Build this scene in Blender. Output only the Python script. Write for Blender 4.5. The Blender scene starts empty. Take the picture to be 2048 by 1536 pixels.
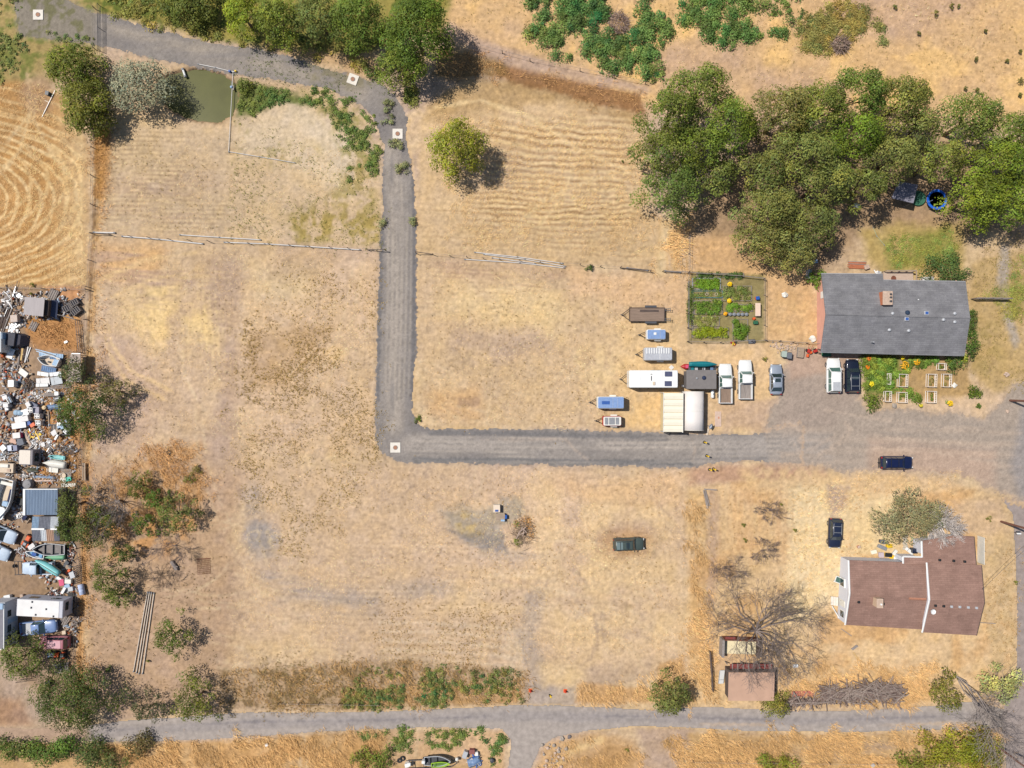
import bpy, bmesh, math, random
import numpy as np
from mathutils import Vector, Matrix
# ------------------------------------------------------------------ camera, light, exposure
S = 0.075                     # metres per photo pixel on the ground
CAM_H = 105.0
sc = bpy.context.scene
C = sc.collection
cam_d = bpy.data.cameras.new("camera")
cam_d.sensor_width = 36.0
cam_d.lens = 36.0 * CAM_H / (2048 * S)
cam_d.clip_start = 1.0
cam_d.clip_end = 6000.0
cam = bpy.data.objects.new("camera", cam_d)
cam.location = (0, 0, CAM_H)
C.objects.link(cam)
sc.camera = cam
SUN_EL = math.radians(57)
SUN_TO = Vector((-0.922 * math.cos(SUN_EL), 0.387 * math.cos(SUN_EL), math.sin(SUN_EL)))
sun_d = bpy.data.lights.new("sun", 'SUN')
sun_d.energy = 4.9
sun_d.angle = math.radians(0.6)
sun_d.color = (1.0, 0.95, 0.87)
sun = bpy.data.objects.new("sun", sun_d)
sun.rotation_euler = (-SUN_TO).to_track_quat('-Z', 'Y').to_euler()
sun.location = (0, 0, 90)
C.objects.link(sun)
world = bpy.data.worlds.new("World")
sc.world = world
world.use_nodes = True
wn = world.node_tree.nodes
sky = wn.new('ShaderNodeTexSky')
sky.sky_type = 'NISHITA'
sky.sun_disc = False
sky.sun_elevation = SUN_EL
sky.sun_rotation = math.atan2(SUN_TO.x, SUN_TO.y)
world.node_tree.links.new(sky.outputs[0], wn['Background'].inputs[0])
wn['Background'].inputs[1].default_value = 0.085
sc.view_settings.view_transform = 'Standard'
sc.view_settings.look = 'None'
sc.view_settings.exposure = 0.19
sc.view_settings.gamma = 1.0
sc.cycles.max_bounces = 5
sc.cycles.diffuse_bounces = 3
sc.cycles.transparent_max_bounces = 4
# ------------------------------------------------------------------ helpers
PI = math.pi
EXPO = 1.55                   # light arriving on open flat ground, used to turn seen colour into albedo
def X(px): return (px - 1024) * S
def Y(py): return (768 - py) * S
def at(px, py, h=0.0):
    f = (CAM_H - h) / CAM_H
    return (X(px) * f, Y(py) * f)
def lin1(c):
    c = c / 255.0
    return c / 12.92 if c <= 0.04045 else ((c + 0.055) / 1.055) ** 2.4
def alb(rgb, k=1.0):
    return tuple(min(0.86, lin1(c) / EXPO * k) for c in rgb)
_mats = {}
def mat(name, rgb, rough=0.75, metal=0.0, var=0.12, scale=3.0, bump=0.0, coat=0.0, stretch=None, spec=0.35, rust=None):
    if name in _mats: return _mats[name]
    m = bpy.data.materials.new(name)
    m.use_nodes = True
    nt = m.node_tree; n = nt.nodes; l = nt.links
    b = n['Principled BSDF']
    b.inputs['Roughness'].default_value = rough
    b.inputs['Metallic'].default_value = metal
    b.inputs['Specular IOR Level'].default_value = spec
    if coat: b.inputs['Coat Weight'].default_value = coat
    a = alb(rgb)
    tc = n.new('ShaderNodeTexCoord')
    mp = n.new('ShaderNodeMapping')
    if stretch: mp.inputs['Scale'].default_value = stretch
    l.new(tc.outputs['Object'], mp.inputs[0])
    nz = n.new('ShaderNodeTexNoise'); nz.inputs['Scale'].default_value = scale; nz.inputs['Detail'].default_value = 5
    l.new(mp.outputs[0], nz.inputs['Vector'])
    rp = n.new('ShaderNodeValToRGB')
    rp.color_ramp.elements[0].position = 0.3; rp.color_ramp.elements[1].position = 0.7
    rp.color_ramp.elements[0].color = tuple(c * (1 - var) for c in a) + (1,)
    rp.color_ramp.elements[1].color = tuple(min(0.88, c * (1 + var)) for c in a) + (1,)
    if rust:
        e = rp.color_ramp.elements.new(0.24); e.color = alb(rust) + (1,)
    l.new(nz.outputs['Fac'], rp.inputs[0])
    l.new(rp.outputs[0], b.inputs['Base Color'])
    if bump:
        bp = n.new('ShaderNodeBump'); bp.inputs['Strength'].default_value = bump; bp.inputs['Distance'].default_value = 0.05
        l.new(nz.outputs['Fac'], bp.inputs['Height']); l.new(bp.outputs[0], b.inputs['Normal'])
    _mats[name] = m
    return m
def attr_mat(name, rough=0.9, nscale=6.0, lo=0.75, hi=1.25, bump=0.3, trans=0.0, spec=0.15, second=None):
    """colour from the mesh's own 'col' attribute, broken up by procedural noise"""
    m = bpy.data.materials.new(name)
    m.use_nodes = True
    nt = m.node_tree; n = nt.nodes; l = nt.links
    b = n['Principled BSDF']; b.inputs['Roughness'].default_value = rough
    b.inputs['Specular IOR Level'].default_value = spec
    at_ = n.new('ShaderNodeAttribute'); at_.attribute_name = 'col'
    tc = n.new('ShaderNodeTexCoord')
    nz = n.new('ShaderNodeTexNoise'); nz.inputs['Scale'].default_value = nscale; nz.inputs['Detail'].default_value = 7; nz.inputs['Roughness'].default_value = 0.65
    l.new(tc.outputs['Object'], nz.inputs['Vector'])
    mr = n.new('ShaderNodeMapRange')
    mr.inputs['From Min'].default_value = 0.3; mr.inputs['From Max'].default_value = 0.7
    mr.inputs['To Min'].default_value = lo; mr.inputs['To Max'].default_value = hi
    l.new(nz.outputs['Fac'], mr.inputs['Value'])
    src = mr.outputs[0]
    if second:
        nz2 = n.new('ShaderNodeTexNoise'); nz2.inputs['Scale'].default_value = second; nz2.inputs['Detail'].default_value = 3
        l.new(tc.outputs['Object'], nz2.inputs['Vector'])
        mr2 = n.new('ShaderNodeMapRange')
        mr2.inputs['From Min'].default_value = 0.32; mr2.inputs['From Max'].default_value = 0.68
        mr2.inputs['To Min'].default_value = 0.86; mr2.inputs['To Max'].default_value = 1.13
        l.new(nz2.outputs['Fac'], mr2.inputs['Value'])
        mm = n.new('ShaderNodeMath'); mm.operation = 'MULTIPLY'
        l.new(mr.outputs[0], mm.inputs[0]); l.new(mr2.outputs[0], mm.inputs[1])
        src = mm.outputs[0]
    mx = n.new('ShaderNodeVectorMath'); mx.operation = 'SCALE'
    l.new(at_.outputs['Color'], mx.inputs[0]); l.new(src, mx.inputs['Scale'])
    l.new(mx.outputs[0], b.inputs['Base Color'])
    if bump:
        bp = n.new('ShaderNodeBump'); bp.inputs['Strength'].default_value = bump; bp.inputs['Distance'].default_value = 0.06
        l.new(nz.outputs['Fac'], bp.inputs['Height']); l.new(bp.outputs[0], b.inputs['Normal'])
    if trans:
        tr = n.new('ShaderNodeBsdfTranslucent'); l.new(mx.outputs[0], tr.inputs['Color'])
        ms = n.new('ShaderNodeMixShader'); ms.inputs[0].default_value = trans
        l.new(b.outputs[0], ms.inputs[1]); l.new(tr.outputs[0], ms.inputs[2])
        l.new(ms.outputs[0], n['Material Output'].inputs['Surface'])
    return m
def link(o, parent=None):
    C.objects.link(o)
    if parent is not None: o.parent = parent
    return o
def tag(o, label, cat, group=None, kind=None):
    if label: o['label'] = label
    if cat: o['category'] = cat
    if group: o['group'] = group
    if kind: o['kind'] = kind
    return o
def thing(name, label, cat, loc=(0, 0, 0), rz=0.0, group=None, rot=None):
    o = bpy.data.objects.new(name, None)
    o.empty_display_size = 0.3
    o.location = loc if len(loc) == 3 else (loc[0], loc[1], 0)
    o.rotation_euler = rot if rot else (0, 0, rz)
    tag(o, label, cat, group)
    return link(o)
class MB:
    def __init__(s): s.v = []; s.f = []
    def box(s, c, d, rz=0.0, rx=0.0, ry=0.0, top=1.0, topy=None):
        hx, hy, hz = d[0] / 2, d[1] / 2, d[2] / 2
        ty = top if topy is None else topy
        R = Matrix.Rotation(rz, 3, 'Z') @ Matrix.Rotation(ry, 3, 'Y') @ Matrix.Rotation(rx, 3, 'X')
        b = len(s.v)
        for x, y, z in ((-hx, -hy, -hz), (hx, -hy, -hz), (hx, hy, -hz), (-hx, hy, -hz), (-hx * top, -hy * ty, hz), (hx * top, -hy * ty, hz), (hx * top, hy * ty, hz), (-hx * top, hy * ty, hz)):
            p = R @ Vector((x, y, z)); s.v.append((p.x + c[0], p.y + c[1], p.z + c[2]))
        s.f += [(b + 3, b + 2, b + 1, b), (b + 4, b + 5, b + 6, b + 7), (b, b + 1, b + 5, b + 4), (b + 1, b + 2, b + 6, b + 5), (b + 2, b + 3, b + 7, b + 6), (b + 3, b, b + 4, b + 7)]
        return s
    def rbox(s, c, d, r=0.05, rz=0.0):
        """box with rounded plan corners and a chamfered top edge"""
        hx, hy = d[0] / 2, d[1] / 2
        pts = []
        for sx, sy, a0 in ((1, 1, 0), (-1, 1, 90), (-1, -1, 180), (1, -1, 270)):
            for k in range(4):
                a = math.radians(a0 + k * 30)
                pts.append((sx * (hx - r) + r * math.cos(a), sy * (hy - r) + r * math.sin(a)))
        z0, z1 = c[2] - d[2] / 2, c[2] + d[2] / 2
        ch = min(r * 0.6, d[2] * 0.3)
        rings = []
        for z, k in ((z0, 1), (z1 - ch, 1), (z1, 1 - ch / max(hx, hy, 0.01))):
            ring = []
            for x, y in pts:
                xx, yy = x * (1 if k == 1 else (hx - ch) / hx), y * (1 if k == 1 else (hy - ch) / hy)
                ring.append((c[0] + xx * math.cos(rz) - yy * math.sin(rz), c[1] + xx * math.sin(rz) + yy * math.cos(rz), z))
            rings.append(ring)
        return s.loft(rings)
    def loft(s, rings, cap=True, closed=True):
        b = len(s.v); n = len(rings[0])
        for r in rings: s.v += [tuple(p) for p in r]
        for i in range(len(rings) - 1):
            for k in range(n if closed else n - 1):
                k2 = (k + 1) % n
                s.f.append((b + i * n + k, b + i * n + k2, b + (i + 1) * n + k2, b + (i + 1) * n + k))
        if cap:
            s.f.append(tuple(b + k for k in reversed(range(n))))
            s.f.append(tuple(b + (len(rings) - 1) * n + k for k in range(n)))
        return s
    def tube(s, p0, p1, r0, r1=None, n=8, cap=True):
        return s.path([p0, p1], [r0, r0 if r1 is None else r1], n, cap)
    def path(s, pts, rad, n=6, cap=True):
        rings = []
        P = [Vector(p) for p in pts]
        for i, p in enumerate(P):
            d = (P[min(i + 1, len(P) - 1)] - P[max(i - 1, 0)])
            if d.length < 1e-6: d = Vector((0, 0, 1))
            d.normalize()
            u = d.orthogonal().normalized() if abs(d.z) > 0.9 else d.cross(Vector((0, 0, 1))).normalized()
            w = d.cross(u)
            r = rad[i] if hasattr(rad, '__len__') else rad
            rings.append([p + (u * math.cos(2 * PI * k / n) + w * math.sin(2 * PI * k / n)) * r for k in range(n)])
        return s.loft(rings, cap)
    def lathe(s, prof, c=(0, 0, 0), n=14, cap=True):
        rings = [[(c[0] + r * math.cos(2 * PI * k / n), c[1] + r * math.sin(2 * PI * k / n), c[2] + z) for k in range(n)] for r, z in prof]
        return s.loft(rings, cap)
    def torus(s, c, R, r, axis='Z', n=16, m=8):
        b = len(s.v)
        for i in range(n):
            a = 2 * PI * i / n
            for j in range(m):
                t = 2 * PI * j / m
                x, y, z = (R + r * math.cos(t)) * math.cos(a), (R + r * math.cos(t)) * math.sin(a), r * math.sin(t)
                if axis == 'Y': x, y, z = x, z, y
                s.v.append((c[0] + x, c[1] + y, c[2] + z))
        for i in range(n):
            for j in range(m):
                s.f.append((b + i * m + j, b + ((i + 1) % n) * m + j, b + ((i + 1) % n) * m + (j + 1) % m, b + i * m + (j + 1) % m))
        return s
    def prism(s, poly, z0, z1):
        a = sum(poly[i][0] * poly[(i + 1) % len(poly)][1] - poly[(i + 1) % len(poly)][0] * poly[i][1] for i in range(len(poly)))
        if a < 0: poly = poly[::-1]
        return s.loft([[(x, y, z0) for x, y in poly], [(x, y, z1) for x, y in poly]])
    def quad(s, *p):
        b = len(s.v); s.v += [tuple(q) for q in p]; s.f.append(tuple(range(b, b + len(p)))); return s
    def slab(s, pts, t):
        """a sloping polygon given by its top points, thickened downwards by t"""
        return s.loft([[(x, y, z - t) for x, y, z in pts], list(pts)])
    def build(s, name, m, parent=None, smooth=False):
        me = bpy.data.meshes.new(name)
        me.from_pydata(s.v, [], s.f)
        me.materials.append(m)
        if smooth:
            me.polygons.foreach_set('use_smooth', [True] * len(me.polygons))
        me.update()
        bm = bmesh.new(); bm.from_mesh(me); bmesh.ops.recalc_face_normals(bm, faces=bm.faces); bm.to_mesh(me); bm.free()
        return link(bpy.data.objects.new(name, me), parent)
def np_mesh(name, verts, faces, cols, m, parent=None):
    """verts (n,3), faces (k,3 or 4) int, cols (n,3)"""
    me = bpy.data.meshes.new(name)
    nv, (nf, q) = len(verts), faces.shape
    me.vertices.add(nv); me.vertices.foreach_set('co', np.ascontiguousarray(verts, dtype=np.float32).ravel())
    me.loops.add(nf * q); me.loops.foreach_set('vertex_index', np.ascontiguousarray(faces, dtype=np.int32).ravel())
    me.polygons.add(nf); me.polygons.foreach_set('loop_start', np.arange(0, nf * q, q, dtype=np.int32))
    if cols is not None:
        a = me.color_attributes.new('col', 'FLOAT_COLOR', 'POINT')
        c4 = np.ones((nv, 4), dtype=np.float32); c4[:, :3] = cols
        a.data.foreach_set('color', c4.ravel())
    me.materials.append(m)
    me.update(calc_edges=True)
    return link(bpy.data.objects.new(name, me), parent)
# ------------------------------------------------------------------ ground colour and relief, painted in photo pixels
def _hash(ix, iy, seed):
    h = (ix.astype(np.int64) * 374761393 + iy.astype(np.int64) * 668265263 + seed * 1442695041) & 0xffffffff
    h = ((h ^ (h >> 13)) * 1274126177) & 0xffffffff
    return ((h ^ (h >> 16)) & 0xffff).astype(np.float32) / 65535.0
def vnoise(x, y, seed):
    x0 = np.floor(x); y0 = np.floor(y)
    fx = (x - x0).astype(np.float32); fy = (y - y0).astype(np.float32)
    fx = fx * fx * (3 - 2 * fx); fy = fy * fy * (3 - 2 * fy)
    a = _hash(x0, y0, seed); b = _hash(x0 + 1, y0, seed); c = _hash(x0, y0 + 1, seed); d = _hash(x0 + 1, y0 + 1, seed)
    return (a * (1 - fx) + b * fx) * (1 - fy) + (c * (1 - fx) + d * fx) * fy
def fbm(x, y, scale, octv=4, seed=1, sx=1.0, sy=1.0):
    t = np.zeros(np.broadcast(x, y).shape, np.float32); amp = 1.0; tot = 0; f = 1.0 / scale
    for o in range(octv):
        t += amp * vnoise(x * f * sx + 17.3 * o, y * f * sy + 9.1 * o, seed + o * 131)
        tot += amp; amp *= 0.55; f *= 2.03
    return t / tot
STEP = 2
out = [12, 40, 120, 350, 1000, 3000, 9000, 26000]
xs = np.array([-90 - o for o in out[::-1]] + list(range(-90, 2139, STEP)) + [2138 + o for o in out], dtype=np.float64)
ys = np.array([-90 - o for o in out[::-1]] + list(range(-90, 1627, STEP)) + [1626 + o for o in out], dtype=np.float64)
PX, PY = np.meshgrid(xs, ys)
NYG, NXG = PX.shape
N40 = fbm(PX, PY, 60, 4, 3)
N12 = fbm(PX, PY, 16, 3, 7)
N5 = fbm(PX, PY, 5, 2, 11)
N200 = fbm(PX, PY, 260, 4, 19)
NH = fbm(PX, PY, 40, 4, 23, sx=0.35, sy=2.2)        # streaks running across
NV = fbm(PX, PY, 40, 4, 29, sx=2.2, sy=0.35)        # streaks running up and down
NF = fbm(PX, PY, 9, 3, 61, sx=0.5, sy=1.6)
def LN(rgb): return np.array([lin1(c) for c in rgb], dtype=np.float32)
def sd_poly(px, py, pts):
    d = np.full(px.shape, 1e12, np.float32); inside = np.zeros(px.shape, bool)
    n = len(pts)
    for i in range(n):
        ax, ay = pts[i]; bx, by = pts[(i + 1) % n]
        ex, ey = bx - ax, by - ay
        wx, wy = px - ax, py - ay
        t = np.clip((wx * ex + wy * ey) / (ex * ex + ey * ey + 1e-9), 0, 1)
        d = np.minimum(d, (wx - ex * t) ** 2 + (wy - ey * t) ** 2)
        if ay != by:
            c = ((py >= min(ay, by)) & (py < max(ay, by))) & (px < ax + (py - ay) * ex / ey)
            inside ^= c
    d = np.sqrt(d)
    return np.where(inside, -d, d)
def sd_line(px, py, pts):
    d = np.full(px.shape, 1e12, np.float32)
    for (ax, ay), (bx, by) in zip(pts[:-1], pts[1:]):
        ex, ey = bx - ax, by - ay
        wx, wy = px - ax, py - ay
        t = np.clip((wx * ex + wy * ey) / (ex * ex + ey * ey + 1e-9), 0, 1)
        d = np.minimum(d, (wx - ex * t) ** 2 + (wy - ey * t) ** 2)
    return np.sqrt(d)
def crop(x0, y0, x1, y1):
    i0, i1 = np.searchsorted(xs, [x0, x1]); j0, j1 = np.searchsorted(ys, [y0, y1])
    return (slice(j0, min(j1 + 1, NYG)), slice(i0, min(i1 + 1, NXG)))
def shape(kind, *a, soft=8, warp=10, fine=3):
    """returns (slice, mask) for 'p' polygon, 's' stroke (points, half width), 'e' ellipse (cx, cy, rx, ry, degrees)"""
    pad = soft + warp + 4
    if kind == 'e':
        cx, cy, rx, ry = a[:4]; r = max(rx, ry)
        sl = crop(cx - r - pad, cy - r - pad, cx + r + pad, cy + r + pad)
        an = math.radians(a[4]) if len(a) > 4 else 0
        dx, dy = PX[sl] - cx, PY[sl] - cy
        u, v = dx * math.cos(an) + dy * math.sin(an), -dx * math.sin(an) + dy * math.cos(an)
        sd = (np.sqrt((u / rx) ** 2 + (v / ry) ** 2) - 1) * min(rx, ry)
    else:
        pts = a[0]
        w = a[1] if kind == 's' else 0
        q = np.array(pts)
        sl = crop(q[:, 0].min() - pad - w, q[:, 1].min() - pad - w, q[:, 0].max() + pad + w, q[:, 1].max() + pad + w)
        sd = sd_poly(PX[sl], PY[sl], pts) if kind == 'p' else sd_line(PX[sl], PY[sl], pts) - w
    sd = sd + warp * (N40[sl] - 0.5) * 2 + warp * 0.35 * (N12[sl] - 0.5) * 2 + fine * (N5[sl] - 0.5) * 2
    m = np.clip(0.5 - sd / (2 * soft), 0, 1)
    return sl, m * m * (3 - 2 * m)
COL = np.empty((NYG, NXG, 3), np.float32); COL[:] = LN((215, 181, 143))
RELIEF = np.zeros((NYG, NXG), np.float32)            # roughness of the surface in metres
def paint(sh, rgb, a=1.0, tex=None, lo=0.0, hi=1.0, rough=None):
    sl, m = sh
    k = m * a
    if tex is not None: k = k * np.clip((tex[sl] - lo) / (hi - lo), 0, 1)
    COL[sl] = COL[sl] * (1 - k[..., None]) + LN(rgb) * k[..., None]
    if rough is not None: RELIEF[sl] = RELIEF[sl] * (1 - m) + rough * m
def P(*a, **k): return shape('p', list(a), **k)
def ST(pts, w, **k): return shape('s', pts, w, **k)
def E(*a, **k): return shape('e', *a, **k)
RELIEF[:] = 0.018
ALL = (slice(None), slice(None)); ONE = np.ones((NYG, NXG), np.float32)
# broad tones
paint((ALL, ONE), (195, 165, 143), 0.9, N200, 0.40, 0.64)
paint((ALL, ONE), (231, 196, 148), 0.8, N40, 0.55, 0.78)
paint(P((900, -3000), (4000, -3000), (4000, 330), (1240, 215), (860, 60), soft=30, warp=20), (226, 181, 127), 0.9, rough=0.03)
paint(P((900, -3000), (4000, -3000), (4000, 330), (1240, 215), (860, 60), soft=30, warp=20), (244, 195, 126), 0.85, N40, 0.5, 0.68)
paint(P((900, -3000), (4000, -3000), (4000, 330), (1240, 215), (860, 60), soft=30, warp=20), (199, 162, 132), 0.8, N200, 0.5, 0.62)
# north-west rough corner
paint(P((-3000, -3000), (420, -3000), (430, 20), (190, 30), (200, 130), (60, 170), (-3000, 260), soft=25, warp=25), (173, 148, 88), 0.9, rough=0.05)
paint(P((-90, -90), (210, -90), (200, 90), (120, 110), (60, 170), (-90, 230), soft=15, warp=20), (116, 122, 55), 0.85, N12, 0.42, 0.62)
paint(P((160, -90), (930, -90), (880, 60), (700, 120), (430, 78), (240, 40), (200, 20), soft=12, warp=14), (158, 142, 66), 0.95, rough=0.07)
paint(P((160, -90), (930, -90), (880, 60), (700, 120), (430, 78), (240, 40), (200, 20), soft=12, warp=14), (96, 108, 40), 0.9, N12, 0.45, 0.62)
paint(P((530, 90), (760, 110), (760, 170), (690, 140), (560, 112), soft=12, warp=10), (205, 165, 120), 0.9)
# mown field to the west with looping swaths
W = P((-3000, 180), (60, 165), (130, 190), (160, 260), (178, 300), (172, 575), (-3000, 575), soft=10, warp=8)
paint(W, (196, 146, 88), 1.0, rough=0.04)
paint(W, (219, 182, 132), 0.9, PX / 170.0, 0.55, 0.95)
sl = crop(-90, 150, 190, 580)
u, v = PX[sl] + 40, PY[sl] - 405
r1 = np.sqrt(((PX[sl] + 150) / 2.05) ** 2 + v ** 2) + 12 * (N40[sl] - 0.5)
r2 = np.sqrt(((PX[sl] + 90) / 1.7) ** 2 + (v + 40) ** 2) + 16 * (N40[sl] - 0.5)
stripe = np.clip(np.sin(r1 / 12.5 * 2 * PI) * 1.9 - 0.55, 0, 1) * np.clip((r1 - 20) / 30, 0, 1) * np.clip((215 - r1) / 30, 0, 1)
stripe2 = np.clip(np.sin(r2 / 21.0 * 2 * PI) * 2.0 - 0.9, 0, 1) * np.clip((r2 - 60) / 30, 0, 1) * 0.7
k = np.maximum(stripe, stripe2) * W[1][: stripe.shape[0], : stripe.shape[1]] if W[1].shape == stripe.shape else np.maximum(stripe, stripe2)
k = k * (PX[sl] < 165) * (PY[sl] > 165) * np.clip(0.35 + 1.3 * N12[sl], 0, 1) * np.clip(0.3 + 1.4 * N5[sl], 0, 1)
COL[sl] = COL[sl] * (1 - k[..., None]) + LN((238, 200, 144)) * k[..., None]
RELIEF[sl] += 0.03 * k
for tr in ([(55, 150), (62, 220), (40, 300), (-20, 370)], [(62, 160), (58, 230), (10, 290), (-40, 320)], [(70, 190), (66, 240), (100, 300), (150, 370), (160, 450)]):
    paint(ST(tr, 4, soft=4, warp=4), (232, 197, 146), 0.75, N12, 0.2, 0.5)
paint(E(75, 190, 30, 40, soft=14), (183, 145, 112), 0.8)
# dark drying ditch along the west boundary
paint(ST([(205, 240), (203, 330), (200, 420), (192, 470), (192, 560), (180, 700), (178, 800), (178, 930)], 9, soft=7, warp=7), (200, 152, 92), 0.8, N12, 0.3, 0.55, rough=0.09)
paint(ST([(193, 250), (190, 400), (186, 470), (180, 600), (172, 760), (166, 930)], 4, soft=4, warp=4), (128, 95, 62), 0.8)
paint(P((188, 250), (222, 250), (228, 370), (215, 400), (186, 400), soft=6, warp=8), (193, 135, 64), 0.85, rough=0.1)
# upper inner field, west of the lane
UF = P((225, 255), (360, 248), (470, 262), (480, 180), (560, 190), (700, 200), (762, 300), (762, 495), (480, 478), (200, 462), (215, 330), soft=12, warp=10)
paint(UF, (219, 187, 148), 0.75)
sl, m = UF
k = m * np.clip((np.sin((PY[sl] + 6 * N40[sl]) / 8.6 * 2 * PI) - 0.1) * 1.2, 0, 1) * (PX[sl] < 470) * np.clip((N40[sl] - 0.38) * 4, 0, 1) * 0.42
COL[sl] = COL[sl] * (1 - k[..., None]) + LN((176, 146, 112)) * k[..., None]
paint(E(330, 400, 110, 55, soft=40, warp=30), (190, 158, 136), 0.65, NH, 0.35, 0.6)
paint(P((460, 265), (540, 215), (600, 205), (660, 240), (705, 320), (690, 390), (640, 370), (560, 320), (480, 310), soft=22, warp=14), (231, 203, 168), 0.85)
paint(ST([(590, 215), (640, 260), (680, 310), (690, 370)], 20, soft=14, warp=8), (222, 197, 166), 0.9)
paint(P((475, 160), (545, 178), (600, 190), (640, 205), (620, 215), (560, 205), (500, 235), (475, 230), soft=8, warp=10), (98, 112, 42), 0.9, rough=0.1)
paint(P((600, 180), (715, 210), (752, 290), (750, 360), (700, 340), (670, 270), (620, 215), soft=12, warp=16), (150, 138, 72), 0.8, N12, 0.4, 0.6, rough=0.06)
paint(P((690, 330), (755, 330), (762, 470), (590, 480), (580, 430), (640, 400), soft=18, warp=18), (166, 144, 76), 0.75, N12, 0.38, 0.62)
paint(P((585, 430), (760, 430), (762, 492), (590, 484), soft=10, warp=8), (172, 146, 74), 0.7, N12, 0.35, 0.6)
paint(P((470, 240), (640, 300), (600, 350), (470, 330), soft=20, warp=20), (170, 150, 90), 0.55, N12, 0.5, 0.65)
# upper inner field east of the lane, with rows of cut hay
EF = P((838, 250), (850, 215), (930, 160), (1060, 165), (1180, 205), (1290, 240), (1300, 330), (1300, 400), (1330, 470), (1310, 540), (1130, 528), (835, 503), soft=10, warp=8)
paint(EF, (217, 181, 136), 0.85, rough=0.03)
paint(P((930, 155), (1100, 168), (1280, 225), (1280, 250), (1100, 200), (1000, 215), (850, 240), (860, 205), soft=16, warp=12), (177, 141, 92), 0.7)
sl, m = EF
yy = PY[sl] + 34 * np.exp(-((PX[sl] - 930) / 150.0) ** 2) * np.clip((330 - PY[sl]) / 120, 0, 1) - 0.045 * (PX[sl] - 1000) + 18 * (N40[sl] - 0.5) + 3 * (N12[sl] - 0.5) + 5 * (NH[sl] - 0.5)
wav = np.sin(yy / np.where(PY[sl] < 370, 13.5, 11.0) * 2 * PI)
zone = np.clip((PX[sl] - 905) / 90, 0, 1) * np.clip((1300 - PX[sl]) / 60, 0, 1) * np.clip((PY[sl] - 215) / 50, 0, 1) * np.clip((500 - PY[sl]) / 60, 0, 1)
k = m * zone * np.clip(wav * 1.4, 0, 1) * np.clip(0.3 + 1.5 * (NH[sl] - 0.25), 0, 1) * 0.95
COL[sl] = COL[sl] * (1 - k[..., None]) + LN((165, 128, 88)) * k[..., None]
k2 = m * zone * np.clip(-wav * 1.4 - 0.2, 0, 1) * 0.8
COL[sl] = COL[sl] * (1 - k2[..., None]) + LN((234, 199, 147)) * k2[..., None]
RELIEF[sl] += 0.04 * k2
ZROW = np.zeros((NYG, NXG), np.float32); ZROW[sl] = 0.02 * k2 - 0.01 * k
for tr in ([(1040, 440), (1100, 395), (1170, 365), (1230, 350)], [(1150, 330), (1120, 400), (1080, 450)], [(870, 215), (960, 200), (1060, 235), (1160, 300), (1260, 345)]):
    paint(ST(tr, 3, soft=3, warp=4), (237, 203, 152), 0.6)
paint(E(985, 345, 60, 40, soft=25, warp=12), (186, 158, 134), 0.5)  # lone tree's cast shadow, painted into the ground as a darker ellipse
paint(P((1000, 130), (1280, 185), (1290, 225), (1200, 212), (1100, 180), (980, 150), soft=7, warp=6), (150, 103, 62), 0.85, rough=0.08)
paint(P((880, 100), (1010, 112), (1010, 150), (900, 160), (860, 150), soft=10, warp=8), (140, 108, 60), 0.8, rough=0.08)
paint(ST([(905, 60), (960, 95), (1060, 125), (1160, 150), (1290, 178)], 12, soft=10, warp=8), (191, 160, 142), 0.8)
paint(P((1320, 440), (1375, 440), (1375, 545), (1310, 540), soft=8, warp=6), (226, 178, 112), 0.7, NV, 0.35, 0.55)
paint(ST([(1335, 430), (1325, 500), (1320, 545)], 9, soft=7, warp=4), (232, 200, 152), 0.7)
# middle field west of the lane
paint(P((195, 505), (400, 490), (480, 520), (480, 930), (195, 930), soft=18, warp=14), (212, 178, 142), 0.7)
paint(P((280, 540), (460, 560), (470, 660), (450, 720), (300, 700), (230, 620), soft=30, warp=34), (241, 203, 142), 0.9, N40, 0.36, 0.56, rough=0.03)
paint(P((190, 480), (350, 495), (300, 560), (200, 560), soft=24, warp=20), (229, 178, 120), 0.75)
paint(P((190, 480), (350, 495), (420, 560), (260, 620), (200, 700), soft=24, warp=20), (182, 150, 132), 0.6, NH, 0.45, 0.62)
paint(P((420, 520), (500, 540), (480, 700), (480, 930), (400, 930), (440, 760), soft=24, warp=18), (188, 157, 136), 0.75)
paint(P((190, 640), (290, 700), (330, 820), (300, 920), (190, 930), soft=30, warp=26), (194, 162, 140), 0.75)
for tr, w in (([(207, 640), (215, 700), (250, 760), (330, 800)], 3), ([(214, 640), (224, 690), (262, 742), (340, 780)], 3), ([(200, 560), (290, 520), (390, 505)], 4), ([(210, 600), (300, 560), (400, 540)], 3)):
    paint(ST(tr, w, soft=4, warp=5), (235, 197, 143), 0.55)
MF = P((478, 510), (758, 510), (752, 900), (480, 925), soft=18, warp=10)
paint(MF, (220, 184, 147), 0.7)
paint(P((500, 520), (640, 530), (620, 600), (500, 610), soft=26, warp=20), (228, 196, 152), 0.8)
paint(P((540, 500), (660, 510), (650, 560), (520, 560), soft=20, warp=20), (190, 156, 122), 0.5)
paint(P((492, 660), (600, 650), (660, 655), (648, 715), (600, 770), (500, 775), soft=14, warp=14), (200, 162, 122), 0.6)
paint(P((492, 660), (600, 650), (660, 655), (648, 715), (600, 770), (500, 775), soft=14, warp=14), (172, 136, 92), 0.35, N12, 0.45, 0.65)
paint(E(672, 708, 22, 14, soft=10), (240, 200, 146), 0.8)
for tr in ([(585, 765), (620, 725), (660, 690)], [(595, 772), (635, 730), (670, 700)], [(575, 750), (610, 715), (650, 680)]):
    paint(ST(tr, 3, soft=2, warp=2), (231, 195, 157), 0.8)
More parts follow.
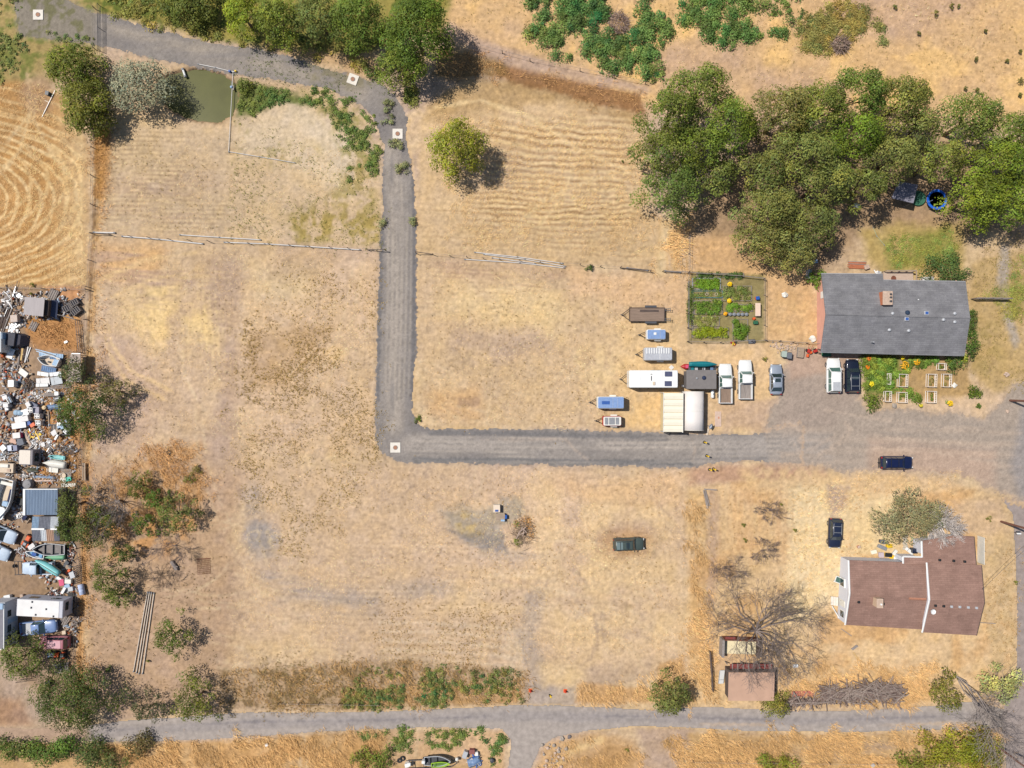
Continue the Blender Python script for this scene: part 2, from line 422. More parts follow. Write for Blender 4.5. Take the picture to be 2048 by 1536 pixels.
# middle field east of the lane
paint(P((838, 520), (1130, 540), (1370, 560), (1370, 720), (1240, 850), (900, 850), (842, 830), soft=16, warp=8), (220, 184, 142), 0.7)
paint(P((900, 560), (1160, 570), (1120, 680), (960, 650), (880, 620), soft=34, warp=30), (236, 200, 146), 0.85, N40, 0.3, 0.55)
paint(P((860, 515), (1130, 540), (1120, 575), (900, 555), soft=16, warp=10), (194, 158, 128), 0.75, NH, 0.32, 0.55)
paint(P((900, 650), (1080, 660), (1110, 700), (1000, 720), (910, 690), soft=20, warp=24), (194, 164, 143), 0.6)
paint(P((1150, 700), (1260, 700), (1260, 770), (1170, 790), soft=24, warp=20), (239, 204, 152), 0.7, N12, 0.35, 0.55)
paint(P((860, 770), (960, 780), (960, 840), (850, 830), soft=16, warp=16), (226, 178, 126), 0.7)
paint(P((915, 795), (960, 795), (955, 812), (915, 812), soft=5, warp=4), (178, 143, 118), 0.6)
paint(P((1140, 540), (1372, 560), (1372, 630), (1240, 620), (1150, 590), soft=16, warp=14), (230, 186, 142), 0.8)
paint(P((1230, 640), (1372, 640), (1372, 860), (1230, 850), soft=24, warp=14), (236, 196, 143), 0.75)
paint(P((1265, 785), (1330, 790), (1330, 865), (1260, 850), soft=12, warp=10), (238, 192, 128), 0.7, N12, 0.3, 0.6)
# south field
SF = P((478, 935), (760, 930), (1370, 945), (1370, 1330), (1060, 1350), (480, 1350), soft=20, warp=10)
paint(SF, (215, 180, 146), 0.75)
paint(P((1080, 960), (1370, 960), (1370, 1300), (1130, 1320), (1060, 1200), soft=40, warp=30), (231, 194, 146), 0.8, N40, 0.35, 0.55)
paint(P((1080, 960), (1370, 950), (1360, 1010), (1200, 1010), soft=20, warp=14), (228, 184, 138), 0.7)
paint(P((900, 1140), (1120, 1140), (1120, 1230), (880, 1230), soft=26, warp=20), (228, 192, 145), 0.6, NH, 0.3, 0.55)
paint(ST([(505, 1000), (510, 1080), (540, 1150), (580, 1180), (680, 1200), (740, 1205)], 22, soft=20, warp=18), (176, 158, 146), 0.75, NH, 0.25, 0.5)
paint(E(520, 1070, 35, 30, soft=14, warp=14), (163, 151, 146), 0.8)
paint(E(840, 1180, 60, 20, soft=14, warp=12), (178, 158, 143), 0.65)
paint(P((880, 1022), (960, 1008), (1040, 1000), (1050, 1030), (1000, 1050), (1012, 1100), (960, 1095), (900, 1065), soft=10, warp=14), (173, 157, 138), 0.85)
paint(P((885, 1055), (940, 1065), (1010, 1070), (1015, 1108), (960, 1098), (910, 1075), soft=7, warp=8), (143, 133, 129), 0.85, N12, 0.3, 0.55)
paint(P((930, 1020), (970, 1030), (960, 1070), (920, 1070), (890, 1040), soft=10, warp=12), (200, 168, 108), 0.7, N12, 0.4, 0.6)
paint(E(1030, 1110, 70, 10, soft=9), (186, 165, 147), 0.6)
paint(E(515, 1318, 28, 24, soft=5, warp=4), (181, 156, 136), 0.7)
paint(E(515, 1318, 18, 15, soft=5, warp=4), (216, 181, 145), 0.8)
paint(P((480, 1290), (620, 1260), (660, 1310), (500, 1340), soft=24, warp=20), (228, 191, 143), 0.6)
for yv in (1245, 1262, 1281, 1300, 1318):
    paint(ST([(760, yv), (880, yv + 3), (1000, yv + 12), (1050, yv + 22)], 3, soft=4, warp=6), (226, 197, 164), 0.6)
    paint(ST([(770, yv + 8), (880, yv + 11), (1000, yv + 20)], 2, soft=4, warp=7), (172, 138, 94), 0.55, N12, 0.4, 0.6)
paint(ST([(1070, 1200), (1055, 1280), (1075, 1350), (1095, 1420)], 18, soft=12, warp=10), (186, 164, 146), 0.75)
paint(P((1045, 1370), (1150, 1370), (1155, 1418), (1045, 1415), soft=8, warp=6), (182, 162, 147), 0.85)
paint(P((1080, 1330), (1160, 1320), (1150, 1370), (1090, 1370), soft=12, warp=10), (231, 194, 143), 0.7)
paint(P((1160, 1330), (1300, 1330), (1300, 1372), (1170, 1372), soft=14, warp=12), (190, 160, 136), 0.6)
for tr in ([(1190, 1230), (1195, 1280), (1180, 1320)], [(1150, 1140), (1175, 1170)], [(1205, 1230), (1210, 1280)]):
    paint(ST(tr, 4, soft=4, warp=4), (174, 147, 126), 0.6)
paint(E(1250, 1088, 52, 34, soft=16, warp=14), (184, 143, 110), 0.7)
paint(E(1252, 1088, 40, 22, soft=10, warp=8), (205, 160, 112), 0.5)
paint(P((1155, 1365), (1310, 1375), (1320, 1330), (1370, 1310), (1370, 1410), (1150, 1405), soft=6, warp=6), (206, 158, 104), 0.85, rough=0.1)
# west strip with trees
paint(P((165, 930), (330, 920), (480, 940), (470, 1240), (440, 1430), (160, 1430), soft=24, warp=16), (191, 155, 124), 0.85, rough=0.035)
paint(P((290, 890), (400, 890), (420, 1000), (380, 1060), (220, 1060), (210, 960), soft=20, warp=16), (204, 156, 104), 0.75, N12, 0.35, 0.6, rough=0.06)
paint(P((190, 1020), (420, 1030), (360, 1110), (200, 1120), soft=18, warp=14), (206, 146, 82), 0.7, N12, 0.35, 0.6, rough=0.06)
paint(ST([(170, 930), (168, 1100), (160, 1250), (158, 1420)], 10, soft=8, warp=8), (205, 146, 82), 0.8)
paint(P((440, 1340), (640, 1330), (760, 1320), (900, 1325), (1050, 1345), (1050, 1405), (860, 1412), (680, 1420), (440, 1415), soft=9, warp=9), (192, 158, 122), 0.9, rough=0.08)
paint(P((440, 1340), (640, 1330), (760, 1320), (900, 1325), (1050, 1345), (1050, 1405), (860, 1412), (680, 1420), (440, 1415), soft=9, warp=9), (124, 98, 62), 0.8, N12, 0.5, 0.62)
paint(P((680, 1380), (850, 1370), (1040, 1378), (1040, 1408), (860, 1412), (690, 1420), soft=6, warp=6), (204, 154, 96), 0.5)
# salvage yard
YD = P((-3000, 575), (172, 572), (162, 1000), (158, 1200), (148, 1440), (-3000, 1440), soft=6, warp=5)
paint(YD, (178, 146, 118), 1.0, rough=0.04)
paint(YD, (158, 129, 106), 0.7, N40, 0.5, 0.7)
paint(P((45, 622), (160, 640), (160, 705), (90, 704), (62, 690), (50, 660), soft=8, warp=8), (196, 138, 82), 0.9, rough=0.08)
paint(P((88, 575), (160, 575), (160, 615), (100, 590), soft=6, warp=6), (214, 150, 98), 0.8)
paint(P((60, 610), (160, 628), (160, 640), (60, 640), soft=6, warp=5), (214, 153, 83), 0.8)
paint(P((70, 775), (160, 780), (160, 960), (75, 965), (70, 900), (95, 860), soft=9, warp=9), (205, 145, 82), 0.85, N12, 0.35, 0.6, rough=0.07)
paint(P((-90, 1105), (130, 1148), (120, 1190), (-90, 1200), soft=10, warp=5), (166, 134, 105), 0.9)
paint(ST([(-90, 1300), (0, 1340), (60, 1410), (100, 1460)], 30, soft=16, warp=8), (188, 160, 138), 0.8)
paint(P((-90, 1380), (40, 1400), (60, 1450), (-90, 1460), soft=12, warp=9), (176, 132, 100), 0.7)
# south verge
paint(P((-3000, 1485), (200, 1486), (420, 1482), (760, 1462), (1010, 1462), (1000, 3000), (-3000, 3000), soft=8, warp=6), (202, 160, 108), 0.9, rough=0.06)
paint(P((200, 1490), (520, 1478), (770, 1466), (770, 1536), (420, 1560), (200, 1560), soft=10, warp=10), (206, 156, 98), 0.8, N40, 0.35, 0.55)
paint(P((780, 1460), (1005, 1462), (1000, 1530), (780, 1530), soft=12, warp=10), (217, 176, 135), 0.8)
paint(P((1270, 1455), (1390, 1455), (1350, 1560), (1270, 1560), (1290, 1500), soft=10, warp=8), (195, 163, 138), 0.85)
paint(P((1380, 1468), (1680, 1468), (1990, 1462), (2010, 1540), (2010, 2600), (1340, 2600), soft=8, warp=8), (206, 164, 110), 0.9, rough=0.08)
paint(P((1450, 1470), (1700, 1470), (1800, 1490), (1700, 1520), (1480, 1510), soft=12, warp=12), (176, 145, 116), 0.7, NH, 0.3, 0.55)
paint(P((1090, 1485), (1180, 1465), (1270, 1480), (1290, 1560), (1060, 1560), soft=9, warp=8), (205, 162, 112), 0.85)
paint(E(1225, 1530, 45, 40, soft=10, warp=10), (190, 145, 92), 0.8)
paint(ST([(1105, 1536), (1145, 1500), (1200, 1480)], 7, soft=7, warp=5), (236, 198, 142), 0.7)
# east lot around the brown house
EL = P((1376, 975), (1640, 935), (2010, 985), (2036, 1060), (2036, 1395), (1870, 1412), (1440, 1416), (1376, 1416), soft=10, warp=8)
paint(EL, (229, 190, 141), 0.9, rough=0.04)
paint(EL, (211, 160, 104), 0.65, N40, 0.5, 0.66)
paint(P((1580, 975), (1700, 975), (1690, 1120), (1680, 1190), (1600, 1240), (1565, 1240), (1580, 1120), soft=18, warp=12), (241, 210, 162), 0.9)
paint(P((1700, 990), (1790, 990), (1800, 1110), (1700, 1115), soft=16, warp=10), (240, 208, 158), 0.85)
paint(P((1655, 972), (1700, 972), (1690, 1010), (1662, 1050), soft=8, warp=6), (190, 160, 140), 0.85)
paint(P((1376, 985), (1418, 985), (1430, 1200), (1440, 1400), (1376, 1412), soft=9, warp=9), (212, 170, 116), 0.7, N12, 0.3, 0.6, rough=0.1)
paint(ST([(1425, 985), (1428, 1100), (1420, 1200)], 9, soft=8, warp=8), (188, 155, 132), 0.7)
paint(P((1450, 960), (1560, 985), (1570, 1120), (1440, 1110), soft=20, warp=14), (229, 182, 132), 0.7, NV, 0.3, 0.55)
paint(P((1560, 1330), (1870, 1340), (1900, 1370), (1860, 1410), (1560, 1415), soft=14, warp=12), (216, 172, 116), 0.65, N12, 0.25, 0.55)
paint(P((1400, 1310), (1560, 1310), (1560, 1345), (1420, 1345), soft=12, warp=10), (213, 172, 130), 0.7)
paint(P((1965, 1090), (2030, 1060), (2032, 1380), (1980, 1380), (1975, 1270), soft=8, warp=8), (211, 177, 130), 0.8, N12, 0.3, 0.55)
paint(P((1900, 1000), (2000, 1000), (2010, 1060), (1930, 1070), soft=12, warp=10), (214, 178, 142), 0.8)
# around the grey house and under the grove
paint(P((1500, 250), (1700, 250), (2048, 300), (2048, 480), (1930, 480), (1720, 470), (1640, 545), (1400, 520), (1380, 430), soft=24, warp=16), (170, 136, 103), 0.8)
paint(P((1385, 470), (1560, 480), (1630, 560), (1640, 690), (1530, 690), (1530, 560), (1390, 545), soft=14, warp=10), (226, 178, 124), 0.85, rough=0.05)
paint(P((1535, 600), (1636, 600), (1636, 685), (1540, 685), soft=10, warp=8), (224, 182, 130), 0.65, N12, 0.3, 0.6)
paint(P((1720, 455), (1930, 440), (1935, 560), (1765, 560), (1730, 520), soft=14, warp=14), (193, 163, 96), 0.9, rough=0.05)
paint(P((1760, 480), (1900, 450), (1900, 520), (1780, 545), soft=14, warp=16), (141, 141, 60), 0.8, N40, 0.35, 0.55)
paint(P((1935, 520), (2048, 500), (2060, 770), (1985, 790), (1935, 740), soft=14, warp=12), (199, 164, 108), 0.9, rough=0.05)
paint(P((1935, 640), (2000, 640), (2000, 760), (1940, 740), soft=16, warp=16), (170, 143, 84), 0.6, N12, 0.4, 0.6)
paint(ST([(2010, 500), (2005, 560), (2012, 620), (2030, 680)], 11, soft=8, warp=8), (186, 170, 156), 0.85)
paint(P((1985, 580), (2060, 540), (2060, 620), (2000, 640), soft=8, warp=12), (170, 150, 82), 0.6)
paint(P((1380, 545), (1530, 550), (1530, 684), (1376, 684), soft=6, warp=4), (150, 136, 88), 0.9)
paint(P((1390, 690), (1560, 695), (1555, 760), (1540, 860), (1420, 862), (1420, 790), (1390, 770), soft=14, warp=10), (233, 192, 142), 0.85)
paint(P((1440, 805), (1560, 790), (1545, 862), (1450, 862), soft=10, warp=10), (203, 168, 140), 0.75)
paint(P((1725, 712), (1935, 712), (1945, 790), (1900, 806), (1760, 806), (1728, 790), soft=6, warp=5), (188, 150, 96), 0.9)
paint(P((1725, 712), (1800, 712), (1795, 790), (1730, 790), soft=6, warp=5), (110, 130, 48), 0.85)
paint(P((1750, 795), (2010, 790), (2000, 825), (1950, 838), (1800, 820), soft=8, warp=6), (220, 185, 148), 0.85)
paint(P((1380, 935), (1560, 925), (1650, 935), (1650, 950), (1380, 968), soft=10, warp=8), (196, 150, 122), 0.75)
paint(P((1480, 935), (1640, 935), (1640, 972), (1480, 972), soft=10, warp=10), (222, 184, 138), 0.8, N12, 0.35, 0.55)
paint(P((1690, 945), (1900, 948), (1900, 985), (1690, 985), soft=12, warp=10), (224, 186, 140), 0.85, N12, 0.25, 0.5)
# ---- gravel lanes and asphalt: own sheets on the same lattice
G_LANE = [(34, -40), (120, -5), (190, 26), (300, 52), (420, 86), (520, 100), (600, 117), (680, 145), (755, 165), (798, 200), (818, 240), (815, 262), (811, 272), (818, 300), (827, 360), (832, 430), (831, 520), (832, 560), (832, 700), (828, 760), (826, 825), (840, 848), (870, 858), (1000, 857), (1100, 858), (1200, 862), (1330, 866), (1420, 868), (1530, 866), (1600, 850), (1600, 926), (1490, 922), (1420, 926), (1380, 936), (1200, 931), (1000, 928), (800, 925), (764, 906), (752, 880), (751, 800), (754, 700), (756, 600), (760, 520), (766, 440), (763, 360), (767, 290), (745, 235), (720, 206), (660, 182), (560, 160), (480, 149), (400, 136), (330, 122), (250, 102), (190, 90), (120, 80), (40, 68), (28, 20)]
G_YARD = [(1528, 868), (1545, 812), (1556, 740), (1585, 703), (1645, 702), (1728, 714), (1724, 792), (1742, 822), (1800, 818), (1900, 826), (1962, 838), (2005, 806), (2026, 770), (2140, 740), (2140, 1010), (2036, 1005), (1980, 975), (1910, 950), (1840, 941), (1760, 938), (1690, 944), (1640, 932), (1540, 926)]
A_ROAD = [(-140, 1452), (60, 1458), (150, 1454), (180, 1448), (320, 1436), (470, 1426), (620, 1424), (760, 1424), (850, 1419), (1050, 1410), (1150, 1413), (1300, 1419), (1420, 1414), (1530, 1420), (1700, 1422), (1880, 1411), (1950, 1403), (2010, 1420), (2010, 1452), (1980, 1456), (1830, 1460), (1680, 1464), (1500, 1462), (1330, 1452), (1260, 1453), (1180, 1460), (1110, 1474), (1080, 1495), (1060, 1540), (1055, 1620), (1005, 1620), (1018, 1520), (1022, 1480), (1005, 1458), (900, 1455), (800, 1456), (680, 1461), (520, 1472), (400, 1480), (200, 1484), (-140, 1482)]
S_ROAD = [(2036, 1000), (2140, 1000), (2140, 1640), (2012, 1640), (2014, 1560), (2008, 1480), (2004, 1440), (2010, 1405), (2030, 1388), (2034, 1300), (2034, 1200), (2031, 1080), (2026, 1030), (2000, 992)]
RC = np.empty_like(COL); RC[:] = LN((146, 140, 138))
def rpaint(sh, rgb, a=1.0, tex=None, lo=0., hi=1.):
    global COL
    keep = COL; COL = RC
    sl, m = sh; k = m * a
    if tex is not None: k = k * np.clip((tex[sl] - lo) / (hi - lo), 0, 1)
    RC[sl] = RC[sl] * (1 - k[..., None]) + LN(rgb) * k[..., None]
    COL = keep
mG = shape('p', G_LANE, soft=3, warp=6, fine=4)
mY = shape('p', G_YARD, soft=4, warp=8, fine=7)
mA = shape('p', A_ROAD, soft=2, warp=2.5, fine=1.5)
mS = shape('p', S_ROAD, soft=2, warp=2.5, fine=1.5)
rpaint((ALL, ONE), (128, 124, 126), 0.8, N40, 0.45, 0.7)
for yy0 in (0, 1):
    pass
rpaint(ST([(782, 300), (790, 400), (792, 520), (790, 650), (786, 780), (790, 850)], 17, soft=14, warp=6), (170, 161, 154), 0.95, NV, 0.2, 0.5)
rpaint(ST([(762, 300), (764, 450), (760, 600), (756, 800)], 3, soft=4, warp=4), (112, 111, 116), 0.8)
rpaint(ST([(826, 330), (828, 500), (828, 640), (824, 800)], 4, soft=4, warp=4), (110, 109, 114), 0.8)
rpaint(ST([(820, 885), (1000, 893), (1200, 893), (1420, 893), (1560, 890)], 17, soft=12, warp=6), (172, 164, 159), 0.9, NH, 0.2, 0.5)
rpaint(ST([(860, 866), (1000, 866), (1200, 872), (1330, 876)], 5, soft=4, warp=4), (118, 117, 121), 0.75)
rpaint(ST([(830, 920), (1000, 920), (1200, 924), (1380, 926)], 4, soft=3, warp=4), (116, 116, 120), 0.75)
rpaint(ST([(200, 50), (330, 85), (480, 120), (620, 150), (720, 185)], 14, soft=14, warp=8), (170, 160, 150), 0.8, NH, 0.25, 0.5)
rpaint(P((600, 115), (760, 160), (700, 180), (620, 165), soft=10, warp=10), (132, 125, 100), 0.75, N12, 0.4, 0.6)
rpaint(P((30, -40), (190, 20), (190, 92), (30, 70), soft=10, warp=6), (142, 134, 122), 0.8)
rpaint(P((30, -40), (190, 20), (190, 92), (30, 70), soft=10, warp=6), (106, 106, 66), 0.7, N12, 0.52, 0.66)
rpaint(mY, (172, 158, 147), 0.9)
rpaint(P((1560, 740), (1720, 720), (1720, 800), (1660, 860), (1560, 850), soft=14, warp=8), (167, 152, 143), 0.8)
rpaint(P((1560, 700), (1728, 705), (1720, 730), (1580, 760), soft=10, warp=6), (190, 163, 146), 0.8)
rpaint(P((1740, 880), (1990, 900), (1990, 970), (1740, 940), soft=16, warp=8), (188, 163, 147), 0.8)
rpaint(P((1400, 875), (1660, 870), (1660, 920), (1400, 920), soft=14, warp=7), (164, 157, 154), 0.75, NH, 0.25, 0.5)
rpaint(mA, (172, 163, 159), 1.0)
rpaint(ST([(150, 1470), (480, 1448), (760, 1440), (1000, 1432), (1300, 1436), (1600, 1442), (1960, 1432)], 10, soft=6, warp=4), (160, 153, 153), 0.9)
rpaint(ST([(150, 1466), (480, 1444), (760, 1440), (1000, 1432), (1300, 1432), (1600, 1442), (1960, 1430)], 1.5, soft=3, warp=2), (136, 131, 136), 0.8, NH, 0.3, 0.5)
rpaint(ST([(1400, 1448), (1700, 1452), (1960, 1444)], 2, soft=2, warp=2), (196, 176, 158), 0.7, NH, 0.35, 0.55)
rpaint(P((-90, 1440), (180, 1446), (180, 1490), (-90, 1490), soft=14, warp=6), (181, 154, 134), 0.9)
rpaint(P((2050, 800), (2140, 800), (2140, 1000), (2040, 1000), (2020, 930), soft=12, warp=5), (152, 147, 149), 0.85)
rpaint(mS, (160, 149, 147), 1.0)
for tr, w in (([(1690, 845), (1700, 860), (1680, 885), (1640, 910)], 6), ([(1600, 905), (1640, 890), (1670, 870)], 2.5), ([(1570, 845), (1610, 860), (1600, 880)], 5), ([(1585, 885), (1600, 905), (1565, 912)], 2.5), ([(1384, 880), (1390, 900), (1384, 920)], 2), ([(960, 880), (1130, 878), (1150, 900), (1175, 920)], 2), ([(1740, 870), (1850, 880), (1980, 895)], 4), ([(1750, 895), (1850, 900), (1990, 925)], 4), ([(1650, 820), (1800, 845), (1950, 860)], 4)):
    rpaint(ST(tr, w, soft=3.5, warp=4), (200, 180, 164), 0.45, N5, 0.25, 0.6)
for k_ in range(13):
    x0 = 768 + 4.7 * k_
    rpaint(ST([(x0, 300), (x0 + 4, 450), (x0 + 2, 620), (x0 - 3, 800)], 1.0, soft=1.6, warp=3), (186, 176, 166) if k_ % 2 else (120, 116, 118), 0.36, NV, 0.38, 0.56)
for k_ in range(12):
    y0 = 868 + 4.8 * k_
    rpaint(ST([(830, y0), (1000, y0 + 2), (1200, y0 + 4), (1420, y0 + 2), (1560, y0)], 1.0, soft=1.6, warp=4), (188, 178, 170) if k_ % 2 else (124, 121, 123), 0.38, NH, 0.36, 0.56)
for k_ in range(10):
    y0 = 848 + 11 * k_
    rpaint(ST([(1600, y0), (1750, y0 - 2), (1900, y0 + 3), (2040, y0 + 8)], 2.0, soft=3, warp=8), (204, 184, 168) if k_ % 2 else (150, 142, 138), 0.3, NH, 0.36, 0.56)
# gravel spills out over the field edges
for mm, rgb, a in ((shape('p', G_LANE, soft=9, warp=6, fine=5), (168, 150, 136), 0.75), (shape('p', G_YARD, soft=16, warp=8, fine=5), (190, 168, 150), 0.85), (shape('p', A_ROAD, soft=7, warp=4), (190, 165, 140), 0.8), (shape('p', S_ROAD, soft=7, warp=4), (196, 170, 140), 0.8)):
    paint(mm, rgb, a)
paint(shape('s', G_LANE[10:24], 5, soft=4, warp=4), (231, 190, 136), 0.55)
paint(shape('s', A_ROAD[3:18], 2.5, soft=3, warp=2), (232, 190, 132), 0.4)
paint(shape('s', A_ROAD[19:26], 2.5, soft=3, warp=2), (234, 190, 126), 0.5)
def cells_raw(sh):
    f_ = np.zeros((NYG, NXG), bool); f_[sh[0]] = sh[1] > 0.02
    both = np.zeros((NYG, NXG), np.float32); both[mG[0]] = np.maximum(both[mG[0]], mG[1]); t_ = both[mY[0]]; both[mY[0]] = np.maximum(t_, mY[1])
    other = (shape('p', G_YARD, soft=3, warp=2) if sh[0] == mG[0] or sh[1].shape == mG[1].shape else shape('p', G_LANE, soft=3, warp=2))
    o_ = np.zeros((NYG, NXG), bool); o_[other[0]] = other[1] > 0.4
    return f_ & ~o_
# overall mottling
NL = fbm(PX, PY, 7, 2, 83)
N2 = fbm(PX, PY, 3.2, 2, 87)
STK = 0.5 * NF + 0.5 * NH
def rows(poly, period, ang, a, dark=(168, 138, 106), light=None, wob=5, tex=NH, lo=.36, hi=.6, soft=24):
    sl, m = P(*poly, soft=soft, warp=14)
    t = math.radians(ang)
    w = -PX[sl] * math.sin(t) + PY[sl] * math.cos(t) + wob * (N200[sl] - 0.5) * 3 + 2.5 * (N12[sl] - 0.5)
    s = np.sin(w / period * 2 * PI)
    g = np.clip((tex[sl] - lo) / (hi - lo), 0, 1) * m * a * np.clip(1.8 * (NF[sl] - 0.22), 0, 1.3) * np.clip(0.4 + 1.2 * N5[sl], 0, 1.2)
    for k, rgb in ((g * np.clip(s * 1.5 - .3, 0, 1), dark), (g * np.clip(-s * 1.5 - .3, 0, 1) * .7, light)):
        if rgb: COL[sl] = COL[sl] * (1 - k[..., None]) + LN(rgb) * k[..., None]
rows([(225, 265), (475, 265), (475, 475), (205, 462)], 9.5, 2, .42, (166, 136, 106), (234, 202, 152), tex=N40, lo=.3, hi=.5)
rows([(480, 370), (590, 380), (590, 480), (480, 478)], 9, 3, .35)
rows([(845, 400), (1300, 400), (1310, 530), (850, 505)], 10.5, 2, .55, (176, 140, 100), (232, 198, 148))
rows([(845, 515), (1130, 535), (1120, 640), (845, 620)], 9, 3, .5, (178, 144, 110), (236, 203, 150))
rows([(860, 770), (1120, 770), (1120, 850), (850, 840)], 9, 1, .4, (184, 150, 118))
rows([(195, 490), (470, 500), (470, 660), (200, 700)], 11, 4, .42, (176, 146, 122), (238, 204, 148), wob=14)
rows([(300, 560), (470, 560), (470, 760), (300, 760)], 12, 88, .4, (190, 158, 126), (242, 208, 148), tex=NV)
rows([(480, 510), (755, 515), (750, 660), (480, 655)], 8, 90, .25, (190, 156, 122), None, tex=NV)
rows([(480, 780), (750, 770), (750, 925), (480, 925)], 8.5, 0, .3, (188, 156, 126), (232, 200, 164))
rows([(640, 1080), (1120, 1060), (1100, 1340), (560, 1340)], 10, 1, .42, (184, 154, 124), (228, 196, 158))
rows([(1000, 980), (1360, 980), (1360, 1320), (1120, 1320)], 12, 82, .32, (194, 160, 122), (240, 206, 156), tex=NV)
rows([(1430, 985), (1650, 985), (1600, 1240), (1440, 1240)], 13, 92, .42, (206, 164, 116), (242, 210, 160), tex=NV)
rows([(1150, 560), (1370, 560), (1370, 850), (1150, 850)], 11, 88, .28, (198, 162, 122), (240, 206, 154), tex=NV)
rows([(1640, 1275), (1990, 1290), (1980, 1360), (1640, 1350)], 9, 3, .4, (190, 154, 112), (236, 202, 146))
tr_rng = np.random.default_rng(44)
for k_ in range(46):
    x0, y0 = 220 + 1130 * tr_rng.random(), 520 + 820 * tr_rng.random()
    an = tr_rng.choice([0, .1, 1.5, 1.65, .5]) + tr_rng.normal() * .12; cv = tr_rng.normal() * .004; ln = 120 + 240 * tr_rng.random()
    pts = []
    for q in range(6):
        pts.append((x0, y0)); x0 += math.cos(an) * ln / 5; y0 += math.sin(an) * ln / 5; an += cv * ln / 5
    for off_ in (0, 21):
        pp = [(p_[0] - math.sin(an) * off_, p_[1] + math.cos(an) * off_) for p_ in pts]
        paint(ST(pp, 2.2, soft=2.5, warp=3), (232, 202, 162) if k_ % 3 else (176, 148, 124), .34, N12, .3, .55)
for sh_, gr_ in ((shape('p', G_LANE, soft=5, warp=8, fine=8), 1), (shape('p', G_YARD, soft=11, warp=12, fine=8), 1)):
    s_, m_ = sh_
    near = np.zeros((NYG, NXG), np.float32); near[s_] = m_
    own = cells_raw(sh_)
    RC[own] = RC[own] * near[own][:, None] + COL[own] * (1 - near[own][:, None])
COL *= (0.91 + 0.18 * N12)[..., None] * (0.91 + 0.18 * N5)[..., None] * (0.90 + 0.20 * N2)[..., None] * (0.86 + 0.28 * STK)[..., None] * (0.84 + 0.32 * N200)[..., None] * (1 - 0.18 * np.clip((NL - 0.64) * 6, 0, 1))[..., None]
warm = np.clip((fbm(PX, PY, 22, 4, 91) - 0.5) * 3.0, -1, 1)[..., None]
COL *= 1 + warm * np.array([0.02, 0.0, -0.08], np.float32) + np.array([-0.03, 0.0, 0.03], np.float32)
GR = np.ones((NYG, NXG), np.float32); GR[mA[0]] -= 0.65 * mA[1]; GR[mS[0]] -= 0.65 * mS[1]
GR = np.clip(GR, 0.3, 1)
RC *= (1 + GR * (0.16 * (N12 - 0.5) + 0.30 * (N5 - 0.5) + 0.3 * (fbm(PX, PY, 3.2, 2, 88) - 0.5)))[..., None]
RC *= np.array([1.03, 1.0, 0.94], np.float32)
COL = COL * 0.95 + 0.05 * COL.mean(2, keepdims=True) * np.array([1.2, 1.0, 0.9], np.float32)
COL *= np.array([0.985, 0.995, 0.98], np.float32)
edge_ = np.clip((np.maximum(np.maximum(-PX, PX - 2048), np.maximum(-PY, PY - 1536)) - 20) / 65, 0, 1)[..., None]
COL = COL * (1 - edge_) + LN((212, 180, 138)) * edge_
COL *= 1.0 / EXPO; RC *= 1.0 / EXPO
ZG = (RELIEF * (1.4 * (N5 - 0.5) + 1.6 * (N12 - 0.5)) + 0.03 * (N200 - 0.5) + ZROW).astype(np.float32)
for _m in (mG, mY, mA, mS):
    ZG[_m[0]] *= (1 - 0.7 * _m[1])
POND = [(318, 160), (345, 150), (372, 142), (410, 140), (440, 150), (466, 168), (472, 200), (462, 226), (440, 241), (400, 240), (368, 232), (335, 214), (318, 190)]
sl, m = shape('p', POND, soft=7, warp=5)
ZG[sl] -= 1.0 * m
WETBANK = shape('s', POND + POND[:1], 7, soft=5, warp=4)
COL[WETBANK[0]] = COL[WETBANK[0]] * (1 - 0.75 * WETBANK[1][..., None]) + LN((150, 122, 92)) / EXPO * 0.75 * WETBANK[1][..., None]
def lattice(name, fmask, z, col, m):
    """the faces of the lattice where fmask is set, as one sheet"""
    ids = np.full((NYG, NXG), -1, np.int64)
    jj, ii = np.nonzero(fmask)
    used = np.zeros((NYG, NXG), bool)
    for a in (0, 1):
        for b in (0, 1): used[jj + a, ii + b] = True
    ids[used] = np.arange(used.sum())
    V = np.stack([X(PX[used]), Y(PY[used]), z[used]], 1)
    F = np.stack([ids[jj + 1, ii], ids[jj + 1, ii + 1], ids[jj, ii + 1], ids[jj, ii]], 1)
    o = np_mesh(name, V, F, col[used], m)
    o['kind'] = 'structure'
    return o
ground_m = attr_mat('ground_soil', nscale=9.0, lo=0.84, hi=1.14, bump=0.3, second=1.6)
road_m = attr_mat('gravel_surface', nscale=5.0, lo=0.88, hi=1.12, bump=0.25, second=16.0)
asph_m = attr_mat('asphalt_surface', rough=0.85, nscale=8.0, lo=0.92, hi=1.08, bump=0.1, second=1.2)
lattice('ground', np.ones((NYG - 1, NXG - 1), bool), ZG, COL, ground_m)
def cells(sh, thr=0.5):
    f = np.zeros((NYG, NXG), np.float32); f[sh[0]] = sh[1]
    return (f[:-1, :-1] + f[1:, :-1] + f[:-1, 1:] + f[1:, 1:]) / 4 > thr
cA, cS, cY, cG = cells(mA), cells(mS), cells(mY), cells(mG)
lattice('gravel_lane', cG & ~cY, ZG * 0.6 + 0.018, RC, road_m)
lattice('gravel_yard', cY & ~cS, ZG * 0.6 + 0.016, RC, road_m)
lattice('asphalt_road', cA & ~cS, ZG * 0.3 + 0.022, RC, asph_m)
lattice('side_road', cS, ZG * 0.3 + 0.022, RC, asph_m)
wm = mat('pond_water', (104, 104, 56), rough=0.12, var=0.12, scale=0.4, spec=0.5)
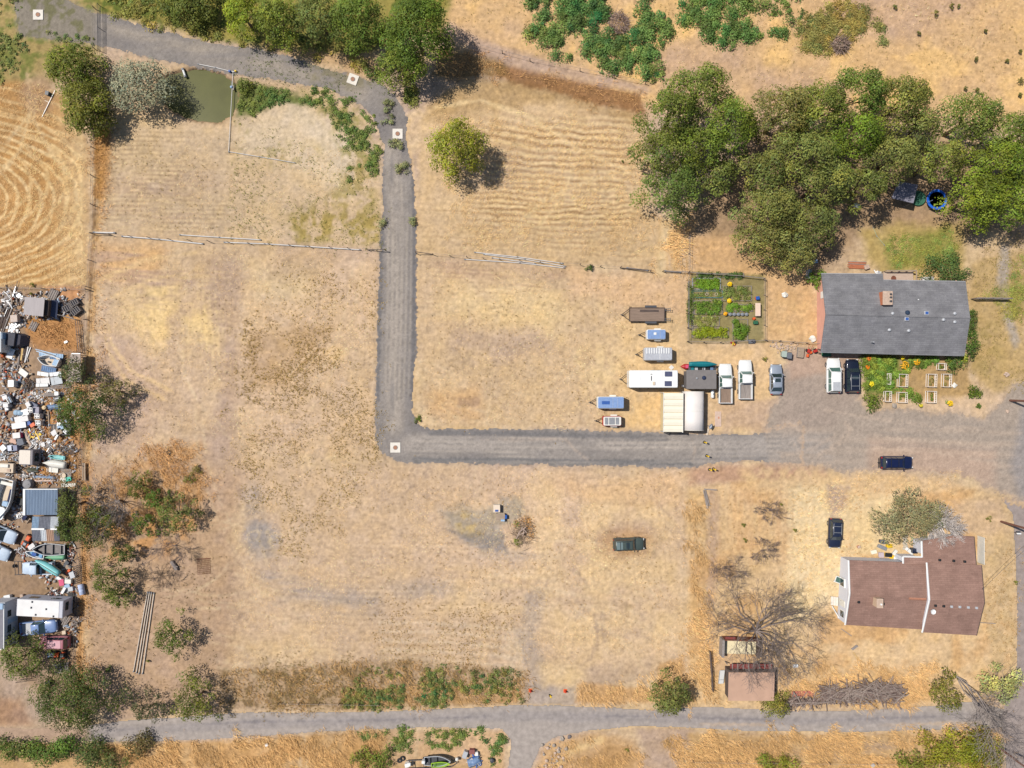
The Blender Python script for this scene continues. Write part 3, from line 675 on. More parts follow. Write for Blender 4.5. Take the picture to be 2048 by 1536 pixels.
mb = MB(); mb.prism([(X(a), Y(b)) for a, b in [(300, 165), (345, 140), (410, 130), (450, 140), (476, 165), (482, 205), (470, 235), (445, 252), (395, 250), (350, 240), (310, 215)]], -0.5, -0.32)
w = mb.build('pond_water', wm); w['kind'] = 'structure'
# ------------------------------------------------------------------ plants
leaf_m = attr_mat('leaves', rough=0.6, nscale=1.5, lo=0.85, hi=1.15, bump=0, trans=0.14, spec=0.25)
straw_m = attr_mat('dry_grass', rough=0.85, nscale=1.5, lo=0.85, hi=1.15, bump=0, trans=0.15, spec=0.1)
bark_m = mat('bark', (122, 102, 84), rough=0.9, var=0.3, scale=6, bump=0.4)
dead_m = mat('dead_wood', (160, 148, 142), rough=0.9, var=0.22, scale=5, bump=0.3)
twig_m = mat('grey_twigs', (140, 124, 120), rough=0.9, var=0.25, scale=3)
tan_twig_m = mat('tan_twigs', (170, 146, 122), rough=0.9, var=0.25, scale=3)
def leaf_quads(cen, nor, size, rng, asp=0.6):
    n = len(cen)
    r = rng.normal(size=(n, 3)); t = r - (r * nor).sum(1, keepdims=True) * nor
    t /= np.linalg.norm(t, axis=1, keepdims=True) + 1e-9
    b = np.cross(nor, t)
    s = size[:, None] * 0.5
    V = np.stack([cen - t * s, cen + b * s * asp, cen + t * s, cen - b * s * asp], 1).reshape(-1, 3)
    F = np.arange(n * 4).reshape(n, 4)
    return V, F
def crown_arrays(lobes, dens, size, rgb, rng, var=0.22, hue=0.10, shell=0.55):
    V = []; F = []; K = []; off = 0
    base = np.array(alb(rgb)) * np.array([1.03, 1.0, 0.92]) * EXPO / 1.32
    for (cx, cy, cz, rx, ry, rz) in lobes:
        area = (rx * ry + rx * rz + ry * rz) / 3
        n = max(40, int(dens * area / (size * size) * 10))
        d = rng.normal(size=(n, 3)); d /= np.linalg.norm(d, axis=1, keepdims=True)
        d[:, 2] = np.where(d[:, 2] < -0.35, -d[:, 2], d[:, 2])
        rad = (shell + (1 - shell) * rng.random(n) ** 0.6) * (1 + 0.18 * np.sin(d[:, 0] * 5 + cx * 3) * np.cos(d[:, 1] * 6 + cy * 2) + 0.12 * rng.normal(size=n))
        cen = d * rad[:, None] * np.array([rx, ry, rz]) + np.array([cx, cy, cz])
        nor = d * 0.8 + np.array([0, 0, 0.35]) + rng.normal(size=(n, 3)) * 0.3
        nor /= np.linalg.norm(nor, axis=1, keepdims=True)
        v, f = leaf_quads(cen, nor, size * (0.6 + 0.8 * rng.random(n)), rng)
        lt = 1 + var * rng.normal()
        tint = np.clip(lt, 0.6, 1.45) * (1 + 0.20 * (rng.random((n, 1)) - 0.5) * 2)
        hv = rng.normal() * hue
        c = base * tint * (1 + np.array([hv + 0.0, 0.25 * hv, -0.5 * hv]) + np.array([0.12, 0.04, 0]) * rng.normal(size=(n, 1)))
        V.append(v); F.append(f + off); K.append(np.repeat(np.clip(c, 0.004, 0.8), 4, 0)); off += len(v)
    return np.concatenate(V), np.concatenate(F), np.concatenate(K)
def make_lobes(rx, ry, h, rng, k=None, clear=0.25, spread=0.72, size=0.42, flat=0.8, ragged=0.35):
    R = (rx + ry) / 2
    k = k or int(9 + R * 1.6)
    L = []
    for i in range(k):
        a = i * 2.39996 + rng.random() * 0.9
        q = math.sqrt((i + 0.4) / k) * (1 + ragged * (rng.random() - 0.5))
        x, y = math.cos(a) * q * rx * spread, math.sin(a) * q * ry * spread
        rr = size * R * (0.65 + 0.6 * rng.random())
        top = h * (1 - 0.42 * q * q) - 0.14 * h * rng.random()
        z = max(h * clear + rr * 0.4, top - rr * flat)
        L.append((x, y, z, rr, rr, rr * flat))
    return L
def limbs(mb, lobes, h, r0, rng, lean=(0, 0), frac=0.35, n=7):
    z1 = h * frac
    mb.path([(0, 0, -0.15), (lean[0] * 0.4, lean[1] * 0.4, z1 * 0.5), (lean[0], lean[1], z1)], [r0 * 1.25, r0, r0 * 0.8], 8)
    order = list(range(len(lobes))); rng.shuffle(order)
    for i in order[:n]:
        x, y, z = lobes[i][:3]
        m1 = (lean[0] + (x - lean[0]) * 0.45, lean[1] + (y - lean[1]) * 0.45, z1 + (z - z1) * 0.6)
        mb.path([(lean[0], lean[1], z1 * 0.9), m1, (x, y, z)], [r0 * 0.55, r0 * 0.35, r0 * 0.12], 6)
def tree(name, label, px, py, rx, ry, h, rgb, seed, cat='tree', group=None, dens=0.72, leaf=0.36, hc=0.62, k=None, clear=0.25, size=0.40, var=0.2, hue=0.08, trunk=None, spread=0.74, shell=0.5, twigs=0, ragged=0.4):
    rng = np.random.default_rng(seed)
    cx, cy = at(px, py, h * hc)
    f = (CAM_H - h * hc) / CAM_H
    rx *= S * f; ry *= S * f
    t = thing(name, label, cat, (cx, cy, 0), 0, group)
    L = make_lobes(rx, ry, h, rng, k, clear, spread, size, ragged=ragged)
    V, F, K = crown_arrays(L, dens, leaf, rgb, rng, var, hue, shell)
    np_mesh('crown', V, F, K, leaf_m, t)
    mb = MB(); limbs(mb, L, h, trunk or (0.05 + 0.02 * h), rng, n=min(5, len(L)))
    if twigs:
        for i in range(twigs):
            l = L[int(rng.random() * len(L))]
            d = rng.normal(size=3); d[2] = abs(d[2]) * 0.5; d /= np.linalg.norm(d)
            p = np.array(l[:3]); e = p + d * l[3] * 1.15
            mb.path([p, p + d * l[3] * 0.6 + rng.normal(size=3) * 0.1, e], [0.06, 0.045, 0.02], 4)
    mb.build('trunk', bark_m, t, True)
    return t
def branchy(mb, p, d, L, r, rng, depth, spread=0.6, up=0.0, n=3, minr=0.017):
    """recursive bare branching"""
    d = d / np.linalg.norm(d)
    q = p + d * L * 0.5 + rng.normal(size=3) * L * 0.06
    d2 = d + rng.normal(size=3) * 0.25; d2[2] += up; d2 /= np.linalg.norm(d2)
    e = q + d2 * L * 0.5
    e[2] = max(e[2], 0.05); q[2] = max(q[2], 0.05)
    mb.path([p, q, e], [r, r * 0.8, max(minr, r * 0.6)], 5 if r > 0.05 else 3, cap=False)
    if depth <= 0: return
    for i in range(n):
        dd = d2 + rng.normal(size=3) * spread; dd[2] += up
        st = e if i < 2 else q
        branchy(mb, st, dd, L * (0.6 + 0.25 * rng.random()), max(minr, r * 0.58), rng, depth - 1, spread, up, n, minr)
def bare_tree(name, label, px, py, h, reach, seed, arms, m=dead_m, depth=4, cat='bare tree', r0=0.2, group=None, hc=0.4, up=0.12, nb=3, spread=0.55):
    rng = np.random.default_rng(seed)
    cx, cy = at(px, py, h * hc)
    t = thing(name, label, cat, (cx, cy, 0), 0, group)
    mb = MB()
    mb.path([(0, 0, -0.1), (0.05, 0, h * 0.12), (0, 0.05, h * 0.22)], [r0 * 1.2, r0, r0 * 0.9], 8)
    mb.build('trunk', m, t, True)
    mb = MB()
    for a, l in arms:
        a = math.radians(a)
        d = np.array([math.cos(a), math.sin(a), 0.55])
        branchy(mb, np.array([0, 0.05, h * 0.2]), d, reach * l * 0.40, r0 * 0.5, rng, depth, spread, up, nb)
    mb.build('branches', m, t, True)
    return t
def shrub(name, label, px, py, rx, ry, h, rgb, seed, cat='shrub', group=None, leaf=0.24, **kw):
    kw.setdefault('dens', 0.8); kw.setdefault('clear', 0.02); kw.setdefault('hc', 0.5); kw.setdefault('trunk', 0.05); kw.setdefault('k', 7); kw.setdefault('size', 0.5)
    return tree(name, label, px, py, rx, ry, h, rgb, seed, cat, group, leaf=leaf, **kw)
NG = 'trees along the north edge of the lane'
GV = 'grove of big trees behind the grey roofed house'
lime, mid, dark, olive = (140, 148, 44), (118, 130, 56), (98, 112, 50), (142, 138, 86)
_T = [
    # name, label, px,py,rx,ry,h,rgb
    ('willow_shrub', 'sprawling dull green shrub at the top edge, just east of the gate', 372, 6, 62, 34, 4.5, (112, 118, 56), NG),
    ('young_tree', 'bright yellow green young tree at the top edge north of the lane', 484, 28, 40, 42, 7, lime, NG),
    ('leafy_tree', 'olive green tree overhanging the lane between the yellow green one and the grey green one', 556, 36, 48, 48, 8, (122, 130, 52), NG),
    ('leafy_tree', 'grey green tree in the middle of the row above the lane', 632, 28, 52, 46, 9, (118, 124, 70), NG),
    ('leafy_tree', 'mid green broad tree beside the tallest tree of the north row', 712, 34, 60, 56, 10, (114, 128, 54), NG),
    ('leafy_tree', 'tall dense green tree at the east end of the north row', 832, 56, 66, 78, 12, (102, 120, 46), NG),
    ('leafy_tree', 'low skirt of green branches under the east end of the north row', 800, 128, 48, 42, 7, (124, 134, 60), NG),
    ('elm_tree', 'yellowish green ragged tree by the manhole pad and fence corner', 140, 132, 60, 58, 6, (112, 124, 42), None),
    ('elm_tree', 'mottled green tree between the mown loops and the silvery tree', 166, 205, 58, 66, 6.5, (118, 122, 44), None),
    ('elm_tree', 'small yellow green tree at the south end beside the dry ditch', 186, 232, 44, 32, 4, (116, 122, 46), None),
    ('lone_tree', 'bright green lone tree in the hay field with a clear round shadow', 915, 292, 60, 66, 8.5, (146, 150, 48), None),
    ('oak_tree', 'northernmost crown of the grove, jutting out towards the dry meadow', 1400, 178, 66, 46, 12, (116, 126, 60), GV),
    ('oak_tree', 'grove crown overhanging the end of the brown ditch', 1345, 232, 58, 50, 12, (112, 122, 54), GV),
    ('oak_tree', 'round bright grove crown on the inner side of the ditch end', 1462, 252, 54, 58, 13, (116, 130, 50), GV),
    ('oak_tree', 'bushy grove crown at the edge of the cut hay rows', 1330, 306, 54, 50, 11, (116, 124, 60), GV),
    ('oak_tree', 'dark middle crown of the hay field side of the grove', 1402, 296, 50, 52, 12, (110, 122, 50), GV),
    ('oak_tree', 'southernmost grove crown beside the hay field, over a dark shadow', 1352, 378, 62, 46, 11, (106, 122, 62), GV),
    ('oak_tree', 'small crown between the hay field side and the house side of the grove', 1436, 352, 44, 38, 9, (120, 128, 70), GV),
    ('grey_leaf_tree', 'dull brownish grey crown at the north of the grove', 1568, 226, 60, 56, 12, (132, 126, 76), GV),
    ('oak_tree', 'grove crown right of the dull brownish grey one', 1640, 222, 56, 54, 13, (120, 126, 60), GV),
    ('oak_tree', 'tallest green crown at the north tip of the grove', 1712, 188, 62, 50, 14, (108, 122, 56), GV),
    ('oak_tree', 'olive crown at the north east shoulder of the grove', 1800, 208, 66, 54, 13, (124, 126, 66), GV),
    ('oak_tree', 'round crown bulging from the east side of the grove above the open strip', 1836, 262, 46, 44, 11, (122, 124, 70), GV),
    ('oak_tree', 'bright green crown in the heart of the grove', 1712, 272, 56, 48, 13, (116, 134, 46), GV),
    ('oak_tree', 'wide pale olive crown in the western heart of the grove', 1608, 312, 66, 52, 13, (128, 132, 74), GV),
    ('oak_tree', 'pale crown south of the brownish grey one, by the sunlit gap', 1528, 342, 56, 40, 12, (124, 126, 70), GV),
    ('oak_tree', 'greyish grove crown over the bare forked limb', 1652, 364, 60, 44, 12, (126, 130, 74), GV),
    ('oak_tree', 'olive crown north of the blue trampoline', 1780, 320, 62, 46, 12, (122, 124, 72), GV),
    ('oak_tree', 'grove crown left of the garden shelter, full of shadow', 1728, 372, 44, 36, 11, (122, 126, 68), GV),
    ('oak_tree', 'spreading pale crown on the west slope of the grove', 1542, 416, 64, 46, 11, (130, 130, 76), GV),
    ('oak_tree', 'low pale crown reaching towards the garden plot', 1530, 476, 58, 38, 9, (136, 132, 80), GV),
    ('oak_tree', 'crown leaning over the grassy yard on the south of the grove', 1626, 446, 56, 44, 10, (128, 130, 76), GV),
    ('oak_tree', 'lowest crown of the grove, drooping beside the house corner', 1590, 506, 44, 36, 8, (134, 130, 80), GV),
    ('oak_tree', 'separate green crown at the north end of the eastern clump', 1948, 236, 58, 46, 11, (116, 126, 62), GV),
    ('oak_tree', 'crown at the right edge of the picture, north of the yellow green one', 2026, 272, 56, 46, 12, (112, 122, 58), GV),
    ('oak_tree', 'yellowish crown between the trampoline and the eastern clump', 1884, 320, 50, 36, 11, (128, 130, 64), GV),
    ('oak_tree', 'bright yellow green crown in the eastern clump', 1996, 330, 62, 52, 12, (124, 138, 50), GV),
    ('oak_tree', 'large yellow green crown just right of the blue trampoline', 1962, 392, 56, 54, 11, (124, 134, 48), GV),
    ('oak_tree', 'last crown of the eastern clump, over the gravel path', 2022, 400, 52, 52, 11, (118, 132, 48), GV),
    ('roadside_tree', 'dark green tree on the bottom road with a long dark blue shadow', 1343, 1394, 44, 44, 5.5, (116, 122, 62), None),
]
for i, (nm, lb, px, py, rx, ry, h, rgb, g) in enumerate(_T):
    grove = g == GV
    if g: rx, ry = rx * 1.14, ry * 1.14
    if g: rgb = (rgb[0] * .98, rgb[1] * 1.02, rgb[2] * .9)
    tree(nm, lb, px, py, rx, ry, h, rgb, 100 + i, group=g, leaf=0.26 if grove else 0.25, dens=0.85 if grove else 0.85, shell=0.66,
         k=int(20 + (rx + ry) * 0.16), size=0.28 if grove else 0.29, var=0.30, twigs=14 if grove else 4, spread=0.86 if grove else 0.80, clear=0.3 if grove else 0.2)
tree('silver_tree', 'silvery grey green olive tree leaning over the pond', 276, 170, 66, 54, 6.5, (158, 160, 134), 51, leaf=0.26, dens=0.7, k=34, size=0.33, var=0.16, hue=0.04, twigs=20, spread=0.85, shell=.7)
WG = 'trees along the salvage yard boundary'
_W = [
    ('boundary_tree', 'thin grey green tree half over the grey lean-to roof', 150, 748, 34, 30, 5.0, (118, 122, 72)),
    ('boundary_tree', 'dark round leafy tree, largest beside the stoves of the salvage yard', 163, 826, 54, 44, 6.0, (98, 116, 44)),
    ('boundary_tree', 'brownish olive tree between the dark round tree and the dry field', 228, 784, 34, 26, 3.6, (136, 124, 70)),
    ('boundary_tree', 'olive tree overlapping the blue metal roof', 142, 1012, 30, 42, 5.5, (122, 128, 60)),
    ('boundary_tree', 'tree overlapping the patched roof with the dark shade below', 134, 1056, 22, 30, 4.5, (110, 122, 56)),
    ('boundary_tree', 'dusky tree between the patched roof and the grey dead crown', 182, 1060, 40, 38, 5.5, (116, 118, 58)),
    ('boundary_tree', 'fresh green tree under the grey dead crown', 200, 1034, 26, 18, 3.8, (124, 136, 54)),
    ('boundary_tree', 'feathery yellow green tree north of the small bright shrub', 276, 974, 24, 26, 3.2, (132, 134, 56)),
    ('boundary_tree', 'small bright green round tree among dry grass', 312, 998, 21, 20, 2.8, (112, 134, 52)),
    ('boundary_tree', 'olive tree whose shadow falls clear to its right on bare ground', 350, 1030, 38, 32, 4.8, (134, 138, 68)),
    ('boundary_tree', 'deep green small tree south west of the olive one', 285, 1046, 25, 26, 3.6, (104, 130, 42)),
    ('boundary_tree', 'dark little tree next to the bare grey shrub', 246, 1106, 22, 17, 3.2, (100, 114, 46)),
    ('boundary_tree', 'two toned tree with dark shaded east side above the pipe bundle', 214, 1158, 32, 40, 5.2, (120, 128, 54)),
    ('boundary_tree', 'yellow green lower bough tree beside the top of the pipe bundle', 236, 1194, 28, 20, 3.4, (124, 134, 46)),
    ('boundary_tree', 'green tree standing alone east of the pipe bundle', 342, 1274, 36, 38, 4.8, (112, 126, 44)),
    ('boundary_tree', 'spreading tree over the iron gate and red van', 42, 1316, 50, 42, 5.5, (126, 134, 58)),
    ('boundary_tree', 'large dark tree at the corner of the bottom road', 142, 1402, 78, 58, 6.5, (106, 118, 50)),
    ('boundary_tree', 'thin twiggy tree between the two roadside trees', 294, 1420, 32, 24, 3.4, (92, 96, 58)),
    ('boundary_tree', 'round olive tree on the edge of the bottom road, west of the weedy bank', 388, 1402, 46, 44, 5.2, (138, 140, 58)),
]
for i, (nm, lb, px, py, rx, ry, h, rgb) in enumerate(_W):
    tree(nm, lb, px, py, rx * 1.08, ry * 1.08, h, (rgb[0] * .8, rgb[1] * .84, rgb[2] * .8), 300 + i, group=WG, leaf=0.22, dens=0.75, k=int(16 + (rx + ry) * 0.2), size=0.27, var=0.34, twigs=8, ragged=.7, spread=0.95, shell=0.65)
bare_tree('dead_tree', 'grey dead tree crown among the boundary trees', 225, 1005, 5.0, 6.5, 61, [(20, .8), (80, .7), (140, .9), (200, .7), (265, .9), (320, 1.0), (350, .7)], depth=4, group=None, r0=0.14)
bare_tree('bare_shrub', 'low bare grey shrub with a stripe of shadow, in the west strip', 348, 1092, 2.2, 5.0, 62, [(0, .8), (30, .6), (150, .6), (180, 1.0), (200, .7), (340, .7)], depth=4, cat='shrub', r0=0.07, m=twig_m, hc=.3)
bare_tree('bare_tree', 'large leafless tree over the collapsing sheds', 1518, 1268, 6.5, 9.6, 63, [(15, 1.0), (40, .95), (70, .9), (95, .8), (130, .95), (165, .95), (185, 0.8), (215, .7), (260, .65), (300, .75), (335, .85), (355, .9)], depth=5, r0=0.24, nb=3, m=mat('grey_branch', (146, 132, 126), var=0.2))
bare_tree('bare_sapling', 'small leafless tree beside the driveway, nearest the leaning posts', 1531, 1022, 2.4, 3.0, 64, [(0, 1.0), (330, 1.0), (120, .7), (60, .7), (170, .7), (250, .5)], depth=4, r0=0.07, m=twig_m, cat='bare tree', hc=.3)
bare_tree('bare_sapling', 'small leafless bush south of the other bare sapling', 1526, 1102, 2.2, 2.8, 65, [(0, .9), (40, .9), (90, .9), (130, .9), (180, .9), (230, .8), (300, .6)], depth=4, r0=0.06, m=twig_m, cat='bare tree', hc=.3)
bare_tree('dry_bush', 'brown dead thicket along the old fence line in the east lot', 1450, 1138, 1.2, 3.2, 66, [(0, 1), (20, .9), (170, .9), (190, 1), (90, .5), (345, .9)], depth=4, r0=0.05, m=twig_m, cat='bush', hc=.3)
bare_tree('dry_bush', 'grey brown stick bush above the top of the pipe bundle', 318, 1152, 1.4, 3.0, 67, [(0, .9), (60, .7), (120, .7), (190, 1), (250, .8), (310, .7)], depth=4, r0=0.05, m=tan_twig_m, cat='bush', hc=.3)
bare_tree('dry_bush', 'thin brown stick bush below the weathered log', 345, 1165, 1.0, 2.2, 68, [(10, 1), (90, .7), (180, 1), (270, .7)], depth=3, r0=0.04, m=tan_twig_m, cat='bush', hc=.3)
bare_tree('fallen_tree', 'grey fallen tree lying across the road corner beside the round shrub', 1912, 1352, 1.2, 14, 69, [(-50, 1.0), (-42, .9), (-58, .85), (-65, .7), (-35, .7), (-48, .6)], depth=5, r0=0.16, cat='fallen tree', m=dead_m, hc=.3, up=-0.12, spread=0.32)
# juniper and its dead grey side, shrubs near the houses and roads
tree('juniper_tree', 'sprawling grey green juniper behind the brown roofed house', 1826, 1036, 80, 52, 5.0, (146, 142, 104), 71, leaf=0.24, dens=0.6, k=44, size=0.26, var=0.14, twigs=40, spread=0.86)
bare_tree('dead_juniper', 'spiky silver dead juniper against the brown roof', 1880, 1052, 4.2, 4.2, 72, [(a, 0.85) for a in range(0, 360, 17)], depth=4, r0=0.3, m=mat('silver_wood', (232, 222, 216), var=0.12), cat='dead tree', spread=0.35)
_S = [
    ('round_shrub', 'dense dark green round shrub at the back of the grey roofed house', 1892, 542, 40, 30, 3.2, (88, 112, 56), 16),
    ('corner_bush', 'leafy green bush at the west corner of the grey roofed house', 1634, 556, 20, 24, 2.2, (104, 134, 40), 10),
    ('foundation_shrub', 'dark shrub along the east wall of the grey roofed house, upper one', 1944, 640, 11, 28, 2.0, (84, 108, 44), 9),
    ('foundation_shrub', 'dark shrub along the east wall of the grey roofed house, lower one', 1944, 690, 14, 30, 2.2, (80, 106, 40), 9),
    ('foundation_shrub', 'green shrub on the front corner next to a white plant frame', 1912, 727, 26, 16, 1.8, (92, 118, 52), 9),
    ('mounded_shrub', 'fine textured green mound at the gravel corner of the front garden', 1746, 804, 18, 22, 1.4, (106, 126, 42), 9),
    ('mounded_shrub', 'low green shrub on the bank near the east end of the front garden', 1952, 786, 18, 14, 1.0, (104, 124, 40), 7),
    ('mounded_shrub', 'tiny round shrub on the gravel bank by the utility pole', 1958, 812, 6, 5, 0.6, (96, 116, 44), 5),
    ('road_shrub', 'small olive shrub growing in front of the flat roofed shed by the road', 1555, 1410, 24, 26, 2.6, (134, 134, 58), 10),
    ('road_shrub', 'round olive shrub beside the fallen grey tree', 1896, 1385, 31, 34, 2.8, (124, 122, 44), 12),
    ('road_shrub', 'pale green spiky shrub on the road corner', 2004, 1370, 34, 28, 2.4, (178, 182, 112), 12),
    ('thicket', 'yellow green thicket south of the road corner', 1912, 1504, 62, 34, 3.2, (142, 142, 40), 16),
    ('thicket', 'dark centred thicket beside the yellow green one at the bottom edge', 1968, 1510, 34, 40, 3.0, (122, 128, 34), 12),
    ('thicket', 'low green bush at the bottom edge west of the thicket', 1826, 1526, 30, 22, 1.6, (126, 134, 48), 8),
    ('thicket', 'small green bush at the bottom edge below the flat roofed shed', 1556, 1528, 36, 16, 1.6, (140, 146, 50), 8),
    ('bank_shrub', 'green shrub in the corner below the large dark tree', 30, 1500, 42, 18, 2.2, (104, 122, 50), 10),
    ('bank_shrub', 'long green shrub between its neighbours on the lower left bank', 92, 1506, 46, 20, 2.4, (98, 124, 48), 10),
    ('bank_shrub', 'deep green shrub at the foot of the road, end of the bank', 130, 1494, 28, 20, 2.6, (94, 122, 44), 10),
    ('bank_shrub', 'shaded shrub on the bank next to dry orange grass', 184, 1512, 34, 26, 2.6, (92, 108, 52), 10),
    ('bank_shrub', 'grey green shrub at the bottom edge beside the shaded one', 222, 1524, 28, 18, 2.2, (110, 122, 64), 8),
    ('bank_shrub', 'dusky brown green shrub over the dry orange bank', 272, 1492, 32, 24, 2.4, (108, 98, 56), 9),
    ('bank_shrub', 'bright green bush at the bottom edge left of the boats', 760, 1522, 24, 18, 1.8, (118, 132, 52), 9),
    ('bank_shrub', 'bright green bush at the bottom edge, west of its twin by the boats', 720, 1520, 20, 18, 1.8, (120, 130, 50), 9),
    ('fence_shrub', 'small dark green bush on the pole fence in the middle of the field', 1180, 535, 8, 7, 0.9, (84, 108, 44), 5),
    ('corner_weed', 'green weed clump on the inside corner of the gravel lane', 836, 838, 9, 8, 0.6, (104, 124, 44), 5),
    ('field_shrub', 'small green shrub right of the pipe bundle foot', 216, 1338, 8, 9, 0.8, (96, 116, 52), 5),
    ('field_shrub', 'olive weed clump near the dry mound in the west strip', 378, 958, 12, 14, 1.0, (124, 128, 52), 6),
    ('field_shrub', 'dusty weed clump north of the other one beside the dry mound', 392, 940, 12, 12, 0.8, (132, 122, 62), 6),
    ('pond_shrub', 'green rushes at the corner of the pond beneath the white pipe', 488, 172, 18, 18, 1.4, (118, 128, 52), 8),
    ('lane_shrub', 'green bush under the row of trees where the lane bends', 748, 148, 22, 14, 1.4, (112, 128, 54), 7),
    ('lane_shrub', 'tall green weed at the outer bend of the lane', 816, 190, 10, 20, 1.2, (110, 126, 50), 6),
]
for i, (nm, lb, px, py, rx, ry, h, rgb, k) in enumerate(_S):
    if nm in ('bank_shrub', 'round_shrub', 'road_shrub', 'thicket'): rx, ry = rx * 1.25, ry * 1.2
    shrub(nm, lb, px, py, rx, ry, h, rgb, 400 + i, k=k, size=0.46 if k < 12 else 0.38, spread=0.8 if k < 12 else 0.92, twigs=3, leaf=0.16 if rx < 13 else 0.24)
BP = 'cut green branches left on the gravel lane'
for i, (lb, px, py, rx, ry) in enumerate([('long heap of cut pale green branches on the lane bend', 776, 222, 13, 30), ('cut branch heap touching the manhole pad', 790, 287, 17, 11), ('fan shaped cut branch heap south of the manhole pad', 804, 338, 17, 15), ('small cut sprig on the east edge of the lane', 826, 443, 8, 8), ('small cut sprig on the west edge of the lane', 765, 446, 6, 8)]):
    rng = np.random.default_rng(500 + i)
    cx, cy = at(px, py, 0.3)
    t = thing('branch_pile', lb, 'branch pile', (cx, cy, 0), 0, BP)
    L = [((rng.random() - .5) * 1.5 * rx * S, (rng.random() - .5) * 1.6 * ry * S, 0.22 + 0.25 * rng.random(), 0.34 + .25 * rng.random(), 0.34 + .2 * rng.random(), 0.25) for _ in range(int(5 + rx * ry / 28))]
    V, F, K = crown_arrays(L, 0.85, 0.2, (150, 156, 108), rng, 0.16, 0.06, 0.3)
    np_mesh('foliage', V, F, K, leaf_m, t)
    mb = MB()
    for q in range(12):
        a = rng.random() * 6.3; p = np.array([(rng.random() - .5) * rx * S, (rng.random() - .5) * ry * S, 0.15 + .3 * rng.random()]); d = np.array([math.cos(a), math.sin(a), 0.1])
        mb.path([p - d * 0.5, p, p + d * 0.7], [0.03, 0.025, 0.01], 4)
    mb.build('stems', bark_m, t)
# dry tumbleweed domes and small round shrubs of the north meadow
for i, (lb, px, py, rx, ry) in enumerate([('large grey dome of dead brush in the green brambles', 1238, 44, 23, 26), ('smaller grey dome of dead brush at the edge of the olive patch', 1682, 88, 21, 19)]):
    rng = np.random.default_rng(520 + i); cx, cy = at(px, py, 0.6)
    t = thing('dead_bush', lb, 'dead bush', (cx, cy, 0), 0, 'grey dead bushes in the north meadow')
    mb = MB()
    for q in range(420):
        a = rng.random() * 6.3; e = math.acos(rng.random() * 0.95); d = np.array([math.cos(a) * math.sin(e), math.sin(a) * math.sin(e), math.cos(e)])
        sc_ = np.array([rx * S, ry * S, 1.3]); p = d * sc_ * (0.55 + .3 * rng.random()); tt = rng.normal(size=3) * 0.35
        mb.path([p, p + tt * .5 + d * .15, p + tt + d * .2], [0.03, 0.025, 0.012], 3, cap=False)
    mb.build('branches', mat('mauve_twigs', (176, 152, 140), var=0.2), t)
    V, F, K = crown_arrays([(0, 0, 0.5, rx * S * .85, ry * S * .85, 0.75)], 0.9, 0.2, (160, 138, 128), rng, 0, 0.02, 0.8)
    np_mesh('twig_mass', V, F, K, straw_m, t)
MG = 'small round shrubs dotted over the north meadow'
for i, (lb, px, py, r) in enumerate([('lone dark shrub right of the olive ground cover', 1838, 67, 5), ('pale little shrub near the top edge', 1873, 26, 7), ('twin shrub at the top edge, left one', 1904, 12, 6), ('twin shrub at the top edge, right one', 1917, 12, 4), ('shrub tucked next to the isolated olive patch', 1790, 14, 5), ('shrub in the bare part of the meadow above the eastern clump', 1952, 118, 6), ('isolated shrub beside the right picture edge, middle one', 2014, 122, 5), ('largest small shrub at the right picture edge', 2041, 162, 9), ('shrub at the right picture edge, highest one', 2040, 103, 5), ('tiny shrub in the open meadow far from others', 1971, 62, 4), ('left one of two shrubs touching the eastern clump', 1931, 177, 5), ('right one of two shrubs touching the eastern clump', 1954, 180, 5), ('brownish shrub just below the largest one at the picture edge', 2040, 190, 5)]):
    shrub('meadow_shrub', lb, px, py, r, r, 0.5 + r * 0.05, (120, 118, 60), 540 + i, k=4, group=MG, leaf=0.15)
for i, (lb, px, py, r) in enumerate([('green tuft on the hay rows nearest the grove', 1245, 322, 3), ('green weed by the yard fence in the mown field', 64, 569, 6), ('dark tuft inside the fenced corner of the salvage yard', 62, 587, 4), ('green weed on the dry lawn east of the bare sapling', 1563, 1009, 3), ('olive weed between the two bare saplings, left one', 1488, 1050, 5), ('olive weed between the two bare saplings, right one', 1590, 1060, 5), ('dry olive weed next to the southern bare sapling', 1491, 1080, 5), ('yellowish weed at the edge of the hardstanding by the silver sedan', 1530, 717, 7), ('green weed on the strip beside the east road, upper one', 1978, 1037, 8), ('green weed on the strip beside the east road, lower one', 2032, 1165, 5), ('olive weed on the dry grass mound at the bottom', 1254, 1500, 5), ('green weed beside the weathered log', 296, 1322, 4)]):
    shrub('weed_clump', lb, px, py, r, r, 0.35 + r * 0.04, (122, 124, 50), 580 + i, k=3, cat='weed', leaf=0.13)
# ------------------------------------------------------------------ ground cover nobody could count
_DENS = {}
def sample_px(polys, n, rng, noise=None, thr=0.5, seed=1, edge=12):
    P_ = []
    areas = []
    for p in polys:
        q = np.array(p); areas.append(0.5 * abs(np.dot(q[:, 0], np.roll(q[:, 1], 1)) - np.dot(q[:, 1], np.roll(q[:, 0], 1))))
    tot = sum(areas)
    for p, a in zip(polys, areas):
        q = np.array(p); m = int(n * a / tot * 4.5) + 10
        x = q[:, 0].min() - edge + rng.random(m) * (np.ptp(q[:, 0]) + 2 * edge); y = q[:, 1].min() - edge + rng.random(m) * (np.ptp(q[:, 1]) + 2 * edge)
        sd = sd_poly(x, y, p) + edge * 1.3 * (fbm(x, y, 26, 3, seed) - 0.5) * 2
        ok = rng.random(m) < np.clip(0.5 - sd / edge, 0, 1)
        if noise: ok &= rng.random(m) < np.clip((fbm(x, y, noise, 3, seed + 5) - thr) * 7 + 0.5, 0.04, 1)
        P_.append(np.stack([x[ok], y[ok]], 1))
    P_ = np.concatenate(P_); rng.shuffle(P_)
    return P_[:n]
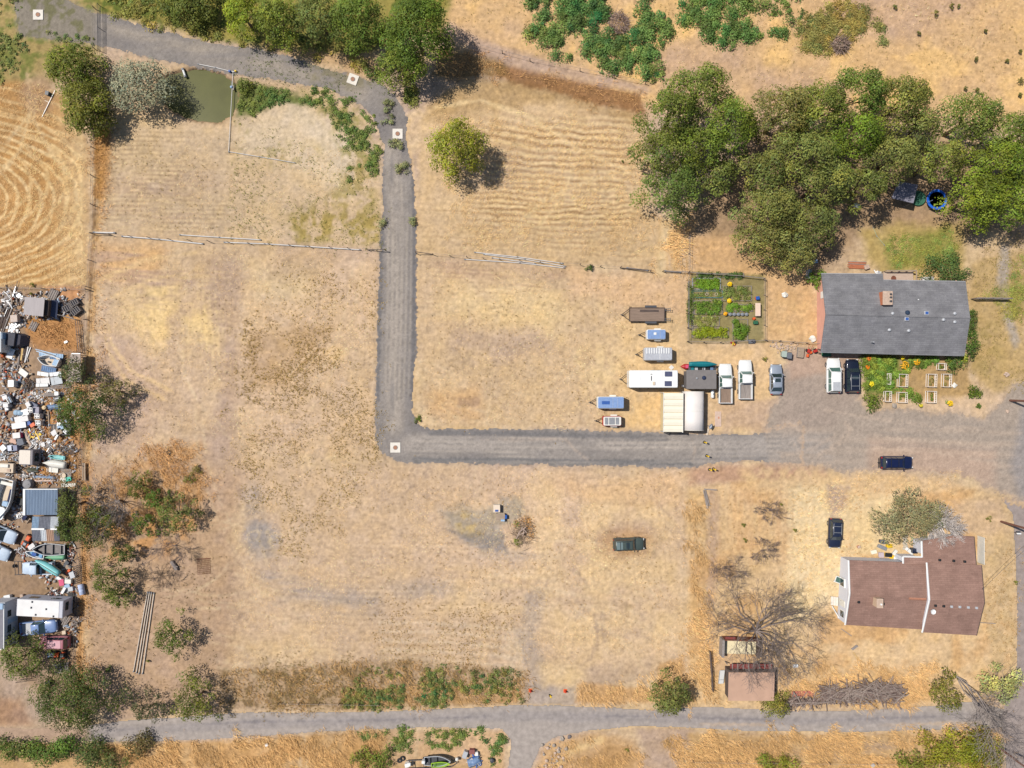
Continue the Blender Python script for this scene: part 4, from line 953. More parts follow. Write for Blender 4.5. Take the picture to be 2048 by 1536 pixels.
def zat(px, py):
    i = np.clip(np.searchsorted(xs, px), 0, NXG - 1); j = np.clip(np.searchsorted(ys, py), 0, NYG - 1)
    return ZG[j, i]
def cover(name, label, cat, polys, n, size, h, rgb, seed, noise=None, thr=0.5, var=0.2, hue=0.08, r=8, k=150, flat=0.7):
    """leafy ground cover: many small leaves gathered in domed clumps"""
    rng = np.random.default_rng(seed)
    ce = sample_px(polys, k, rng, noise, thr, seed, 8)
    k = len(ce)
    rr = r * (0.35 + 1.0 * rng.random(k) ** 1.5)
    idx = rng.choice(k, n, p=rr ** 2 / (rr ** 2).sum())
    g = rng.normal(size=(n, 2)) * 0.52
    q = (g ** 2).sum(1)
    p = ce[idx] + g * rr[idx, None]
    z = zat(p[:, 0], p[:, 1]) + 0.04 + h * np.clip(1 - 0.75 * q, 0, 1) * (rr[idx] / r) * (0.6 + 0.4 * rng.random(n))
    cen = np.stack([X(p[:, 0]), Y(p[:, 1]), z], 1)
    nor = np.stack([g[:, 0] * 0.6, -g[:, 1] * 0.6, np.ones(n)], 1) + rng.normal(size=(n, 3)) * (1 - flat) * 1.4; nor /= np.linalg.norm(nor, axis=1, keepdims=True)
    V, F = leaf_quads(cen, nor, size * (0.5 + 0.9 * rng.random(n)), rng, 0.7)
    base = np.array(alb(rgb)) * EXPO / 1.0
    tint = (1 + var * rng.normal(size=k))[idx, None]
    hv = (hue * 1.6 * rng.normal(size=k))[idx, None] + 0.5 * (fbm(p[:, 0], p[:, 1], 70, 2, seed)[:, None] - 0.5)
    c = base * np.clip(tint, .6, 1.5) * (0.7 + 0.6 * rng.random((n, 1))) * (1 + hv * np.array([1.2, 0.3, 0.0]))
    o = np_mesh(name, V, F, np.repeat(np.clip(c, .004, .85), 4, 0), leaf_m)
    return tag(o, label, cat, kind='stuff')
def blades(name, label, polys, n, h, w, rgb, seed, lean=(0.5, -0.5), spread=0.5, noise=None, thr=0.5, var=0.25, cat='grass'):
    rng = np.random.default_rng(seed)
    p = sample_px(polys, n, rng, noise, thr, seed, 26)
    n = len(p)
    z = zat(p[:, 0], p[:, 1]) - 0.02
    b = np.stack([X(p[:, 0]), Y(p[:, 1]), z], 1)
    sw = fbm(p[:, 0], p[:, 1], 70, 2, seed + 3)[:, None] - 0.5
    d = np.array([lean]) + rng.normal(size=(n, 2)) * spread + sw * np.array([[1.2, 0.8]])
    hh = h * (0.5 + 0.9 * rng.random(n))
    tip = b + np.stack([d[:, 0] * hh, d[:, 1] * hh, hh * 0.75], 1)
    dn = np.stack([-d[:, 1], d[:, 0], np.zeros(n)], 1); dn /= np.linalg.norm(dn, axis=1, keepdims=True) + 1e-6
    ww = (w * (0.6 + .8 * rng.random(n)))[:, None]
    V = np.stack([b - dn * ww, b + dn * ww, tip], 1).reshape(-1, 3)
    F = np.arange(n * 3).reshape(n, 3)
    c = np.array(alb(rgb)) * EXPO / 1.05 * (1 + var * rng.normal(size=(n, 1))) * (1 + sw * 0.5)
    o = np_mesh(name, V, F, np.repeat(np.clip(c, .01, .85), 3, 0), straw_m)
    return tag(o, label, cat, kind='stuff')
NE1 = [[(1050, -20), (1095, -20), (1100, 20), (1085, 60), (1065, 40)], [(1105, -20), (1165, -20), (1165, 40), (1150, 75), (1120, 40)], [(1170, -20), (1215, -20), (1212, 40), (1225, 80), (1260, 70), (1290, -20), (1300, 20), (1345, 40), (1350, 60), (1325, 80), (1318, 120), (1280, 125), (1250, 140), (1230, 120), (1165, 125), (1160, 100), (1170, 50)], [(1085, 55), (1130, 55), (1120, 90), (1085, 85)], [(1110, 100), (1150, 105), (1160, 125), (1115, 128)], [(1180, 125), (1230, 130), (1250, 120), (1262, 140), (1235, 148), (1200, 145)], [(1290, 135), (1320, 135), (1322, 160), (1300, 158)], [(1058, 60), (1078, 62), (1072, 84), (1058, 80)]]
cover('bramble_cover', 'dark green brambles covering the north meadow', 'ground cover', NE1, 34000, 0.22, 0.9, (92, 118, 58), 601, r=12, k=380, var=.26, hue=.14)
NE2 = [[(1360, 20), (1380, -20), (1440, -20), (1560, 0), (1585, 20), (1580, 80), (1540, 70), (1500, 75), (1470, 98), (1440, 90), (1425, 78), (1400, 70), (1358, 55)], [(1560, -20), (1600, -20), (1600, 30), (1580, 30)]]
cover('bramble_cover', 'green brambles in the second patch, right of the grey dome', 'ground cover', NE2, 17000, 0.22, 0.8, (98, 120, 56), 602, noise=40, thr=0.4, r=12, k=200)
NE3 = [[(1590, 40), (1640, 20), (1700, -10), (1740, 20), (1738, 40), (1720, 60), (1700, 80), (1660, 105), (1610, 95), (1600, 70)], [(1745, 40), (1770, 50), (1780, 80), (1765, 90)]]
cover('olive_cover', 'olive green ground cover around the smaller grey dome', 'ground cover', NE3, 15000, 0.2, 0.35, (134, 126, 66), 603, r=11, k=260)
NW = [[(-60, -60), (60, -60), (40, 60), (60, 110), (40, 160), (-60, 200)], [(60, 50), (190, 80), (190, 110), (90, 90)]]
cover('green_weeds', 'green weeds in the top left corner around the lane end', 'weeds', NW, 9000, 0.17, 0.3, (112, 122, 62), 604, noise=40, thr=0.45, r=5, k=330)
NV = [[(200, -60), (420, -60), (440, 60), (440, 85), (300, 52), (230, 30)], [(430, 85), (530, 60), (720, 90), (760, 150), (620, 112), (520, 98)], [(800, 160), (830, 150), (835, 200), (815, 210)]]
cover('green_weeds', 'yellowish grass and weeds on the verge above the lane', 'weeds', NV, 22000, 0.2, 0.45, (138, 134, 62), 605, noise=40, thr=0.4, r=9, k=380)
PV = [[(474, 158), (560, 180), (640, 200), (640, 215), (560, 210), (505, 235), (478, 235)], [(660, 195), (720, 205), (755, 290), (700, 280), (670, 230)], [(690, 330), (755, 310), (755, 340), (700, 360)]]
cover('green_weeds', 'green weeds growing in an arc east of the pond', 'weeds', PV + [[(600, 170), (730, 190), (762, 300), (750, 360), (690, 300), (640, 215)]], 13000, 0.17, 0.35, (100, 118, 54), 606, noise=40, thr=0.42, r=6, k=420)
WB = [[(680, 1385), (860, 1365), (1000, 1372), (1000, 1385), (910, 1400), (905, 1418), (860, 1412), (690, 1420)], [(790, 1330), (900, 1328), (890, 1360), (800, 1350)], [(740, 1335), (780, 1330), (780, 1345), (740, 1345)]]
cover('green_weeds', 'leafy green weeds on the bank beside the bottom road', 'weeds', WB + WB[:1] + [[(700, 1345), (1040, 1340), (1045, 1400), (860, 1410), (720, 1415)]], 15000, 0.17, 0.45, (112, 116, 58), 607, noise=36, thr=0.46, r=6, k=520, hue=.14)
SV = [[(770, 1460), (1010, 1460), (1000, 1480), (960, 1475), (860, 1480), (830, 1500), (780, 1500)], [(860, 1485), (930, 1488), (925, 1505), (865, 1502)], [(955, 1465), (1000, 1480), (1000, 1530), (970, 1510)], [(690, 1458), (760, 1458), (755, 1472), (700, 1470)]]
cover('green_weeds', 'green weeds south of the bottom road above the boats', 'weeds', SV, 7000, 0.17, 0.3, (102, 118, 56), 608, noise=30, thr=0.45, r=6, k=230)
LG = [[(1765, 480), (1900, 450), (1920, 520), (1790, 548)], [(1985, 610), (2048, 560), (2048, 640), (2000, 640)], [(1960, 570), (2000, 570), (1990, 610), (1965, 600)], [(1990, 530), (2048, 520), (2048, 600), (2010, 600)]]
cover('lawn_grass', 'patchy green grass behind the grey roofed house', 'grass', LG, 12000, 0.13, 0.08, (140, 142, 66), 609, noise=50, thr=0.45, r=9, k=260)
FG = [[(1728, 712), (1800, 714), (1930, 714), (1928, 738), (1880, 730), (1820, 738), (1810, 760), (1800, 792), (1770, 795), (1730, 780)], [(1800, 780), (1840, 785), (1840, 800), (1810, 800)], [(1880, 790), (1905, 780), (1905, 805), (1880, 808)]]
cover('garden_plants', 'leafy green garden plants in front of the grey roofed house', 'plants', FG, 11000, 0.22, 0.7, (112, 130, 48), 610, noise=40, thr=0.36, r=9, k=130, var=.25)
# speckled weeds over the fields
SP = [([(485, 655), (650, 650), (655, 720), (620, 775), (490, 780)], 1700, (140, 114, 60)), ([(485, 770), (750, 740), (750, 920), (480, 925)], 2300, (142, 118, 66)), ([(560, 540), (755, 560), (752, 700), (660, 690), (560, 640)], 700, (150, 124, 66)), ([(480, 940), (760, 940), (700, 1010), (600, 1120), (500, 1030)], 1300, (144, 120, 64)), ([(760, 1215), (1050, 1200), (1060, 1320), (780, 1335)], 900, (138, 112, 58)), ([(220, 290), (480, 290), (470, 460), (220, 450)], 250, (140, 118, 70)), ([(480, 250), (750, 360), (760, 490), (480, 470)], 1100, (120, 116, 54)), ([(850, 540), (1370, 560), (1240, 850), (850, 840)], 700, (140, 116, 72)), ([(760, 940), (1370, 950), (1370, 1300), (760, 1300)], 900, (150, 122, 78)), ([(190, 500), (470, 520), (470, 930), (190, 930)], 420, (130, 108, 72)), ([(170, 1080), (440, 1100), (440, 1430), (170, 1400)], 900, (128, 106, 70)), ([(1400, 980), (1670, 980), (1640, 1320), (1420, 1320)], 700, (150, 122, 78)), ([(1960, 1080), (2034, 1080), (2034, 1390), (1980, 1390)], 800, (150, 122, 80)), ([(1690, 980), (1800, 990), (1700, 1120), (1680, 1100)], 500, (170, 136, 92)), ([(520, 100), (780, 165), (700, 180), (480, 140)], 500, (92, 100, 50)), ([(870, 20), (1300, 150), (2048, 150), (2048, 0), (900, 0)], 900, (150, 128, 76)), ([(1940, 480), (2048, 480), (2048, 770), (1950, 770)], 900, (140, 122, 68)), ([(480, 1330), (680, 1330), (680, 1415), (450, 1412)], 1600, (130, 110, 66))]
Vs = []; Fs = []; Ks = []; off = 0
rng = np.random.default_rng(620)
for poly, n, rgb in SP:
    p = sample_px([poly], int(n * .9), rng, 70, 0.40, 620 + n, 40)
    for rep in range(4):
        q = p + rng.normal(size=p.shape) * 1.3
        m = len(q)
        cen = np.stack([X(q[:, 0]), Y(q[:, 1]), zat(q[:, 0], q[:, 1]) + 0.04 + 0.14 * rng.random(m)], 1)
        nor = rng.normal(size=(m, 3)) * 0.5 + np.array([0, 0, 1]); nor /= np.linalg.norm(nor, axis=1, keepdims=True)
        V, F = leaf_quads(cen, nor, 0.06 + 0.14 * rng.random(m) ** 2, rng, 0.7)
        c = np.array(alb(rgb)) * EXPO / 0.9 * (0.75 + 0.6 * rng.random((m, 1)))
        Vs.append(V); Fs.append(F + off); Ks.append(np.repeat(c, 4, 0)); off += len(V)
tag(np_mesh('field_weeds', np.concatenate(Vs), np.concatenate(Fs), np.concatenate(Ks), leaf_m), 'tiny dry weeds speckling the bare fields', 'weeds', kind='stuff')
blades('dry_grass', 'tall orange dry grass on the verge south of the bottom road', [[(1345, 1480), (1500, 1468), (1990, 1464), (2005, 1560), (1340, 1560)], [(200, 1492), (520, 1480), (770, 1468), (770, 1545), (200, 1545)], [(1100, 1500), (1180, 1475), (1260, 1490), (1285, 1545), (1080, 1545)]], 26000, 0.65, 0.03, (208, 168, 114), 630, lean=(0.55, -0.35), noise=34, thr=0.42)
blades('dry_grass', 'tall orange dry grass along the east lot boundary', [[(1380, 990), (1408, 990), (1416, 1200), (1430, 1400), (1380, 1408)], [(1160, 1368), (1310, 1376), (1325, 1330), (1372, 1312), (1372, 1408), (1160, 1400)], [(1560, 1335), (1870, 1345), (1860, 1408), (1560, 1412)], [(1320, 440), (1372, 440), (1372, 540), (1325, 540)]], 11000, 0.65, 0.03, (214, 174, 120), 631, lean=(0.4, -0.45), noise=30, thr=0.42)
blades('dry_grass', 'rank brown grass in the boundary ditches', [[(190, 250), (224, 250), (228, 380), (205, 470), (196, 640), (186, 900), (172, 930), (178, 600), (188, 460)], [(50, 625), (160, 645), (160, 704), (60, 690)], [(290, 890), (400, 890), (415, 1000), (220, 1050), (220, 960)], [(1000, 130), (1280, 188), (1288, 222), (1200, 210), (1100, 178), (985, 148)], [(895, 105), (1000, 118), (1000, 146), (890, 150)], [(160, 940), (185, 940), (176, 1420), (152, 1420)], [(75, 780), (160, 785), (160, 960), (80, 960)]], 16000, 0.55, 0.03, (196, 152, 102), 632, lean=(0.35, -0.3), noise=24, thr=0.42)
blades('dry_grass', 'short straw stubble over the brown weedy bank', [[(440, 1342), (640, 1332), (900, 1328), (1050, 1348), (1045, 1405), (860, 1410), (440, 1412)]], 5000, 0.5, 0.04, (176, 140, 92), 633, lean=(0.3, -0.2), noise=14, thr=0.42)
blades('hay_swaths', 'loose pale hay over the mown fields', [[(-60, 180), (60, 170), (160, 270), (170, 570), (-60, 570)], [(880, 230), (1290, 250), (1300, 500), (900, 490)], [(1580, 980), (1690, 980), (1680, 1120), (1600, 1240), (1570, 1230)], [(1690, 950), (1900, 950), (1890, 980), (1700, 985)]], 26000, 0.34, 0.022, (226, 188, 134), 634, lean=(0.3, 0.1), spread=0.8, noise=18, thr=0.45)
blades('field_stubble', 'short dry stubble standing over the bare fields', [[(200, 490), (750, 500), (750, 920), (480, 940), (190, 930)], [(845, 520), (1370, 560), (1370, 850), (850, 840)], [(480, 940), (1370, 950), (1370, 1330), (470, 1340)], [(225, 270), (750, 300), (750, 490), (210, 460)], [(900, -20), (2060, -20), (2060, 180), (1500, 170), (1300, 150)]], 42000, 0.2, 0.022, (222, 186, 138), 635, lean=(0.4, -0.1), spread=0.9, noise=40, thr=0.48, var=0.3)
# ------------------------------------------------------------------ materials for built things
white = mat('white_paint', (250, 250, 248), rough=0.35, var=0.03, coat=0.3, spec=0.5)
offwhite = mat('off_white_panel', (240, 236, 226), rough=0.5, var=0.06, scale=1.5)
dirty_white = mat('dirty_white_enamel', (232, 228, 226), rough=0.5, var=0.10, scale=2.5)
tyre_m = mat('black_rubber', (46, 46, 48), rough=0.85, var=0.15)
rim_m = mat('alloy_rim', (176, 176, 180), rough=0.35, metal=0.6, var=0.05)
glass_m = mat('dark_glass', (52, 66, 70), rough=0.06, var=0.1, spec=0.8, coat=0.4)
green_glass = mat('green_tinted_glass', (92, 124, 116), rough=0.06, var=0.1, spec=0.8, coat=0.4)
lamp_m = mat('headlight_lens', (232, 232, 230), rough=0.1, var=0.03)
red_lens = mat('red_lens', (190, 34, 30), rough=0.2, var=0.08)
black_m = mat('black_plastic', (40, 41, 44), rough=0.55, var=0.15)
dgrey = mat('dark_grey_metal', (84, 86, 92), rough=0.5, var=0.15)
mgrey = mat('grey_metal', (160, 162, 166), rough=0.45, metal=0.2, var=0.1)
lgrey = mat('pale_grey_metal', (206, 208, 212), rough=0.4, metal=0.2, var=0.08)
wood_m = mat('weathered_boards', (176, 156, 136), rough=0.85, var=0.2, scale=2, stretch=(0.6, 6, 6))
greywood = mat('grey_weathered_wood', (158, 148, 142), rough=0.9, var=0.22, scale=2, stretch=(0.6, 5, 5))
darkwood = mat('dark_old_wood', (96, 82, 76), rough=0.9, var=0.22, scale=2, stretch=(0.6, 5, 5))
ywood = mat('yellow_timber', (226, 190, 126), rough=0.8, var=0.12, scale=2, stretch=(0.6, 5, 5))
brownbed = mat('brown_deck_boards', (150, 128, 112), rough=0.85, var=0.2, scale=1.6, stretch=(0.5, 7, 5))
rust_m = mat('rusty_steel', (126, 78, 60), rough=0.9, var=0.25, scale=3)
concrete = mat('pale_concrete', (238, 230, 218), rough=0.85, var=0.07, scale=2.5, bump=0.1)
blue_t = mat('blue_tarp', (112, 140, 178), rough=0.5, var=0.2, scale=1.5, bump=0.3)
lblue = mat('light_blue_panel', (168, 196, 224), rough=0.5, var=0.1)
teal_m = mat('teal_plastic', (34, 130, 140), rough=0.4, var=0.1, coat=0.2)
cyan_m = mat('turquoise_fibreglass', (140, 216, 218), rough=0.4, var=0.08)
green_p = mat('sea_green_hull', (120, 180, 142), rough=0.5, var=0.1)
orange_m = mat('orange_paint', (236, 104, 50), rough=0.45, var=0.1)
red_m = mat('red_paint', (186, 52, 44), rough=0.5, var=0.12)
yellow_m = mat('yellow_plastic', (246, 204, 40), rough=0.45, var=0.08)
blue_m = mat('blue_plastic', (40, 96, 180), rough=0.45, var=0.1)
green_m = mat('green_plastic', (50, 108, 78), rough=0.5, var=0.1)
pink_m = mat('magenta_paint', (226, 90, 130), rough=0.5, var=0.1)
cream_m = mat('cream_canvas', (252, 244, 222), rough=0.7, var=0.03, scale=1.2)
beige_m = mat('beige_panel', (226, 206, 182), rough=0.7, var=0.08)
terr_m = mat('terracotta_brick', (206, 128, 92), rough=0.85, var=0.14, scale=5)
stone_m = mat('grey_stone', (170, 158, 146), rough=0.9, var=0.2, scale=3, bump=0.5)
pinkstone = mat('pinkish_stone', (206, 180, 160), rough=0.9, var=0.16, scale=3, bump=0.4)
steelpipe = mat('aluminium_pipe', (234, 230, 226), rough=0.5, metal=0.0, var=0.1, scale=1)
def roofing(name, rgb, rgb2, sx=9.0, var=0.16):
    """shingle courses with speckled granules"""
    m = bpy.data.materials.new(name); m.use_nodes = True
    nt = m.node_tree; n = nt.nodes; l = nt.links; b = n['Principled BSDF']
    b.inputs['Roughness'].default_value = 0.9; b.inputs['Specular IOR Level'].default_value = 0.15
    tc = n.new('ShaderNodeTexCoord')
    br = n.new('ShaderNodeTexBrick'); br.inputs['Scale'].default_value = 1.0
    br.inputs['Brick Width'].default_value = 0.9; br.inputs['Row Height'].default_value = 0.28; br.inputs['Mortar Size'].default_value = 0.012
    a, c = alb(rgb), alb(rgb2)
    br.inputs['Color1'].default_value = a + (1,); br.inputs['Color2'].default_value = c + (1,); br.inputs['Mortar'].default_value = tuple(x * 0.72 for x in c) + (1,)
    l.new(tc.outputs['Object'], br.inputs['Vector'])
    nz = n.new('ShaderNodeTexNoise'); nz.inputs['Scale'].default_value = sx; nz.inputs['Detail'].default_value = 6
    l.new(tc.outputs['Object'], nz.inputs['Vector'])
    nz2 = n.new('ShaderNodeTexNoise'); nz2.inputs['Scale'].default_value = 0.6; nz2.inputs['Detail'].default_value = 4
    l.new(tc.outputs['Object'], nz2.inputs['Vector'])
    ad = n.new('ShaderNodeMath'); ad.operation = 'ADD'; l.new(nz.outputs['Fac'], ad.inputs[0]); l.new(nz2.outputs['Fac'], ad.inputs[1])
    mr = n.new('ShaderNodeMapRange'); mr.inputs['From Min'].default_value = 0.7; mr.inputs['From Max'].default_value = 1.3
    mr.inputs['To Min'].default_value = 1 - var; mr.inputs['To Max'].default_value = 1 + var
    l.new(ad.outputs[0], mr.inputs['Value'])
    mx = n.new('ShaderNodeVectorMath'); mx.operation = 'SCALE'; l.new(br.outputs['Color'], mx.inputs[0]); l.new(mr.outputs[0], mx.inputs['Scale'])
    l.new(mx.outputs[0], b.inputs['Base Color'])
    bp = n.new('ShaderNodeBump'); bp.inputs['Strength'].default_value = 0.25; bp.inputs['Distance'].default_value = 0.03
    l.new(nz.outputs['Fac'], bp.inputs['Height']); l.new(bp.outputs[0], b.inputs['Normal'])
    return m
shingle_grey = roofing('grey_shingles', (142, 141, 144), (130, 129, 133), var=.24)
shingle_brown = roofing('brown_shingles', (164, 131, 118), (153, 121, 109), var=.2)
# ------------------------------------------------------------------ vehicles
_BODY = {
    'sedan': [(-.5, .70, .66), (-.485, .86, .82), (-.44, .95, .90), (-.3, 1, .93), (-.05, 1, .93), (.18, 1, .93), (.30, .98, .90), (.40, .94, .85), (.465, .85, .76), (.495, .66, .62)],
    'suv': [(-.5, .80, .80), (-.49, .92, 1.0), (-.46, .97, 1.06), (-.3, 1, 1.08), (0, 1, 1.08), (.2, 1, 1.08), (.32, .98, 1.06), (.42, .94, 1.0), (.475, .84, .90), (.498, .66, .70)],
    'pickup': [(-.1, .98, 1.10), (0, 1, 1.12), (.15, 1, 1.12), (.22, .99, 1.12), (.36, .97, 1.08), (.44, .92, 1.02), (.485, .82, .92), (.5, .66, .74)],
}
_CAB = {  # rear bottom, rear top, front top, front bottom (fractions of length), roof height
    'sedan': (-.40, -.25, .06, .20, 1.44), 'suv': (-.485, -.43, .10, .23, 1.74), 'pickup': (-.10, -.08, .12, .215, 1.86), 'hatch': (-.47, -.38, .08, .23, 1.6),
}
def car(name, label, px, py, ang, L, W, kind, paint_m, cab=None, cat='car', group=None, glass=None, rails=False, sunroof=False, rack=None, bed_m=None, panel=None, z0=0.0):
    glass = glass or glass_m
    x, y = at(px, py, 0.7)
    t = thing(name, label, cat, (x, y, z0), math.radians(ang), group)
    zf = 0.30; hw = W / 2
    mb = MB(); rings = []
    for fx, fw, zt in _BODY[kind]:
        w = hw * fw; X_ = fx * L
        rings.append([(X_, -w * .9, zf), (X_, -w, zf + .18), (X_, -w, zt * .72), (X_, -w * .95, zt * .93), (X_, -w * .82, zt), (X_, 0, zt + .035), (X_, w * .82, zt), (X_, w * .95, zt * .93), (X_, w, zt * .72), (X_, w, zf + .18), (X_, w * .9, zf)])
    mb.loft(rings)
    belt = _BODY[kind][4][2] - .02
    mb.build('body', paint_m, t, True)
    rb, rt, ft, fb, rz_ = _CAB[cab or kind]
    rb, rt, ft, fb = rb * L, rt * L, ft * L, fb * L
    wb, wt = hw * .90, hw * .72
    B = [(rb, -wb, belt), (fb, -wb, belt), (fb, wb, belt), (rb, wb, belt)]
    T = [(rt, -wt, rz_), (ft, -wt, rz_), (ft, wt, rz_), (rt, wt, rz_)]
    MB().quad(B[1], B[2], T[2], T[1]).build('windscreen', glass, t)
    MB().quad(B[3], B[0], T[0], T[3]).build('rear_window', glass, t)
    MB().quad(B[0], B[1], T[1], T[0]).build('side_window', glass, t)
    MB().quad(B[2], B[3], T[3], T[2]).build('side_window', glass, t)
    mb = MB()
    mb.loft([[(rt - .08, -wt - .03, rz_ - .02), (ft + .06, -wt - .03, rz_ - .02), (ft + .06, wt + .03, rz_ - .02), (rt - .08, wt + .03, rz_ - .02)],
             [(rt - .05, -wt, rz_ + .05), (ft, -wt * .97, rz_ + .05), (ft, wt * .97, rz_ + .05), (rt - .05, wt, rz_ + .05)],
             [(rt + .2, -wt * .7, rz_ + .085), (ft - .25, -wt * .7, rz_ + .085), (ft - .25, wt * .7, rz_ + .085), (rt + .2, wt * .7, rz_ + .085)]])
    mb.build('roof', paint_m, t, True)
    mb = MB()
    for b_, t_ in zip(B, T): mb.path([b_, t_], [.06, .06], 5)
    for s in (-1, 1):
        for fx in ((.5,) if kind == 'pickup' else (.36, .66)):
            xm = rt + (ft - rt) * fx
            mb.path([(xm, s * wb, belt), (xm, s * wt, rz_)], [.05, .05], 5)
    mb.build('window_pillars', paint_m, t)
    wr = .36 if kind != 'sedan' else .32
    for fx in (-.31, .31):
        for s in (-1, 1):
            c = (fx * L, s * (hw - .12), wr)
            m1 = MB(); m1.lathe([(wr * .62, -.11), (wr * .96, -.10), (wr, -.05), (wr, .05), (wr * .96, .10), (wr * .62, .11)], n=18)
            wv = [(v[0], v[2], v[1]) for v in m1.v]; m1.v = [(a + c[0], b + c[1], d + c[2]) for a, b, d in wv]
            w_ = m1.build('wheel', tyre_m, t)
            m2 = MB(); m2.lathe([(wr * .15, -.115), (wr * .6, -.113), (wr * .62, 0), (wr * .6, .113), (wr * .15, .115)], n=12)
            m2.v = [(v[0] + c[0], v[2] + c[1], v[1] + c[2]) for v in m2.v]
            m2.build('rim', rim_m, w_)
    zl = _BODY[kind][-2][2] - .12
    for s in (-1, 1):
        MB().box((L * .478, s * hw * .66, zl), (.16, .34, .16), rz=-s * .35).build('headlight', lamp_m, t)
        MB().box((-L * .488, s * hw * .76, belt - .16), (.10, .22, .26)).build('taillight', red_lens, t)
        MB().rbox((fb - .12 * L * .4, s * (hw + .10), belt + .06), (.14, .22, .16), .04).build('mirror', paint_m, t)
    MB().box((L * .492, 0, .5), (.10, hw * 1.5, .2)).build('bumper', black_m, t)
    if kind == 'pickup':
        xb0, xb1 = -L * .5, -L * .105
        mb = MB(); mb.box(((xb0 + xb1) / 2, 0, .56), (xb1 - xb0, W * .97, .30))
        for s in (-1, 1): mb.box(((xb0 + xb1) / 2, s * (hw - .09), .92), (xb1 - xb0, .13, .44))
        mb.box((xb1 - .05, 0, .92), (.1, W - .3, .44))
        mb.build('cargo_box', paint_m, t)
        MB().box((xb0 + .05, 0, .90), (.08, W - .28, .46)).build('tailgate', paint_m, t)
        fl = MB(); fl.box(((xb0 + xb1) / 2, 0, .725), (xb1 - xb0 - .2, W - .34, .03))
        for k in range(5): fl.box(((xb0 + xb1) / 2, -hw * .66 + k * hw * .33, .75), (xb1 - xb0 - .2, .08, .03))
        fl.build('bed_floor', bed_m or brownbed, t)
    if rails:
        for s in (-1, 1): MB().path([(rt + .1, s * wt * .86, rz_ + .10), (ft - .3, s * wt * .86, rz_ + .12)], [.035, .035], 6).build('roof_rail', mgrey if rails == 1 else black_m, t)
        for q in (.25, .7): MB().box((rt + (ft - rt) * q, 0, rz_ + .135), (.06, wt * 1.7, .04)).build('crossbar', mgrey if rails == 1 else black_m, t)
    if sunroof:
        MB().box((rt + (ft - rt) * .72, 0, rz_ + .088), (.55, wt * 1.25, .02)).build('sunroof', glass_m, t)
    if panel:
        MB().rbox((rt + (ft - rt) * panel[0], 0, rz_ + .10), (panel[1], wt * panel[2], .04), .05).build('roof_panel', panel[3], t)
    if rack:
        mb = MB(); mb.box((-L / 2 - .25, 0, .75), (.5, .08, .08))
        for q in range(2): mb.path([(-L / 2 - .25 - q * .22, -.75, .95), (-L / 2 - .25 - q * .22, .75, .95)], [.035, .035], 5)
        mb.build('bike_rack', black_m, t)
    return t
PKB = mat('blue_car_paint', (132, 158, 206), rough=0.35, var=0.05, coat=0.4)
PKS = mat('silver_blue_paint', (178, 188, 202), rough=0.3, metal=0.3, var=0.04, coat=0.4)
PKN = mat('navy_paint', (26, 36, 74), rough=0.25, var=0.06, coat=0.5)
PKD = mat('black_navy_paint', (40, 48, 70), rough=0.25, var=0.06, coat=0.5)
PKK = mat('near_black_paint', (30, 36, 54), rough=0.25, var=0.06, coat=0.5)
PKG = mat('army_green_paint', (76, 88, 84), rough=0.4, var=0.06, coat=0.2)
PKL = mat('pale_blue_faded_paint', (200, 216, 234), rough=0.5, var=0.06)
PKM = mat('faded_maroon_paint', (196, 128, 138), rough=0.5, var=0.10)
G1 = 'vehicles parked by the grey roofed house'
G2 = 'old vehicles in the salvage yard'
car('pickup_truck', 'white pickup with an empty brown cargo bed, beside the dark roofed shed', 1450, 767, 90, 5.9, 2.0, 'pickup', white, cat='pickup', group=G1, glass=green_glass)
car('pickup_truck', 'white pickup with a slatted bed, between another white pickup and the silver sedan', 1490, 759, 90, 5.85, 2.0, 'pickup', white, cat='pickup', group=G1, glass=green_glass, bed_m=greywood)
car('parked_car', 'silver blue sedan parked alone on the hardstanding', 1552, 759, 90, 4.5, 1.85, 'sedan', PKS, group=G1, sunroof=True)
car('parked_car', 'long white SUV with a rear roof panel next to the dark SUV', 1666.5, 751, 90, 5.2, 2.0, 'suv', white, group=G1, glass=green_glass, panel=(.22, 1.3, 1.5, lgrey))
car('parked_car', 'shiny dark navy SUV parked beside the orange flowers', 1703.5, 752, 90, 5.0, 1.95, 'suv', PKK, group=G1, rails=1, sunroof=True)
car('driving_car', 'navy blue SUV with a rear bike rack on the gravel yard', 1793, 925, 0, 4.7, 1.95, 'suv', PKN, rails=2, rack=True, panel=(.95, .06, 1.2, black_m))
car('parked_car', 'dark blue hatchback with roof rails on the pale dirt drive', 1669, 1066, -92, 4.4, 1.85, 'suv', PKD, cab='hatch', rails=1)
car('parked_car', 'army green SUV standing alone in the bare field', 1257, 1088, 2, 4.6, 1.9, 'suv', PKG, rails=2, sunroof=True, panel=(.22, .9, 1.6, mat('grey_green_panel', (116, 134, 136), var=0.05)))
car('old_car', 'white hood old car in the salvage yard near the metal roofs, upper one', 0, 1066, -22, 5.2, 2.1, 'sedan', PKL, group=G2)
car('old_car', 'second white old car in the salvage yard below its twin', -12, 1100, -24, 5.0, 2.0, 'sedan', PKL, group=G2)
car('old_pickup', 'pale blue stripped pickup beside the turquoise boat', 77, 1136, 180, 4.6, 1.85, 'pickup', PKL, cat='pickup', group=G2)
car('old_pickup', 'blue old pickup with an open bed under the white trailer', 79, 1254, 5, 5.4, 1.95, 'pickup', PKB, cat='pickup', group=G2, bed_m=lgrey, glass=green_glass)
car('old_van', 'faded pink maroon van parked above the lawn tractor', 109, 1284, 180, 4.4, 1.8, 'suv', PKM, cat='van', group=G2, panel=(.55, 2.0, 1.7, mat('pale_pink_roof', (226, 178, 186), var=0.08)))
